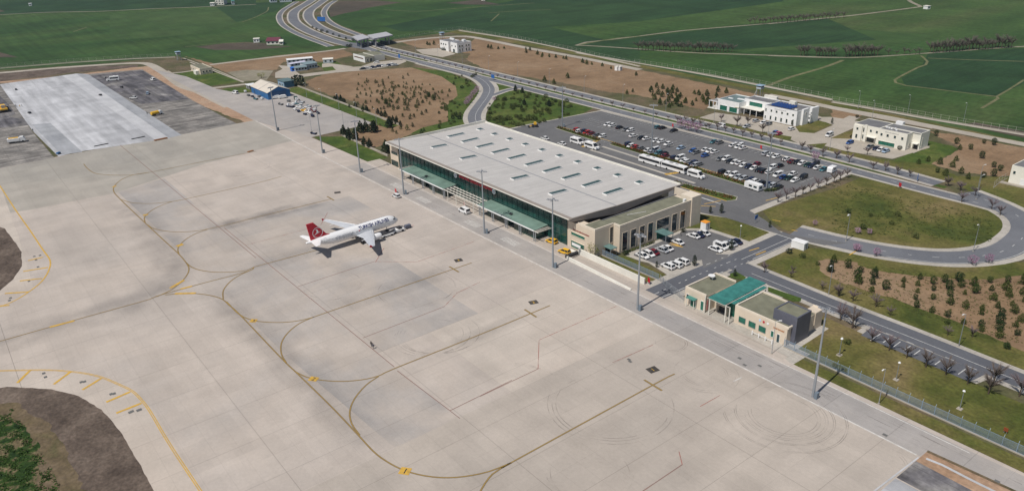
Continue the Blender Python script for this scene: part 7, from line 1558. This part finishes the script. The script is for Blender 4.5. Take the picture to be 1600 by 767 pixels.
scatter(ft, at('D', [(195,336),(215,337),(232,335)]), 'bare tree in the small clump at the left of the right-hand field row', 'field trees, small clump', (1.1, 1.3))
scatter(ft, at('D', [(290+i*18, 338+rn.uniform(-3, 4)) for i in range(7)]), 'bare tree in the second clump of the right-hand field row', 'field trees, second clump', (.9, 1.1))
scatter(ft, at('D', [(465+i*19, 340-i*.6+rn.uniform(-3, 3)) for i in range(11)]), 'bare tree in the third clump of the right-hand field row', 'field trees, third clump', (1.0, 1.3))
scatter(ft, at('D', [(720,333),(770,330),(815,328),(850,328),(885,326),(905,325)]), 'small bare tree in the thin gap of the right-hand field row', 'field trees, thin gap', (.5, .9))
scatter(ft, at('D', [(970+i*19.5, 318-i*1.35+rn.uniform(-3, 3)) for i in range(26)]), 'bare tree in the long row at the upper right', 'field trees at the upper right', (.9, 1.45))
scatter(bsh[:1], at('w3', [(700,480),(780,500),(870,530),(960,560),(1060,590),(1170,615),(560,420),(620,450),(1080,705),(1110,712),(1130,705)]), 'small dark shrub on the median of the gate road', 'shrubs on the gate road median', (.8, 1.3))
# blossom and leafy singles
pk = [tree_proto('blossom_tree', 'tree', 4.6, PNK, egg(i+90, .42), 330, .05, i+90, base=.25) for i in range(2)]
scatter(pk, at('F', [(745,225),(728,245),(712,265),(695,290),(675,315),(657,335)]), 'pink blossom tree in the short row left of the curving road', 'blossom trees left of the curving road', (.75, .95))
scatter(pk, at('H', [(225,262),(285,282),(352,292)]), 'large pink blossom tree behind the car park, beside the left red banner', 'blossom trees behind the car park', (1.0, 1.25))
place(pk[0], USED, (*at1('H', 1295, 520), .05), 1, 'single pink blossom tree behind the right group of cars', None, 1.0)
place(pk[1], USED, (*at1('F', 880, 300), .05), 2, 'small pink blossom tree right of the curving road', None, .6)
scatter(pk, at('M', [(150,512),(265,538),(838,590),(938,580)])+at('L', [(1142,432)]), 'small pink blossom tree on the outer verge of the loop road', 'blossom trees outside the loop road', (.5, .75))
scatter(pk, at('M', [(152,405),(222,410)])+at('L', [(893,280)]), 'small pale pink blossom tree inside the oval green', 'blossom trees inside the oval green', (.5, .65))
lf = tree_proto('young_tree', 'tree', 5.6, YGR, egg(96, .36), 420, .034, 96, base=.2)
place(lf, USED, (*at1('K', 408, 545), .05), 0, 'young tree with fresh yellow-green leaves at the corner of the wing', None, 1.0)
place(lf, USED, (*at1('E', 300, 115), .05), 2, 'wide yellow-green tree behind the blue hangar', None, (1.5, 1.5, .7)); place(lf, USED, (*at1('b57', 745, 290), .05), 3, 'yellow-green tree behind the gate office', None, 1.1)
scatter([bsh[1], bsh[2]], at('M', [(183,375),(500,430),(97,280),(355,350),(390,300),(230,300)]), 'small yellowish bush inside the oval green', 'bushes inside the oval green', (.6, 1.1))
cy = tree_proto('cypress', 'tree', 3.4, DKG, egg(98, .17), 200, .05, 98, base=.02)
for v, x, y, s_, t_ in (('L',333,205,1.2,'dark cypress on the lawn by the junction, tallest of three'),('L',267,205,.9,'dark conifer on the lawn by the junction, middle of three'),('L',192,195,.8,'dark conifer on the lawn by the junction, left of three'),('c6',840,470,1.2,'dark cypress at the kerb of the small car park, lower one'),('c6',1322,265,1.2,'dark cypress at the kerb of the small car park, right one'),('c6',345,490,.7,'small dark shrub at the fence corner of the small car park'),('L',623,290,.8,'small cypress at the rounded corner of the lawn'),('N',490,200,.8,'small cypress on the little island left of the teal roof'),
 ('w1b' if False else 'H',940,195,.9,'slim cypress against the white office, left'),('H',1115,240,1.0,'slim cypress against the white office, right'),('H',1430,225,1.0,'cypress on the lawn right of the white office'),('L',985,560,1.4,'dark tree in front of the brown strip by the junction')):
    place(cy, USED, (*at1(v, x, y), .05), 1, t_, None, s_ if s_ < 1.1 else (s_, s_, s_))
scatter([bsh[0]], at('K', [(605,530),(950,395)])+at('I', [(155,335),(540,430),(200,175)]), 'small dark bush at a building corner', 'bushes at building corners', (.7, 1.1))
scatter([bsh[0]], at('w4', [(325,415),(345,425),(375,430),(400,435)]), 'dark bush along the front of the white office at the top', 'bushes in front of the top office', (.8, 1.1))
scatter(bsh, at('O', [(690,330),(1045,470),(90,450)])+at('L', [(910,515),(820,470),(740,445)]), 'low bush on the verges of the lower road', 'bushes on the lower verges', (.6, 1.0))

# weeds and tufts that nobody could count
def tufts(name, label, pts, size, h, m_, seed):
    rn = random.Random(seed); mb = MB()
    for x, y in pts:
        for _ in range(rn.randint(3, 7)):
            s_ = size*rn.uniform(.5, 1.3); a = rn.uniform(0, 6.3); cx, cy = x+rn.gauss(0, size*1.2), y+rn.gauss(0, size*1.2); u = (math.cos(a)*s_, math.sin(a)*s_); t = rn.uniform(-.5, .5)*s_
            mb.add([(cx-u[0], cy-u[1], .1), (cx+u[0], cy+u[1], .1), (cx+u[0]*.6-u[1]*.6, cy+u[1]*.6+u[0]*.6, .1+h*rn.uniform(.5, 1.2)), (cx-u[0]*.6-u[1]*.6, cy-u[1]*.6+u[0]*.6, .1+h*rn.uniform(.5, 1.2))], [(0, 1, 2, 3)])
    tag(mb.build(name, m_), label, kind='stuff')
rn = random.Random(77); WD = foliage('weed_leaves', (.024, .058, .010), (.055, .100, .018))
pts = []
while len(pts) < 620:
    x, y = rn.uniform(-30, 250), rn.uniform(445, 790)
    if x < 50+(y-445)*.62 and math.sin(x*.09+y*.05)+math.sin(y*.11-x*.04) > .1+rn.gauss(0, .5): pts.append((x, y))
tufts('weeds', None, at('T', pts), .22, .2, WD, 1)
pts = []
while len(pts) < 900:
    x, y = rn.uniform(0, 1150), rn.uniform(590, 1060)
    if y > 575+x*.10 and y < 700+x*.36: pts.append((x, y))
tufts('weeds', None, at('M', pts), .14, .16, foliage('olive_weed', (.045, .055, .018), (.09, .095, .03)), 2)
pts = [(rn.uniform(0, 1060), rn.uniform(90, 500)) for _ in range(1300)]; pts = [(x, y) for x, y in pts if y > 85+x*.22 and y < 385+x*.08 and x < 960]
tufts('weeds', None, at('M', pts), .22, .15, foliage('dark_grass_tuft', (.040, .060, .014), (.085, .095, .024)), 3)

# ---------------------------------------------------------------- the air over the plain
hz_ = bpy.data.materials.new('haze'); hz_.use_nodes = True; N = hz_.node_tree.nodes; L = hz_.node_tree.links
N.remove(N['Principled BSDF']); pvn = N.new('ShaderNodeVolumePrincipled'); pvn.inputs['Color'].default_value = (.72, .84, 1.0, 1); pvn.inputs['Density'].default_value = .00006; pvn.inputs['Anisotropy'].default_value = .2
L.new(pvn.outputs[0], N['Material Output'].inputs['Volume'])
mb = MB(); mb.box(-9500, 16500, -14500, 9500, -1, 128); tag(mb.build('haze', hz_), kind='stuff')
